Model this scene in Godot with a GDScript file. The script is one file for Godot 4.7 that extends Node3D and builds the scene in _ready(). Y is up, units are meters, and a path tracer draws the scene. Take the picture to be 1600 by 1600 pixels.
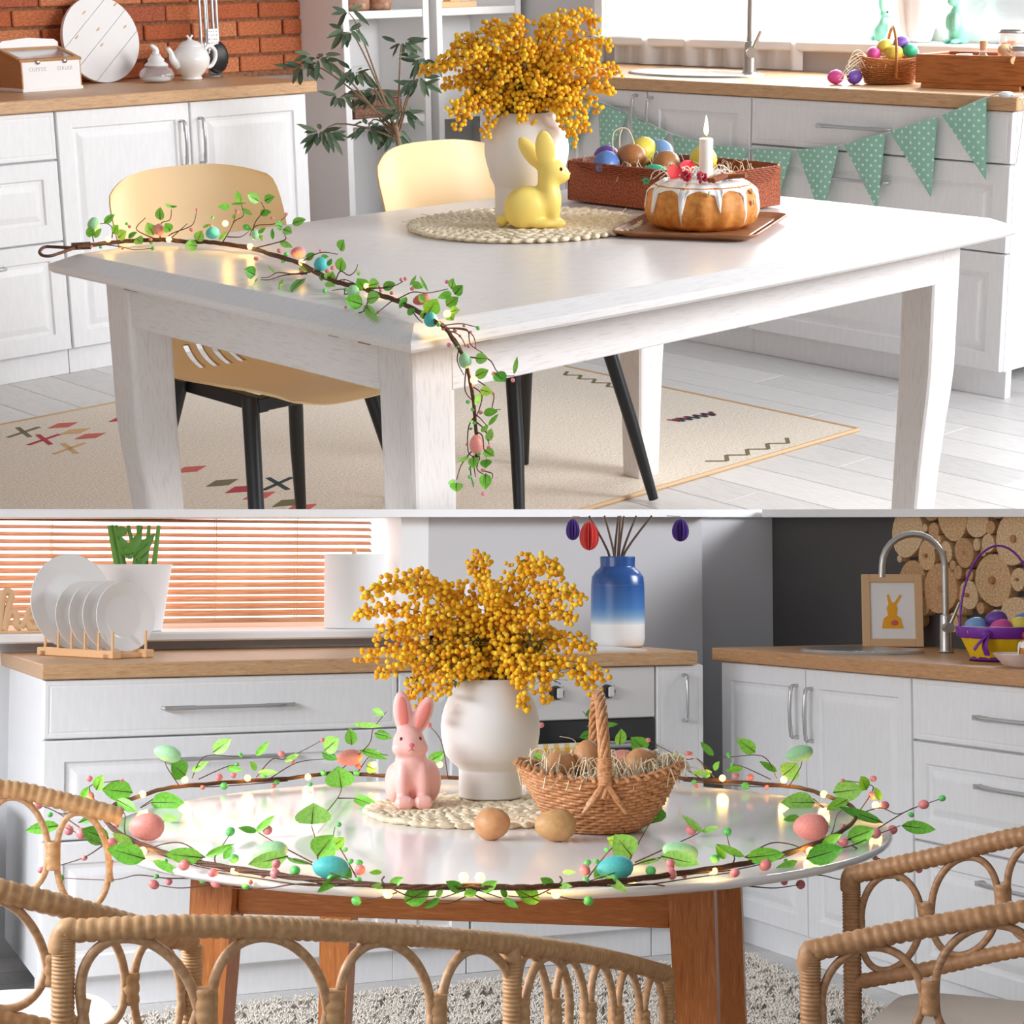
extends Node3D
# Two kitchens, one above and behind the other, seen through one lens: the lower one stands level; the upper one is a
# larger stage room, raked towards the viewer, whose floor runs down behind the back wall of the lower one.

var room := Transform3D()
var M := {}
var taken := {}
var rng := RandomNumberGenerator.new()
var garland: Node3D
var twin := false
var eye := Vector3.BACK
var twig_r := 0.0012
var vine_r := 0.0025
var bulb_e := 0.01

const UPPER_TURN := Vector3(13.157, 20.756, 13.558)
const UPPER_AT := Vector3(0.386, -1.445, -0.794)
const UPPER_SIZE := 2.1

func _ready() -> void:
	rng.seed = 7
	# ---- camera
	var cam := Camera3D.new()
	cam.name = "camera"
	cam.projection = Camera3D.PROJECTION_FRUSTUM
	cam.near = 0.05
	cam.far = 60.0
	cam.size = 0.05 * 1600.0 / 2850.0
	cam.frustum_offset = Vector2(0, -0.05 * 100.0 / 2850.0)
	add_child(cam)
	cam.transform = Transform3D(Basis(Vector3.UP, deg_to_rad(-23.2588)) * Basis(Vector3.RIGHT, deg_to_rad(3.7954)), Vector3(0, 1.147, 0))
	cam.current = true
	# ---- sky and exposure
	var we := WorldEnvironment.new()
	we.name = "environment"
	var env := Environment.new()
	var sky := Sky.new()
	var sm := ProceduralSkyMaterial.new()
	sm.sky_top_color = C("c3c9d0")
	sm.sky_horizon_color = C("fbfbfb")
	sm.ground_horizon_color = C("e9e6e2")
	sm.ground_bottom_color = C("cfcac4")
	sm.sky_curve = 0.3
	sm.sky_energy_multiplier = SKY
	sm.ground_energy_multiplier = SKY
	sky.sky_material = sm
	env.background_mode = Environment.BG_SKY
	env.sky = sky
	env.tonemap_mode = Environment.TONE_MAPPER_LINEAR
	env.tonemap_exposure = 1.38
	env.sdfgi_enabled = true
	env.ssao_enabled = true
	env.ssil_enabled = true
	we.environment = env
	add_child(we)
	make_materials()
	var upper := Transform3D(Basis.from_euler(UPPER_TURN * PI / 180.0).scaled(Vector3.ONE * UPPER_SIZE), UPPER_AT)
	# ---- daylight: the window on the right of the upper room, then one unseen light for each room
	area("upper_window_light", upper * Vector3(5.62, 1.45, -3.68), upper * Vector3(3.0, 0.9, -3.3), Vector2(2.9, 0.8) * UPPER_SIZE, C("fffaf4"), UPPER_LIGHT)
	area("unseen_upper_side_light", upper * Vector3(4.7, 2.0, 0.6), upper * Vector3(3.0, 0.6, -3.6), Vector2(1.8, 1.2) * UPPER_SIZE, C("f6f9ff"), UPPER_SIDE)  # out of view, placed to light the upper room from front right
	area("unseen_lower_left_light", Vector3(-1.5, 1.85, -2.9), Vector3(1.2, 0.9, -2.9), Vector2(2.8, 0.6), C("f6f9ff"), LOWER_LIGHT)  # out of view, placed to light the lower room from the left
	# ---- upper room
	room = upper
	eye = Vector3(-0.651, 0.259, 0.714)
	upper_structure()
	upper_left_counter()
	upper_shelf()
	upper_right_counter()
	upper_rug()
	upper_plant()
	upper_table()
	var ch := yellow_chair()
	copy(ch, "pale yellow plastic shell chair with black legs behind the vase", Vector3(2.95, 0.0075, -3.2))
	upper_tabletop()
	upper_garland()
	# ---- lower room
	room = Transform3D()
	lower_structure()
	lower_left_counter()
	lower_right_counter()
	lower_table()
	lower_rest()
	lower_tabletop()
	rattan_chairs()
	lower_garland()

const SKY := 0.7
const UPPER_LIGHT := 45.0
const UPPER_SIDE := 66.0
const LOWER_LIGHT := 13.0

func area(called: String, at: Vector3, to: Vector3, size: Vector2, c: Color, e: float) -> void:
	var l := AreaLight3D.new()
	l.name = called
	l.area_size = size
	l.light_color = c
	l.light_energy = e
	l.area_range = 40.0
	l.area_attenuation = 2.0
	l.shadow_enabled = true
	add_child(l)
	l.look_at_from_position(at, to, Vector3.UP)

# ------------------------------------------------------------------ naming and nodes
func numbered(n: String) -> String:
	if not taken.has(n):
		taken[n] = 0
		return n
	taken[n] += 1
	return "%s_%03d" % [n, taken[n]]

func thing(called: String, label: String, category: String, at := Vector3.ZERO, turn := 0.0, group := "") -> Node3D:
	var o := Node3D.new()
	o.name = numbered(called)
	add_child(o)
	o.transform = room * Transform3D(Basis(Vector3.UP, turn), at)
	tag(o, label, category, group)
	return o

func tag(o: Node, label: String, category := "", group := "") -> Node:
	o.set_meta("label", label)
	if category != "":
		o.set_meta("category", category)
	if group != "":
		o.set_meta("group", group)
	return o

func part(called: String, st: SurfaceTool, m: Material, parent: Node, at := Transform3D.IDENTITY) -> MeshInstance3D:
	return shown(called, st.commit(), m, parent, at)

func shown(called: String, mesh: Mesh, m: Material, parent: Node, at := Transform3D.IDENTITY) -> MeshInstance3D:
	var o := MeshInstance3D.new()
	o.name = called
	o.mesh = mesh
	o.material_override = m
	parent.add_child(o, true)
	o.transform = at
	return o

func struct(called: String, label: String, st: SurfaceTool, m: Material, at := Vector3.ZERO, turn := 0.0) -> MeshInstance3D:
	var o := MeshInstance3D.new()
	o.name = numbered(called)
	o.mesh = st.commit()
	o.material_override = m
	add_child(o)
	o.transform = room * Transform3D(Basis(Vector3.UP, turn), at)
	o.set_meta("kind", "structure")
	o.set_meta("label", label)
	return o

func single(called: String, label: String, category: String, st: SurfaceTool, m: Material, at := Vector3.ZERO, turn := 0.0, group := "") -> MeshInstance3D:
	var o := MeshInstance3D.new()
	o.name = numbered(called)
	o.mesh = st.commit()
	o.material_override = m
	add_child(o)
	o.transform = room * Transform3D(Basis(Vector3.UP, turn), at)
	tag(o, label, category, group)
	return o

func stuff(o: Node) -> Node:
	o.set_meta("kind", "stuff")
	return o

func copy(o: Node3D, label: String, at: Vector3, turn := 0.0) -> Node3D:
	var c: Node3D = o.duplicate()
	c.name = numbered(String(o.name).rstrip("0123456789").trim_suffix("_"))
	add_child(c)
	c.transform = room * Transform3D(Basis(Vector3.UP, turn), at)
	c.set_meta("label", label)
	return c

func v(x: float, y: float, z: float) -> Vector3:
	return Vector3(x, y, z) * 0.001

# ------------------------------------------------------------------ shapes
func mk() -> SurfaceTool:
	var st := SurfaceTool.new()
	st.begin(Mesh.PRIMITIVE_TRIANGLES)
	return st

func pt(st: SurfaceTool, p: Vector3, n: Vector3, uv: Vector2) -> void:
	st.set_normal(n)
	st.set_uv(uv)
	st.add_vertex(p)

func tri(st: SurfaceTool, a: Vector3, b: Vector3, c: Vector3, na: Vector3, nb: Vector3, nc: Vector3, ua := Vector2.ZERO, ub := Vector2.ZERO, uc := Vector2.ZERO) -> void:
	if (b - a).cross(c - a).dot(na + nb + nc) > 0.0:
		pt(st, a, na, ua)
		pt(st, c, nc, uc)
		pt(st, b, nb, ub)
	else:
		pt(st, a, na, ua)
		pt(st, b, nb, ub)
		pt(st, c, nc, uc)

func quad(st: SurfaceTool, a: Vector3, b: Vector3, c: Vector3, d: Vector3, n: Vector3) -> void:
	tri(st, a, b, c, n, n, n, Vector2(0, 1), Vector2(1, 1), Vector2(1, 0))
	tri(st, a, c, d, n, n, n, Vector2(0, 1), Vector2(1, 0), Vector2(0, 0))

func face(st: SurfaceTool, ps: Array, away: Vector3) -> void:   # a flat convex face turned away from a point
	var n: Vector3 = (ps[1] - ps[0]).cross(ps[2] - ps[0]).normalized()
	if n.dot(ps[0] - away) < 0.0:
		n = -n
	for i in range(1, ps.size() - 1):
		tri(st, ps[0], ps[i], ps[i + 1], n, n, n)

func box(st: SurfaceTool, c: Vector3, s: Vector3, b := 0.0, xf := Transform3D.IDENTITY) -> void:
	var h := s * 0.5
	b = minf(b, minf(h.x, minf(h.y, h.z)) * 0.98)
	var V := []
	for k in 8:
		var g := Vector3(1 if k & 1 else -1, 1 if k & 2 else -1, 1 if k & 4 else -1)
		var row := []
		for a in 3:
			var p := h - Vector3.ONE * b
			p[a] = h[a]
			row.append(xf * (c + p * g))
		V.append(row)
	var mid := xf * c
	for a in 3:
		var u := (a + 1) % 3
		var w := (a + 2) % 3
		for sg in 2:
			var base := sg << a
			face(st, [V[base][a], V[base | (1 << u)][a], V[base | (1 << u) | (1 << w)][a], V[base | (1 << w)][a]], mid)
	if b <= 0.0:
		return
	for a in 3:   # edges along axis a
		var u := (a + 1) % 3
		var w := (a + 2) % 3
		for q in 4:
			var k0 := ((q & 1) << u) | ((q >> 1) << w)
			var k1 := k0 | (1 << a)
			face(st, [V[k0][u], V[k0][w], V[k1][w], V[k1][u]], mid)
	for k in 8:
		face(st, [V[k][0], V[k][1], V[k][2]], mid)

func hexa(st: SurfaceTool, p: Array) -> void:   # eight corners: four below, four above, both going round
	var mid := Vector3.ZERO
	for q in p:
		mid += q / 8.0
	face(st, [p[0], p[1], p[2], p[3]], mid)
	face(st, [p[4], p[5], p[6], p[7]], mid)
	for i in 4:
		face(st, [p[i], p[(i + 1) % 4], p[4 + (i + 1) % 4], p[4 + i]], mid)

func grid(st: SurfaceTool, P: Array, closed := false, flip := false, hole := {}) -> void:
	var R := P.size()
	var C: int = P[0].size()
	var N := []
	for j in R:
		var row := PackedVector3Array()
		for i in C:
			var i0 := (i - 1 + C) % C if closed else maxi(i - 1, 0)
			var i1 := (i + 1) % C if closed else mini(i + 1, C - 1)
			var du: Vector3 = P[j][i1] - P[j][i0]
			if du.length_squared() < 1e-14:   # at a pole
				var jj := j + 1 if j + 1 < R else j - 1
				du = P[jj][i1] - P[jj][i0]
			var dv: Vector3 = P[mini(j + 1, R - 1)][i] - P[maxi(j - 1, 0)][i]
			if dv.length_squared() < 1e-14:
				dv = Vector3.UP
			row.append((du.cross(dv) * (-1.0 if flip else 1.0)).normalized())
		if P[j][0].distance_squared_to(P[j][C / 2]) < 1e-12:
			var s := Vector3.ZERO
			for n in row:
				s += n
			for i in C:
				row[i] = s.normalized()
		N.append(row)
	for j in R - 1:
		for i in (C if closed else C - 1):
			if hole.has(Vector2i(i, j)):
				continue
			var k: int = (i + 1) % C
			var u0 := float(i) / C
			var u1 := float(i + 1) / C
			var v0 := float(j) / (R - 1)
			var v1 := float(j + 1) / (R - 1)
			tri(st, P[j][i], P[j][k], P[j + 1][k], N[j][i], N[j][k], N[j + 1][k], Vector2(u0, v0), Vector2(u1, v0), Vector2(u1, v1))
			tri(st, P[j][i], P[j + 1][k], P[j + 1][i], N[j][i], N[j + 1][k], N[j + 1][i], Vector2(u0, v0), Vector2(u1, v1), Vector2(u0, v1))

func spline(pts: Array, n: int) -> Array:
	var out := []
	var m := pts.size()
	for k in n:
		var t := float(k) / (n - 1) * (m - 1)
		var i := mini(int(t), m - 2)
		var f := t - i
		var a: Vector3 = pts[maxi(i - 1, 0)]
		var b: Vector3 = pts[i]
		var c: Vector3 = pts[i + 1]
		var d: Vector3 = pts[mini(i + 2, m - 1)]
		out.append(b.cubic_interpolate(c, a, d, f))
	return out

func tube(st: SurfaceTool, pts: Array, r: Variant, sides := 8, caps := true, flat := 1.0) -> void:
	var m := pts.size()
	var P := []
	var t0: Vector3 = (pts[1] - pts[0]).normalized()
	var n := t0.cross(Vector3.UP)
	if n.length() < 0.1:
		n = t0.cross(Vector3.RIGHT)
	n = n.normalized()
	for i in m:
		var t: Vector3 = (pts[mini(i + 1, m - 1)] - pts[maxi(i - 1, 0)]).normalized()
		n = (n - t * n.dot(t)).normalized()
		var b := t.cross(n)
		var rad: float = r[i] if r is Array else r
		var row := PackedVector3Array()
		for k in sides:
			var a := TAU * k / sides
			row.append(pts[i] + (n * cos(a) + b * sin(a) * flat) * rad)
		P.append(row)
	grid(st, P, true, true)
	if caps:
		for e in [0, m - 1]:
			var w: Vector3 = (pts[0] - pts[1]).normalized() if e == 0 else (pts[m - 1] - pts[m - 2]).normalized()
			for k in range(1, sides - 1):
				tri(st, P[e][0], P[e][k], P[e][k + 1], w, w, w)

func lathe(st: SurfaceTool, prof: Array, segs := 24, xf := Transform3D.IDENTITY, lobes := 0, depth := 0.0) -> void:
	var P := []
	for q in prof:
		var row := PackedVector3Array()
		for k in segs:
			var a := TAU * k / segs
			var r: float = q.x * (1.0 + depth * cos(a * lobes)) if lobes else q.x
			row.append(xf * Vector3(cos(a) * r, q.y, sin(a) * r))
		P.append(row)
	grid(st, P, true, false)

func eggs(st: SurfaceTool, c: Vector3, r: float, half: float, b := Basis.IDENTITY, segs := 16) -> void:   # long axis y, blunt end down
	var P := []
	for j in 11:
		var t := PI * j / 10.0
		var y := -cos(t)
		var w := sin(t) * (1.0 - 0.12 * y)
		P.append(Vector2(w * r, y * half))
	lathe(st, P, segs, Transform3D(b, c))

func ball(st: SurfaceTool, c: Vector3, r: Vector3, segs := 12, rings := 7, b := Basis.IDENTITY) -> void:
	var P := []
	for j in rings + 1:
		var t := PI * j / rings
		var row := PackedVector3Array()
		for k in segs:
			var a := TAU * k / segs
			row.append(c + b * (Vector3(cos(a) * sin(t), -cos(t), sin(a) * sin(t)) * r))
		P.append(row)
	grid(st, P, true, false)

func prism(st: SurfaceTool, poly: PackedVector2Array, z0: float, z1: float, xf := Transform3D.IDENTITY, bev := 0.0) -> void:
	var rings := [[z0, 0.0], [z1, 0.0]]
	var fronts := poly
	if bev > 0.0:
		var inner := Geometry2D.offset_polygon(poly, -bev)
		if inner.size() == 1 and inner[0].size() == poly.size():
			fronts = inner[0]
	var idx := Geometry2D.triangulate_polygon(fronts)
	for z in [z0, z1]:
		var n := xf.basis * Vector3(0, 0, 1 if z == maxf(z0, z1) else -1)
		for k in range(0, idx.size(), 3):
			var a := fronts[idx[k]]
			var b := fronts[idx[k + 1]]
			var c := fronts[idx[k + 2]]
			tri(st, xf * Vector3(a.x, a.y, z), xf * Vector3(b.x, b.y, z), xf * Vector3(c.x, c.y, z), n, n, n)
	var ccw := not Geometry2D.is_polygon_clockwise(poly)
	for i in poly.size():
		var a := poly[i]
		var b := poly[(i + 1) % poly.size()]
		var e := (b - a).normalized()
		var n2 := Vector2(e.y, -e.x) if ccw else Vector2(-e.y, e.x)
		quad(st, xf * Vector3(a.x, a.y, z0), xf * Vector3(b.x, b.y, z0), xf * Vector3(b.x, b.y, z1), xf * Vector3(a.x, a.y, z1), xf.basis * Vector3(n2.x, n2.y, 0))

func rounded(w: float, h: float, r: float, n := 5) -> PackedVector2Array:
	var o := PackedVector2Array()
	for q in 4:
		var c := Vector2((w * 0.5 - r) * (1 if q == 0 or q == 3 else -1), (h * 0.5 - r) * (1 if q < 2 else -1))
		for k in n + 1:
			var a := PI * 0.5 * (q + float(k) / n)
			o.append(c + Vector2(cos(a), sin(a)) * r)
	return o

func leaf_shape(st: SurfaceTool, a: Vector3, b: Vector3, w: float, up: Vector3, curl := 0.15, fold := 0.25) -> void:
	var d := b - a
	var L := d.length()
	d /= maxf(L, 1e-5)
	var side := d.cross(up).normalized()
	if side.length() < 0.5:
		side = d.cross(Vector3.FORWARD).normalized()
	var n := side.cross(d)
	var P := []
	for j in 7:
		var t := j / 6.0
		var ww := w * 0.5 * pow(sin(PI * pow(t, 0.85)), 0.75) if j > 0 and j < 6 else 0.0004
		var row := PackedVector3Array()
		for i in 5:
			var s := (i - 2) / 2.0
			row.append(a + d * L * t + side * ww * s + n * (absf(s) * ww * fold - curl * L * t * t + 0.02 * L * sin(t * 9.0) * absf(s)))
		P.append(row)
	grid(st, P, false, true)

func blob(st: SurfaceTool, prims: Array, k: float, cell: float) -> void:   # oriented ellipsoids [centre, radii, basis?] joined smoothly, meshed as surface nets
	var lo := Vector3.ONE * 1e9
	var hi := -lo
	for q in prims:
		var m: float = maxf(q[1].x, maxf(q[1].y, q[1].z)) + k
		lo = lo.min(q[0] - Vector3.ONE * m)
		hi = hi.max(q[0] + Vector3.ONE * m)
	var nx := int((hi.x - lo.x) / cell) + 2
	var ny := int((hi.y - lo.y) / cell) + 2
	var nz := int((hi.z - lo.z) / cell) + 2
	var F := PackedFloat32Array()
	F.resize(nx * ny * nz)
	F.fill(1.0)
	for q in prims:
		var r: Vector3 = q[1]
		var m: float = maxf(r.x, maxf(r.y, r.z)) + k * 1.5
		var inv: Basis = (q[2] as Basis).transposed() if q.size() > 2 else Basis.IDENTITY
		var i0 := Vector3i(((q[0] - Vector3.ONE * m - lo) / cell).max(Vector3.ZERO))
		var i1 := Vector3i((q[0] + Vector3.ONE * m - lo) / cell) + Vector3i.ONE
		for z in range(i0.z, mini(i1.z, nz)):
			for y in range(i0.y, mini(i1.y, ny)):
				for x in range(i0.x, mini(i1.x, nx)):
					var p: Vector3 = inv * (lo + Vector3(x, y, z) * cell - q[0])
					var k0 := (p / r).length()
					var k1 := (p / (r * r)).length()
					var d := k0 * (k0 - 1.0) / k1 if k1 > 1e-6 else -r.x
					var at := x + nx * (y + ny * z)
					var g := F[at]
					var h := maxf(k - absf(g - d), 0.0) / k
					F[at] = minf(g, d) - h * h * k * 0.25
	var ids := {}
	var V := PackedVector3Array()
	var N := PackedVector3Array()
	for z in nz - 1:
		for y in ny - 1:
			for x in nx - 1:
				var at := x + nx * (y + ny * z)
				var f := [F[at], F[at + 1], F[at + nx], F[at + nx + 1], F[at + nx * ny], F[at + nx * ny + 1], F[at + nx * ny + nx], F[at + nx * ny + nx + 1]]
				var neg := 0
				for e in f:
					neg += 1 if e < 0.0 else 0
				if neg == 0 or neg == 8:
					continue
				var s := Vector3.ZERO
				var c := 0
				for a in 8:
					for ax in 3:
						var b := a | (1 << ax)
						if b != a and (f[a] < 0.0) != (f[b] < 0.0):
							var pa := Vector3(a & 1, (a >> 1) & 1, a >> 2)
							var pb := Vector3(b & 1, (b >> 1) & 1, b >> 2)
							s += pa.lerp(pb, f[a] / (f[a] - f[b]))
							c += 1
				ids[at] = V.size()
				V.append(lo + (Vector3(x, y, z) + s / c) * cell)
				N.append(Vector3(f[1] + f[3] + f[5] + f[7] - f[0] - f[2] - f[4] - f[6], f[2] + f[3] + f[6] + f[7] - f[0] - f[1] - f[4] - f[5], f[4] + f[5] + f[6] + f[7] - f[0] - f[1] - f[2] - f[3]).normalized())
	var step := [1, nx, nx * ny]
	for at in ids:
		for ax in 3:
			var s1: int = step[(ax + 1) % 3]
			var s2: int = step[(ax + 2) % 3]
			if (F[at] < 0.0) == (F[at + step[ax]] < 0.0):
				continue
			if not (ids.has(at - s1) and ids.has(at - s2) and ids.has(at - s1 - s2)):
				continue
			var q := [ids[at], ids[at - s1], ids[at - s1 - s2], ids[at - s2]]
			tri(st, V[q[0]], V[q[1]], V[q[2]], N[q[0]], N[q[1]], N[q[2]])
			tri(st, V[q[0]], V[q[2]], V[q[3]], N[q[0]], N[q[2]], N[q[3]])

# ------------------------------------------------------------------ materials
func ntex(sd: int, freq: float, cols: Array, offs: Array, size := 256, bump := 0.0) -> NoiseTexture2D:
	var n := FastNoiseLite.new()
	n.seed = sd
	n.frequency = freq
	n.fractal_octaves = 4
	var t := NoiseTexture2D.new()
	t.width = size
	t.height = size
	t.seamless = true
	t.noise = n
	if bump > 0.0:
		t.as_normal_map = true
		t.bump_strength = bump
	elif cols.size():
		var g := Gradient.new()
		g.offsets = PackedFloat32Array(offs)
		g.colors = PackedColorArray(cols)
		t.color_ramp = g
	return t

func flat(c: Color, rough := 0.5, metal := 0.0) -> StandardMaterial3D:
	var m := StandardMaterial3D.new()
	m.albedo_color = c
	m.roughness = rough
	m.metallic = metal
	return m

func noisy(sd: int, cols: Array, offs: Array, scale: Vector3, rough := 0.5, freq := 0.03, bump := 0.0) -> StandardMaterial3D:
	var m := StandardMaterial3D.new()
	m.albedo_texture = ntex(sd, freq, cols, offs)
	m.uv1_triplanar = true
	m.uv1_scale = scale
	m.roughness = rough
	if bump > 0.0:
		m.heightmap_enabled = true
		m.heightmap_texture = ntex(sd + 50, freq * 1.5, [], [])
		m.heightmap_scale = bump
	return m

func glow(c: Color, e: float) -> StandardMaterial3D:
	var m := flat(c, 0.6)
	m.emission_enabled = true
	m.emission = c
	m.emission_energy_multiplier = e
	return m

func C(h: String) -> Color:
	return Color.html(h)

func make_materials() -> void:
	M.cab = noisy(3, [C("eeeeef"), C("f2f2f3")], [0.2, 0.8], Vector3(6, 1.2, 6), 0.42, 0.04)
	M.white = flat(C("f3f2f1"), 0.4)
	M.wall_white = flat(C("f2f2f3"), 0.8)
	M.wall_grey = flat(C("c9c7c8"), 0.8)
	M.wall_taupe = flat(C("b09e95"), 0.8)
	M.wall_cool = flat(C("d3d1d3"), 0.8)
	M.dark_paint = flat(C("4d4a49"), 0.7)
	M.dark_paint_lit = flat(C("d2d0d2"), 0.7)  # the charcoal paint made paler for the light falling on it
	M.oak = noisy(5, [C("bd9068"), C("d3aa80"), C("c79b70"), C("dab58c")], [0.2, 0.45, 0.6, 0.85], Vector3(0.9, 9, 9), 0.4, 0.05)
	M.oak_deep = noisy(6, [C("b07f52"), C("c6976a"), C("bb8a5c"), C("cfa276")], [0.2, 0.45, 0.6, 0.85], Vector3(0.9, 9, 9), 0.4, 0.05)
	M.oak_z = noisy(5, [C("bd9068"), C("d3aa80"), C("c79b70"), C("dab58c")], [0.2, 0.45, 0.6, 0.85], Vector3(9, 9, 0.9), 0.4, 0.05)
	M.chrome = flat(C("c9cacb"), 0.28, 0.9)
	M.steel = flat(C("b9b6b0"), 0.3, 0.85)
	M.black = flat(C("1e1f20"), 0.38)
	M.table = noisy(9, [C("e2dad6"), C("ece6e3"), C("f0ebe8"), C("eae4e0")], [0.1, 0.35, 0.6, 0.9], Vector3(1.0, 10, 10), 0.3, 0.06)
	M.table_z = noisy(9, [C("e0d8d3"), C("ebe5e1"), C("efe9e6"), C("e8e1dd")], [0.1, 0.35, 0.6, 0.9], Vector3(10, 10, 1.0), 0.36, 0.06)
	M.table_y = noisy(10, [C("dcd3ce"), C("e8e1dd"), C("ece6e2"), C("e5ded9")], [0.1, 0.35, 0.6, 0.9], Vector3(8, 1.0, 8), 0.36, 0.06)
	M.raw = noisy(7, [C("9c7050"), C("b88a64")], [0.3, 0.7], Vector3(8, 8, 2), 0.6)
	M.yellow_shell = flat(C("fbd59c"), 0.42)
	M.floor_a = noisy(11, [C("cfccc9"), C("dedbd8"), C("d6d3d0")], [0.2, 0.5, 0.8], Vector3(9, 4, 0.7), 0.42, 0.05)
	M.floor_b = noisy(12, [C("c6c3c1"), C("d8d5d3"), C("cfccca")], [0.2, 0.5, 0.8], Vector3(9, 4, 0.7), 0.42, 0.05)
	M.floor_c = noisy(13, [C("d6d3d0"), C("e4e1de"), C("dcd9d6")], [0.2, 0.5, 0.8], Vector3(9, 4, 0.7), 0.42, 0.05)
	M.gap = flat(C("8b8784"), 0.8)
	M.mortar = noisy(14, [C("83583f"), C("a0704f")], [0.3, 0.7], Vector3(6, 6, 6), 0.95)
	var bricks := [["b4623c", "cf7d50"], ["a8552f", "c06a42"], ["bd6f47", "d98f64"], ["9c4f33", "b9684a"]]
	M.brick = []
	for i in 4:
		M.brick.append(noisy(20 + i, [C(bricks[i][0]), C(bricks[i][1])], [0.25, 0.75], Vector3(5, 9, 5), 0.9, 0.05, 0.15))
	M.ceramic = flat(C("f4f2f0"), 0.22)
	M.matte = flat(C("efeeed"), 0.55)
	M.vase_upper = flat(C("eee9e6"), 0.5)
	M.gingham = gingham()
	M.bunny_pink = flat(C("fcc3bc"), 0.4)
	M.bunny_yellow = flat(C("f8dd77"), 0.4)
	M.bunny_mint = flat(C("8fd8bd"), 0.45)
	for b in [M.bunny_pink, M.bunny_yellow]:
		b.subsurf_scatter_enabled = true
		b.subsurf_scatter_strength = 0.25
	M.inner_ear = flat(C("f58f86"), 0.45)
	M.rose = flat(C("ee6f84"), 0.5)
	M.dark_eye = flat(C("5a1f1c"), 0.25)
	M.mouth = flat(C("a8404a"), 0.6)
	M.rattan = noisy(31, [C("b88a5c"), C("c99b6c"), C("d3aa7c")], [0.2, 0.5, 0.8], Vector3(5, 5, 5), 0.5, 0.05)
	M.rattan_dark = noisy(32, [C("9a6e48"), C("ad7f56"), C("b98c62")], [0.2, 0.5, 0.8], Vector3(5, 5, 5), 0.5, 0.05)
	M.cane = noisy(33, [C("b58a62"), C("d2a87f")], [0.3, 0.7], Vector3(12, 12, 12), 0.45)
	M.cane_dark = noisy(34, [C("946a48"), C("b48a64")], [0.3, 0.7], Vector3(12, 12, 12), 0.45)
	M.cushion_beige = flat(C("cfc3b6"), 0.85)
	M.coping = flat(C("ffffff"), 0.6)
	M.dish_pink = flat(C("ecd9d0"), 0.35)
	M.blue_pale = flat(C("9fbdd8"), 0.25)
	M.blue_low = flat(C("3f6fb0"), 0.25)
	M.cushion = flat(C("efe9e3"), 0.85)
	M.beech = noisy(35, [C("a8622e"), C("c2783f"), C("b56c35"), C("cc844a")], [0.2, 0.45, 0.6, 0.85], Vector3(9, 0.9, 9), 0.42, 0.05)
	M.beech_x = noisy(36, [C("b0682f"), C("c77d42"), C("ba7138"), C("d18a4e")], [0.2, 0.45, 0.6, 0.85], Vector3(0.9, 9, 9), 0.42, 0.05)
	M.lacquer = flat(C("f4f3f3"), 0.12)
	M.vine = noisy(40, [C("3f2416"), C("6a4329"), C("7d5436")], [0.2, 0.6, 0.9], Vector3(30, 30, 30), 0.7)
	M.twig = flat(C("563524"), 0.7)
	M.leaf = []
	for h in ["78c83c", "8bd84c", "62b535", "a3e266"]:
		var l := noisy(41 + M.leaf.size(), [C(h).darkened(0.12), C(h), C(h).lightened(0.1)], [0.2, 0.5, 0.85], Vector3(20, 20, 20), 0.45)
		l.backlight_enabled = true
		l.backlight = Color(0.25, 0.35, 0.1)
		M.leaf.append(l)
	M.egg = {"P": C("f29a8f"), "G": C("a9dfaa"), "T": C("55c6c4"), "R": C("d9766b")}
	for q in M.egg:
		M.egg[q] = noisy(50, [M.egg[q].darkened(0.04), M.egg[q], M.egg[q].lightened(0.12)], [0.3, 0.55, 0.85], Vector3(30, 30, 30), 0.5)
	M.berry = {"p": flat(C("e88c8e"), 0.4), "g": flat(C("69cf6a"), 0.4)}
	M.bulb = glow(C("ffd27a"), 2.6)
	M.mimosa = []
	for h in ["f9c522", "f4b51b", "ffd53c", "e9a51a"]:
		M.mimosa.append(flat(C(h), 0.8))
	M.stem = flat(C("6f7434"), 0.7)
	M.dark_leaf = flat(C("3e5a34"), 0.6)
	M.straw = noisy(60, [C("d8bf97"), C("f0e2c6"), C("f7eedb")], [0.2, 0.5, 0.85], Vector3(12, 12, 12), 0.75)
	M.shred = flat(C("eedfc0"), 0.7)
	M.wicker_red = noisy(61, [C("6e2f17"), C("9a4a26"), C("b4602f")], [0.2, 0.5, 0.85], Vector3(20, 20, 20), 0.45)
	M.wicker = noisy(62, [C("a56c3f"), C("cf9464"), C("e0ab7e")], [0.2, 0.5, 0.85], Vector3(16, 16, 16), 0.45)
	M.wicker_orange = noisy(63, [C("a8622b"), C("d38d4b")], [0.25, 0.75], Vector3(16, 16, 16), 0.5)
	M.hen = noisy(64, [C("c28a5a"), C("d29b6c")], [0.3, 0.7], Vector3(8, 8, 8), 0.5)
	M.hen_pale = noisy(65, [C("c59560"), C("d4a873")], [0.3, 0.7], Vector3(8, 8, 8), 0.5)
	M.dye = {"purple": C("6a3f98"), "blue": C("5b7fbf"), "yellow": C("ecd64f"), "green": C("2fb585"), "brown": C("b0743f"), "pink": C("d94a96"), "violet": C("7a52b4"), "sky": C("7ea6d6")}
	for q in M.dye:
		M.dye[q] = noisy(70, [M.dye[q].lightened(0.1), M.dye[q], M.dye[q].darkened(0.08)], [0.2, 0.5, 0.85], Vector3(25, 25, 25), 0.42)
	M.cake = noisy(80, [C("c4722c"), C("d68d3e"), C("e0a04c")], [0.2, 0.5, 0.85], Vector3(5, 5, 5), 0.6, 0.04, 0.15)
	M.icing = flat(C("fbf9f6"), 0.25)
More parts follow.
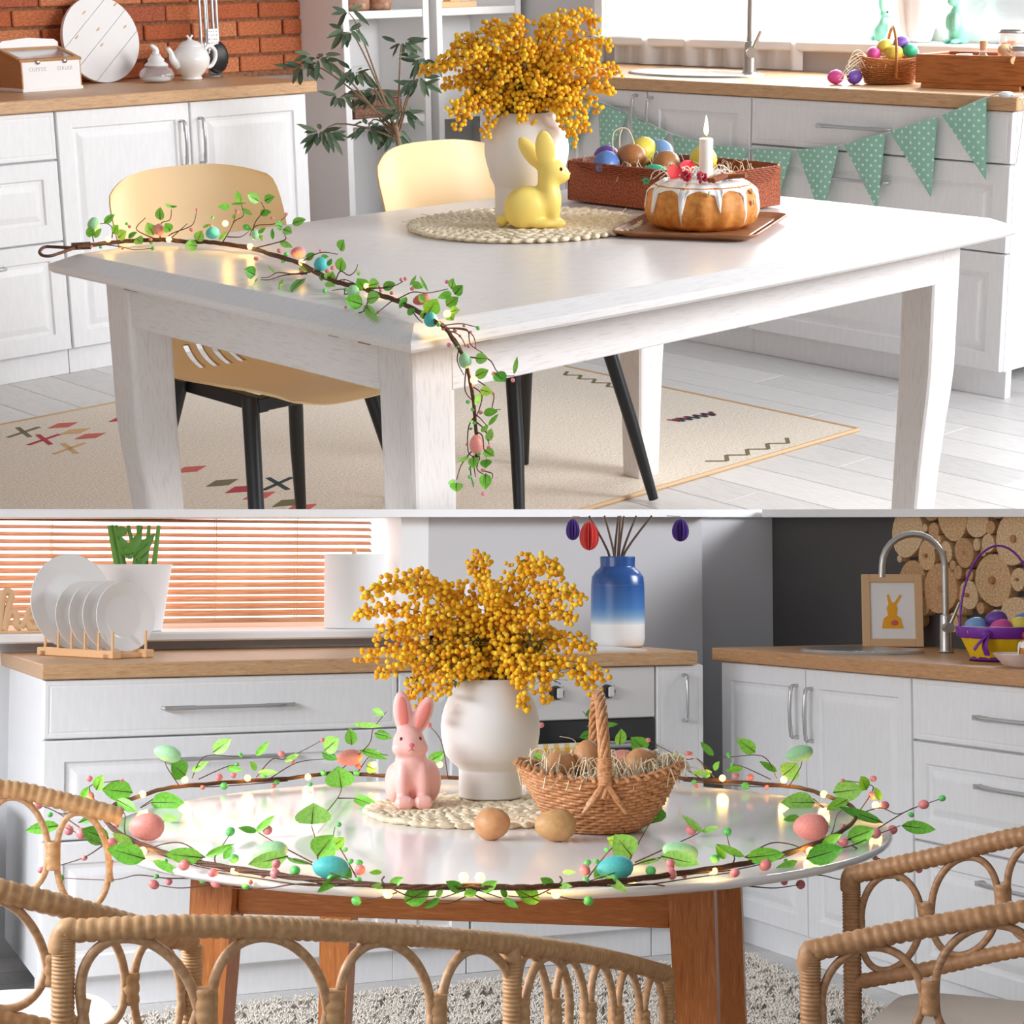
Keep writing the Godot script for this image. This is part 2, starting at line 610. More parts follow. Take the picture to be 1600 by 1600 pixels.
	M.tray = noisy(81, [C("8d5b39"), C("b27a51"), C("a06a44")], [0.2, 0.5, 0.8], Vector3(14, 14, 1.4), 0.42)
	M.wax = flat(C("faf4ea"), 0.4)
	M.flame = glow(C("ffd27a"), 9.0)
	M.rug = noisy(85, [C("ddcfbd"), C("e9dccb"), C("efe4d5")], [0.15, 0.5, 0.85], Vector3(5, 5, 3), 0.95, 0.08, 0.3)
	M.rug_edge = flat(C("d6b48c"), 0.9)
	M.shag = noisy(86, [C("c9bcab"), C("e3d9ca"), C("f0e8dc")], [0.15, 0.5, 0.85], Vector3(9, 9, 9), 0.95, 0.1, 2.0)
	M.tuft = flat(C("f2eadf"), 0.95)
	M.blue_fade = flat(Color.WHITE, 0.25)
	var fade := Gradient.new()
	fade.offsets = PackedFloat32Array([0.0, 0.22, 0.55, 1.0])
	fade.colors = PackedColorArray([C("e4e6e8"), C("9ab7d4"), C("4a7cb8"), C("2b5596")])
	var ft := GradientTexture2D.new()
	ft.gradient = fade
	ft.width = 8
	ft.height = 128
	ft.fill_from = Vector2(0, 0)
	ft.fill_to = Vector2(0, 1)
	M.blue_fade.albedo_texture = ft
	M.red = flat(C("b83a45"), 0.9)
	M.coral = flat(C("d0665c"), 0.9)
	M.olive = flat(C("77704f"), 0.9)
	M.tan = flat(C("d8b07c"), 0.9)
	M.navy = flat(C("2d3d44"), 0.9)
	M.pennant = dots()
	M.cord = flat(C("d9d7d5"), 0.8)
	M.glass = flat(Color(0.95, 0.98, 1.0, 0.12), 0.02)
	M.glass.transparency = BaseMaterial3D.TRANSPARENCY_ALPHA
	M.sheer = flat(C("fbfbfb"), 0.9)
	M.sheer.backlight_enabled = true
	M.sheer.backlight = Color(0.9, 0.9, 0.9)
	M.daylight = glow(C("fbfcff"), 1.6)
	M.slat = noisy(90, [C("d8986a"), C("e6ac82"), C("eebb95")], [0.2, 0.5, 0.85], Vector3(1, 8, 8), 0.5)
	M.slat.backlight_enabled = true
	M.slat.backlight = Color(0.35, 0.22, 0.12)
	M.bamboo = noisy(91, [C("94511f"), C("b26a31"), C("a35d28")], [0.2, 0.5, 0.8], Vector3(9, 9, 0.9), 0.5)
	M.pale_wood = noisy(92, [C("d3ae7f"), C("e6c79c")], [0.3, 0.7], Vector3(3, 6, 6), 0.55)
	M.peach_wood = flat(C("f0c08f"), 0.55)
	M.log_end = []
	for q in [["c39a6c", "e0bd8f"], ["b98a5e", "d3aa7c"], ["cda87e", "e6c9a0"]]:
		M.log_end.append(noisy(95 + M.log_end.size(), [C(q[0]), C(q[1])], [0.3, 0.7], Vector3(10, 10, 10), 0.75, 0.04))
	M.bark = flat(C("54382a"), 0.9)
	M.heart = flat(C("b5835a"), 0.8)
	M.olive_leaf = flat(C("4d6148"), 0.55)
	M.olive_leaf2 = flat(C("67775a"), 0.55)
	M.bark_pale = flat(C("8a7058"), 0.8)
	M.copper = noisy(97, [C("9c6a52"), C("c09a7c")], [0.3, 0.7], Vector3(5, 5, 5), 0.4)
	M.planter = noisy(98, [C("6f4d3c"), C("8e6a56")], [0.3, 0.7], Vector3(8, 8, 8), 0.85)
	M.blue_top = flat(C("27508f"), 0.25)
	M.blue_mid = flat(C("5b8ac0"), 0.25)
	M.purple_cloth = flat(C("7a2aa0"), 0.4)
	M.sun_yellow = flat(C("f0c818"), 0.55)
	M.frame_wood = flat(C("d9b286"), 0.55)
	M.orange = flat(C("f2a91c"), 0.6)
	M.paper_violet = flat(C("6b4aa0"), 0.8)
	M.paper_coral = flat(C("f0655f"), 0.8)
	M.branch = flat(C("6b5546"), 0.8)
	M.palm = flat(C("649a38"), 0.5)
	M.oven_glass = flat(C("2b2c2d"), 0.12)
	M.enamel = flat(C("e2e0de"), 0.35)
	M.grey_cloth = noisy(99, [C("a4a2a1"), C("bab8b7")], [0.3, 0.7], Vector3(20, 20, 20), 0.95)
	M.dark_gap = flat(C("2a2826"), 0.8)
	M.cinnamon = flat(C("8a4a26"), 0.7)
	M.raspberry = flat(C("b8233f"), 0.5)
	M.petal = flat(C("c41f38"), 0.55)
	M.seed = flat(C("b7ad6a"), 0.5)
	M.faint = flat(C("cfcfd2"), 0.6)

func dots() -> StandardMaterial3D:
	var im := Image.create(128, 128, false, Image.FORMAT_RGB8)
	im.fill(C("97cbb6"))
	for c in [Vector2(32, 32), Vector2(96, 96)]:
		for y in 128:
			for x in 128:
				if Vector2(x, y).distance_to(c) < 17.0:
					im.set_pixel(x, y, C("eef7f0"))
	var m := flat(Color.WHITE, 0.85)
	m.albedo_texture = ImageTexture.create_from_image(im)
	m.uv1_triplanar = true
	m.uv1_scale = Vector3(32, 32, 32)
	return m

func gingham() -> StandardMaterial3D:
	var im := Image.create(64, 64, false, Image.FORMAT_RGB8)
	for y in 64:
		for x in 64:
			var k := (1 if x < 32 else 0) + (1 if y < 32 else 0)
			im.set_pixel(x, y, [C("f4f0e8"), C("f3cd79"), C("eaa828")][k])
	var m := flat(Color.WHITE, 0.9)
	m.albedo_texture = ImageTexture.create_from_image(im)
	m.uv1_triplanar = true
	m.uv1_scale = Vector3(30, 30, 30)
	return m

# ------------------------------------------------------------------ kitchen units
func panel_front(w: float, h: float, raised := true) -> SurfaceTool:   # a front standing at z 0 to 0.02, lower left corner at the origin
	var st := mk()
	box(st, Vector3(w * 0.5, h * 0.5, 0.006), Vector3(w, h, 0.012), 0.002)
	var loops := [[0.0, 0.012], [0.0015, 0.018], [0.004, 0.02]]
	if raised:
		loops += [[0.055, 0.02], [0.06, 0.013], [0.07, 0.013], [0.088, 0.0185], [0.092, 0.019]]
	else:
		loops += [[0.012, 0.02], [0.016, 0.019], [0.02, 0.02]]
	for i in loops.size() - 1:
		var a: float = loops[i][0]
		var b: float = loops[i + 1][0]
		var za: float = loops[i][1]
		var zb: float = loops[i + 1][1]
		var A := [Vector3(a, a, za), Vector3(w - a, a, za), Vector3(w - a, h - a, za), Vector3(a, h - a, za)]
		var B := [Vector3(b, b, zb), Vector3(w - b, b, zb), Vector3(w - b, h - b, zb), Vector3(b, h - b, zb)]
		for k in 4:
			face(st, [A[k], A[(k + 1) % 4], B[(k + 1) % 4], B[k]], Vector3(w * 0.5, h * 0.5, -1.0))
	var e: float = loops[-1][0]
	var ze: float = loops[-1][1]
	face(st, [Vector3(e, e, ze), Vector3(w - e, e, ze), Vector3(w - e, h - e, ze), Vector3(e, h - e, ze)], Vector3(w * 0.5, h * 0.5, -1.0))
	return st

func bow_handle(len: float, upright: bool) -> SurfaceTool:
	var st := mk()
	var pts := [Vector3(-len * 0.5, 0, 0), Vector3(-len * 0.5, 0, 0.02), Vector3(-len * 0.36, 0, 0.027), Vector3(0, 0, 0.03), Vector3(len * 0.36, 0, 0.027), Vector3(len * 0.5, 0, 0.02), Vector3(len * 0.5, 0, 0)]
	var s := mk()
	tube(s, pts, 0.0055, 8, true, 1.0)
	var xf := Transform3D(Basis(Vector3.BACK, PI * 0.5) if upright else Basis.IDENTITY, Vector3.ZERO)
	st.append_from(s.commit(), 0, xf)
	for e in [-1, 1]:
		box(st, Vector3(e * len * 0.38, 0, 0.0255), Vector3(len * 0.24, 0.013, 0.006), 0.002, xf)
	return st

func cabinet(called: String, label: String, at: Vector3, turn: float, w: float, depth: float, fronts: Array, group := "", h := 0.86, plinth := 0.085) -> Node3D:
	var o := thing(called, label, "cabinet", at, turn, group)
	var st := mk()
	box(st, Vector3(w * 0.5, (h + plinth) * 0.5, -depth * 0.5 - 0.001), Vector3(w - 0.001, h - plinth, depth), 0.001)
	part("body", st, M.cab, o)
	st = mk()
	box(st, Vector3(w * 0.5, plinth * 0.5, -0.03), Vector3(w - 0.001, plinth, 0.03), 0.001)
	part("plinth", st, M.cab, o)
	for f in fronts:   # [kind, x0, x1, y0, y1, raised, handle x, handle y, length, upright]
		var d := part(f[0], panel_front(f[2] - f[1] - 0.004, f[4] - f[3] - 0.004, f[5]), M.cab, o, Transform3D(Basis.IDENTITY, Vector3(f[1] + 0.002, f[3] + 0.002, 0)))
		if f[8] > 0.0:
			part("handle", bow_handle(f[8], f[9]), M.chrome, d, Transform3D(Basis.IDENTITY, Vector3(f[6] - f[1], f[7] - f[3], 0.02)))
	return o

func gooseneck(called: String, label: String, at: Vector3, turn: float, h: float, reach: float, r := 0.012) -> Node3D:   # the spout points along local -x
	var o := thing(called, label, "faucet", at, turn)
	var st := mk()
	lathe(st, [Vector2(0, 0), Vector2(r * 2.0, 0), Vector2(r * 2.0, 0.006), Vector2(r * 1.7, 0.008), Vector2(r * 1.6, 0.07), Vector2(r * 1.5, 0.11), Vector2(r * 1.1, 0.113), Vector2(0, 0.113)], 20)
	part("base", st, M.steel, o)
	st = mk()
	var pts := [Vector3(0, 0.1, 0), Vector3(0, h - reach * 0.5, 0)]
	for k in 13:
		var a := PI * k / 12.0
		pts.append(Vector3(-reach * 0.5 + cos(a) * reach * 0.5, h - reach * 0.5 + sin(a) * reach * 0.5, 0))
	pts.append(Vector3(-reach - 0.002, h - reach * 0.5 - 0.035, 0))
	tube(st, pts, r * 0.9, 12)
	part("spout", st, M.steel, o)
	st = mk()
	tube(st, [Vector3(0, 0.075, 0.0), Vector3(0, 0.075, 0.05)], r * 1.35, 14)
	tube(st, [Vector3(0.002, 0.082, 0.042), Vector3(0.03, 0.15, 0.05)], [r * 0.5, r * 0.4], 8)
	part("lever", st, M.steel, o)
	return o

func round_sink(called: String, label: String, at: Vector3, rx: float, rz: float) -> void:
	var o := thing(called, label, "sink", at)
	var st := mk()
	var xf := Transform3D(Basis.from_scale(Vector3(rx, 1, rz)), Vector3.ZERO)
	lathe(st, [Vector2(0, 0.0015), Vector2(0.3, 0.0015), Vector2(0.72, 0.002), Vector2(0.86, 0.006), Vector2(0.93, 0.009), Vector2(0.98, 0.007), Vector2(1.0, 0.0005)], 40, xf)
	part("basin", st, M.steel, o)
	st = mk()
	lathe(st, [Vector2(0, 0.004), Vector2(0.02, 0.004), Vector2(0.026, 0.002), Vector2(0.026, 0.0)], 16)
	part("drain", st, M.chrome, o)

# ------------------------------------------------------------------ table things
func mimosa(called: String, label: String, at: Vector3, turn: float, sprays: Array, r: float) -> void:   # sprays: where each branch ends, from the mouth of the vase
	var o := thing(called, label, "bouquet", at, turn)
	var st := mk()
	var spots := []
	for e in sprays:
		var rise: float = maxf(e.y, 0.0) + 0.012 + 0.1 * absf(e.x)
		var p0 := Vector3(e.x * 0.06 + rng.randf_range(-0.02, 0.02), -0.08, e.z * 0.06)
		var p1 := Vector3(e.x * 0.3, rise * 0.55, e.z * 0.35)
		var p2 := Vector3(e.x * 0.72, maxf(e.y + 0.016, rise * 0.8), e.z * 0.75)
		if e.y < 0.0:
			p1 = Vector3(e.x * 0.35, 0.03, e.z * 0.4)
			p2 = Vector3(e.x * 0.8, 0.022, e.z * 0.85)
		var c := spline([p0, p1, p2, e], 22)
		var tw := []
		for k in 22:
			tw.append(0.0016 - 0.00005 * k)
		tube(st, c, tw, 5, false)
		for k in range(6, 22):
			var main: Vector3 = c[k]
			var many := 9 if k < 20 else 4
			for q in many:
				var d := Vector3(rng.randfn(), rng.randfn() - 0.35, rng.randfn()).normalized()
				var spread := 0.033 * (1.15 - k / 24.0)
				var L := rng.randf_range(0.25, 1.0) * spread + r
				spots.append(main + d * L)
				if q < 2:
					spots.append(main + d * (L * 0.5) + Vector3(rng.randf_range(-1, 1), rng.randf_range(-1, 1), rng.randf_range(-1, 1)) * r * 1.3)
				if q == 0:
					tube(st, [main, main + d * L], 0.0005, 3, false)
	part("stem", st, M.stem, o)
	st = mk()
	for k in 60:
		var e: Vector3 = sprays[rng.randi() % sprays.size()]
		var p := Vector3(e.x * rng.randf_range(0.2, 0.7), rng.randf_range(0.0, 0.07), e.z * rng.randf_range(0.2, 0.7))
		for i in 5:
			var d := Vector3(rng.randfn(), rng.randf_range(-0.3, 0.8), rng.randfn()).normalized()
			leaf_shape(st, p + d * 0.004, p + d * 0.03, 0.005, Vector3.UP, 0.1)
	part("foliage", st, M.dark_leaf, o)
	var sphere := SphereMesh.new()
	sphere.radius = 1.0
	sphere.height = 2.0
	sphere.radial_segments = 10
	sphere.rings = 5
	var kept := []
	var cells := {}
	for p in spots:   # the balls sit apart from one another
		var key := Vector3i((p / (r * 1.65)).floor())
		var free := true
		for dx in [-1, 0, 1]:
			for dy in [-1, 0, 1]:
				for dz in [-1, 0, 1]:
					var other = cells.get(key + Vector3i(dx, dy, dz))
					if other != null and p.distance_to(other) < r * 1.6:
						free = false
		if free:
			cells[key] = p
			kept.append(p)
	spots = kept
	spots.sort_custom(func(a, b): return a.z > b.z)
	for i in mini(300, spots.size()):
		var s := r * rng.randf_range(0.8, 1.15)
		shown("blossom", sphere, M.mimosa[rng.randi() % 4], o, Transform3D(Basis.from_scale(Vector3.ONE * s), spots[i]))
	for t in 4:
		var mine := []
		for i in range(300 + t, spots.size(), 4):
			mine.append(spots[i])
		var mm := MultiMesh.new()
		mm.transform_format = MultiMesh.TRANSFORM_3D
		mm.mesh = sphere
		mm.instance_count = mine.size()
		for i in mine.size():
			mm.set_instance_transform(i, Transform3D(Basis.from_scale(Vector3.ONE * r * rng.randf_range(0.8, 1.15)), mine[i]))
		var n := MultiMeshInstance3D.new()
		n.name = "blossoms"
		n.multimesh = mm
		n.material_override = M.mimosa[t]
		o.add_child(n, true)
		stuff(n)

func goblet_vase(called: String, label: String, at: Vector3, rb: float, rt: float, hf: float, h: float, m: Material) -> void:
	var o := thing(called, label, "vase", at)
	var st := mk()
	var P := [Vector2(0, 0), Vector2(rb * 0.97, 0), Vector2(rb, 0.003), Vector2(rb, hf * 0.9), Vector2(rb * 1.02, hf), Vector2(rb + (rt - rb) * 0.42, hf * 1.22)]
	for k in 9:
		var t := k / 8.0
		var y := hf * 1.45 + (h - hf * 1.45) * t
		P.append(Vector2(lerpf(rt * 0.86, rt * 0.62, t) + rt * 0.22 * sin(PI * clampf(t * 0.95 + 0.05, 0, 1)), y))
	P += [Vector2(rt * 0.56, h - 0.001), Vector2(rt * 0.55, h - 0.03), Vector2(0, h - 0.032)]
	lathe(st, P, 48)
	part("body", st, m, o)

func braided_mat(called: String, label: String, at: Vector3, r: float) -> void:
	var o := thing(called, label, "placemat", at)
	var w := 0.026
	var n := int(r / w)
	for k in n:
		var rad := r - w * (k + 0.5)
		var st := mk()
		var cnt := maxi(6, int(TAU * rad / 0.024))
		for s in 2:
			for q in cnt:
				var a := TAU * (q + 0.5 * s) / cnt + rng.randf_range(-0.01, 0.01)
				var t := Vector3(-sin(a), 0, cos(a))
				var out := Vector3(cos(a), 0, sin(a))
				var d := (t * 0.78 + out * (0.62 if s else -0.62)).normalized()
				var c := out * (rad + (0.0055 if s else -0.0055)) + Vector3(0, 0.0058 + rng.randf_range(-0.0012, 0.0015), 0)
				var b := Basis(d, Vector3.UP, d.cross(Vector3.UP))
				ball(st, c, Vector3(0.0185, 0.0058, 0.0078), 8, 4, b * Basis(Vector3.BACK, 0.12))
		part("braid_coil", st, M.straw, o)
	var st2 := mk()
	lathe(st2, [Vector2(0, 0.0), Vector2(r - 0.012, 0.0), Vector2(r - 0.012, 0.006), Vector2(0, 0.006)], 40)
	for k in 46:
		var a := rng.randf() * TAU
		var rr := r * rng.randf_range(0.75, 1.0)
		var p := Vector3(cos(a) * rr, 0.011, sin(a) * rr)
		tube(st2, [p, p + Vector3(cos(a) * 0.012 + rng.randf_range(-0.01, 0.01), rng.randf_range(0.002, 0.008), sin(a) * 0.012 + rng.randf_range(-0.01, 0.01))], 0.0006, 3, false)
	part("fibre_ends", st2, M.straw, o)

func shreds(n: int, c: Vector3, half: Vector3, loft: float) -> SurfaceTool:
	var st := mk()
	for k in n:
		var p := c + Vector3(rng.randf_range(-1, 1) * half.x, 0, rng.randf_range(-1, 1) * half.z)
		var a := rng.randf() * TAU
		var L := rng.randf_range(0.02, 0.05)
		var d := Vector3(cos(a), 0, sin(a)) * L
		var h := rng.randf_range(0.2, 1.0) * loft
		tube(st, spline([p, p + d * 0.3 + Vector3(0, h, 0), p + d * 0.7 + Vector3(rng.randf_range(-0.01, 0.01), h * 0.8, rng.randf_range(-0.01, 0.01)), p + d], 6), 0.0011, 3, false)
	return st

func egg_thing(label: String, at: Vector3, r: float, half: float, m: Material, tilt: Basis, group: String, called := "egg") -> void:
	var o := thing(called, label, "egg", at, 0.0, group)
	var st := mk()
	eggs(st, Vector3.ZERO, r, half, tilt)
	part("shell", st, m, o)

func lying(deg: float) -> Basis:   # an egg on its side, its axis turned by so much about the upright
	return Basis(Vector3.UP, deg_to_rad(deg)) * Basis(Vector3.BACK, PI * 0.5)

func strand_wall(st: SurfaceTool, rings: Array, sides: int, r: float, over: float) -> void:   # rows of weavers that pass before and behind the stakes
	for j in rings.size():
		var ring: Callable = rings[j]
		var pts := []
		var n := sides * 2
		for k in n + 1:
			var a := TAU * k / n
			var q: Array = ring.call(a)
			pts.append(q[0] + q[1] * over * (1.0 if (k + j) % 2 == 0 else -1.0))
		tube(st, spline(pts, n * 2 + 1), r, 5, false)

# ------------------------------------------------------------------ rattan chairs
func wrapped(st: SurfaceTool, pts: Array, r: Variant, pitch: float, sides := 12) -> void:   # a rail bound with cane
	var L := 0.0
	for i in pts.size() - 1:
		L += pts[i].distance_to(pts[i + 1])
	var n := int(L / pitch) * 4 + 1
	var c := spline(pts, n)
	var rr := []
	for k in n:
		var base: float = lerpf(r[0], r[1], float(k) / (n - 1)) if r is Array else r
		rr.append(base * (1.0 + 0.13 * pow(absf(sin(PI * k / 4.0)), 0.5) - 0.1 + 0.012 * sin(k * 1.7)))
	tube(st, c, rr, sides)

func loop_row(o: Node3D, joints: Array, tops: Array, bottoms: Array, r: float, m: Material, bind := 0.06, wrapm: Material = null) -> void:
	# a row of cane hoops: an arc over and an arc under from each joint to the next, the neighbours bound together
	for i in joints.size() - 1:
		for up in 2:
			var mid: Vector3 = tops[i] if up == 0 else bottoms[i]
			var a: Vector3 = joints[i]
			var b: Vector3 = joints[i + 1]
			var dv := (mid - (a + b) * 0.5)
			var s := (b - a).normalized() * r * 1.1
			var pts := [a + s - dv * 0.22]
			for k in range(0, 13):
				var t := PI * k / 12.0
				pts.append((a + b) * 0.5 - (b - a) * 0.5 * cos(t) * (1.0 - 0.02) + dv * pow(sin(t), 0.9) + s * cos(t))
			pts.append(b - s - dv * 0.22)
			var st := mk()
			tube(st, spline(pts, 30), r, 9)
			part("cane_loop", st, m, o)
	for i in range(1, joints.size() - 1):
		var d: Vector3 = (tops[i] - bottoms[i]).normalized()
		var st := mk()
		wrapped(st, [joints[i] - d * bind * 0.5, joints[i], joints[i] + d * bind * 0.5], r * 2.15, 0.009, 12)
		part("binding", st, wrapm if wrapm else m, o)

# ------------------------------------------------------------------ garlands (all lengths in millimetres, from the middle of the garland)
func lf(x0: float, y0: float, z0: float, x1: float, y1: float, z1: float, w: float) -> void:
	for s in ([1, -1] if twin and absf(x0) > 6.0 else [1]):
		var st := mk()
		var a := v(x0 * s, y0, z0)
		var b := v(x1 * s, y1, z1)
		var up := (eye + Vector3(rng.randf_range(-0.35, 0.35), rng.randf_range(-0.1, 0.4), rng.randf_range(-0.35, 0.35))).normalized()
		leaf_shape(st, a, b, w * 0.0013, up, rng.randf_range(-0.08, 0.14), rng.randf_range(0.15, 0.4))
		var l := part("leaf", st, M.leaf[rng.randi() % 4], garland)
		if w >= 12.0:
			st = mk()
			var n: Vector3 = up * 0.0012
			tube(st, [a + n, a.lerp(b, 0.45) + n, a.lerp(b, 0.8) + n], [0.0007, 0.0005, 0.0002], 4, false)
			part("midrib", st, M.twig, l)

func eg(x: float, y: float, z: float, rx: float, ry: float, tilt: float, kind: String) -> void:
	for s in ([1, -1] if twin and absf(x) > 6.0 else [1]):
		var st := mk()
		var side := eye.cross(Vector3.UP).normalized()
		var along := Basis(eye, deg_to_rad(-tilt * s)) * (side if rx > ry else Vector3.UP)
		var q := along.cross(eye).normalized()
		eggs(st, v(x * s, y, z), minf(rx, ry) * 0.001, maxf(rx, ry) * 0.001, Basis(q, along, q.cross(along)), 18)
		part("egg", st, M.egg[kind], garland)

func by(x: float, y: float, z: float, r: float, kind: String) -> void:
	for s in ([1, -1] if twin and absf(x) > 6.0 else [1]):
		var st := mk()
		var d := Vector3(rng.randfn(), rng.randfn() * 0.5, rng.randfn()).normalized()
		ball(st, v(x * s, y, z), Vector3(r, r * 0.82, r * 0.82) * 0.001, 10, 6, Basis(d, d.cross(eye).normalized(), d.cross(d.cross(eye)).normalized()))
		part("berry", st, M.berry[kind], garland)

func tw(pts: Array) -> void:
	for s in ([1, -1] if twin else [1]):
		var p := []
		for q in pts:
			p.append(Vector3(q.x * s, q.y, q.z))
		var st := mk()
		var n: int = p.size() * 4
		var rr := []
		for k in n:
			rr.append(twig_r * (1.0 - 0.5 * k / n))
		tube(st, spline(p, n), rr, 5)
		part("twig", st, M.twig, garland)

func bulb(x: float, y: float, z: float) -> void:
	for s in ([1, -1] if twin and absf(x) > 6.0 else [1]):
		var st := mk()
		ball(st, v(x * s, y, z), Vector3.ONE * 0.0062, 10, 6)
		var b := part("light_bulb", st, M.bulb, garland)
		var l := OmniLight3D.new()
		l.name = "bulb_light"
		garland.add_child(l, true)
		l.position = v(x * s, y, z)
		l.light_color = C("ffc45e")
		l.light_energy = bulb_e
		l.light_size = 0.004
		l.omni_range = 6.0
		l.omni_attenuation = 2.0
		l.shadow_enabled = true

func vine(pts: Array, both: bool) -> void:
	for s in ([1, -1] if both else [1]):
		for strand in 3:
			var p := []
			var n: int = pts.size() * 6
			var c := spline(pts, n)
			for k in n:
				var a := k * 0.55 + strand * TAU / 3.0
				var q: Vector3 = c[k]
				p.append(Vector3(q.x * s, q.y, q.z) + Vector3(cos(a) * 0.5, sin(a), -cos(a)) * vine_r * 0.85)
			var st := mk()
			tube(st, p, vine_r, 6)
			part("vine_stem", st, M.vine, garland)

func cordloop(pts: Array) -> void:
	var st := mk()
	tube(st, spline(pts, 50), 0.0032, 8)
	wrapped(st, [pts[0] + v(-14, 1, -3), pts[0] + v(4, 1, 6), pts[0] + v(20, 1, 14)], 0.0075, 0.004, 10)
	part("hanging_loop", st, M.vine, garland)

# ================================================================== the upper room
func upper_structure() -> void:
	# floor of pale boards
	var st := mk()
	box(st, Vector3(3.5, -0.06, -4.05), Vector3(3.8, 0.1, 4.0))
	var f := struct("floor", "pale whitewashed plank floor of the upper dining kitchen", st, M.gap)
	var x := 1.62
	var row := 0
	while x < 5.35:
		var z := -6.04 + 0.4 * (row % 3)
		if row % 3:
			plank(f, x, -6.04, z, row)
		while z < -2.08:
			var L := minf(1.2, -2.06 - z)
			plank(f, x, z, z + L, row + int(z * 7.0))
			z += 1.2
		x += 0.152
		row += 1
	# back wall: bricks on the left, taupe paint on the right
	st = mk()
	box(st, Vector3(3.6, 1.0, -6.11), Vector3(4.0, 2.0, 0.2))
	struct("wall_back", "taupe painted back wall beside the brick cladding", st, M.wall_taupe)
	st = mk()
	box(st, Vector3(3.2, 1.36, -6.005), Vector3(2.4, 0.96, 0.02))
	var b := struct("wall_brick", "orange brick cladding above the left worktop", st, M.mortar)
	var shapes := []
	for k in 3:
		st = mk()
		box(st, Vector3.ZERO, Vector3(0.196 + 0.003 * k, 0.056, 0.03), 0.004)
		shapes.append(st.commit())
	st = mk()
	box(st, Vector3.ZERO, Vector3(0.096, 0.056, 0.03), 0.004)
	var half := st.commit()
	for r in 14:
		var y := 0.93 + 0.0665 * r
		var bx := 2.2 + 0.1 * (r % 2)
		while bx < 4.36:
			var at := Vector3(bx + 0.1, y, -5.996 + rng.randf_range(-0.003, 0.003))
			var short := bx + 0.2 > 4.41
			if short:
				at.x = bx + 0.05
			shown("brick", half if short else shapes[rng.randi() % 3], M.brick[rng.randi() % 4], b, Transform3D(Basis(Vector3.BACK, rng.randf_range(-0.008, 0.008)), at))
			bx += 0.208
	# window wall on the right
	st = mk()
	box(st, Vector3(5.42, 0.5, -4.0), Vector3(0.2, 1.0, 4.2))
	box(st, Vector3(5.42, 1.5, -5.67), Vector3(0.2, 1.0, 0.86))
	box(st, Vector3(5.42, 1.92, -3.6), Vector3(0.2, 0.16, 3.4))
	box(st, Vector3(5.42, 1.5, -2.0), Vector3(0.2, 1.0, 0.2))
	struct("wall_right", "cool grey wall under and beside the bright upper window", st, M.wall_cool)
	# unseen left wall, placed to darken the faces turned left
	st = mk()
	box(st, Vector3(1.4, 1.0, -4.7), Vector3(0.1, 2.0, 2.8))
	struct("wall_left_unseen", "unseen taupe left wall shading the upper room", st, M.wall_taupe)
	st = mk()
	box(st, Vector3(5.38, 0.99, -3.67), Vector3(0.24, 0.035, 3.2), 0.006)
	var w := struct("window_1", "white framed window with a deep sill above the sink counter", st, M.white)
	for q in [[-5.22, 0.06], [-3.35, 0.05], [-2.14, 0.06]]:
		st = mk()
		box(st, Vector3(5.45, 1.42, q[0]), Vector3(0.06, 0.86, q[1]), 0.004)
		part("window_frame", st, M.white, w)
	for y in [1.045, 1.81]:
		st = mk()
		box(st, Vector3(5.45, y, -3.67), Vector3(0.06, 0.07, 3.1), 0.004)
		part("window_frame", st, M.white, w)
	for q in [[-4.28, 1.82], [-2.75, 1.16]]:
		st = mk()
		box(st, Vector3(5.452, 1.42, q[0]), Vector3(0.006, 0.72, q[1]))
		part("pane", st, M.glass, w)
	st = mk()
	box(st, Vector3(5.315, 1.4, -5.27), Vector3(0.02, 1.0, 0.05), 0.004)
	struct("trim_1", "white upright casing at the far side of the upper window", st, M.white)

func plank(f: Node, x: float, z0: float, z1: float, k: int) -> void:
	var st := mk()
	box(st, Vector3.ZERO, Vector3(0.1495, 0.012, z1 - z0 - 0.0015), 0.0008)
	part("plank", st, [M.floor_a, M.floor_b, M.floor_c][absi(k * 7 + k / 3) % 3], f, Transform3D(Basis.IDENTITY, Vector3(x + 0.076, -0.0065, (z0 + z1) * 0.5)))

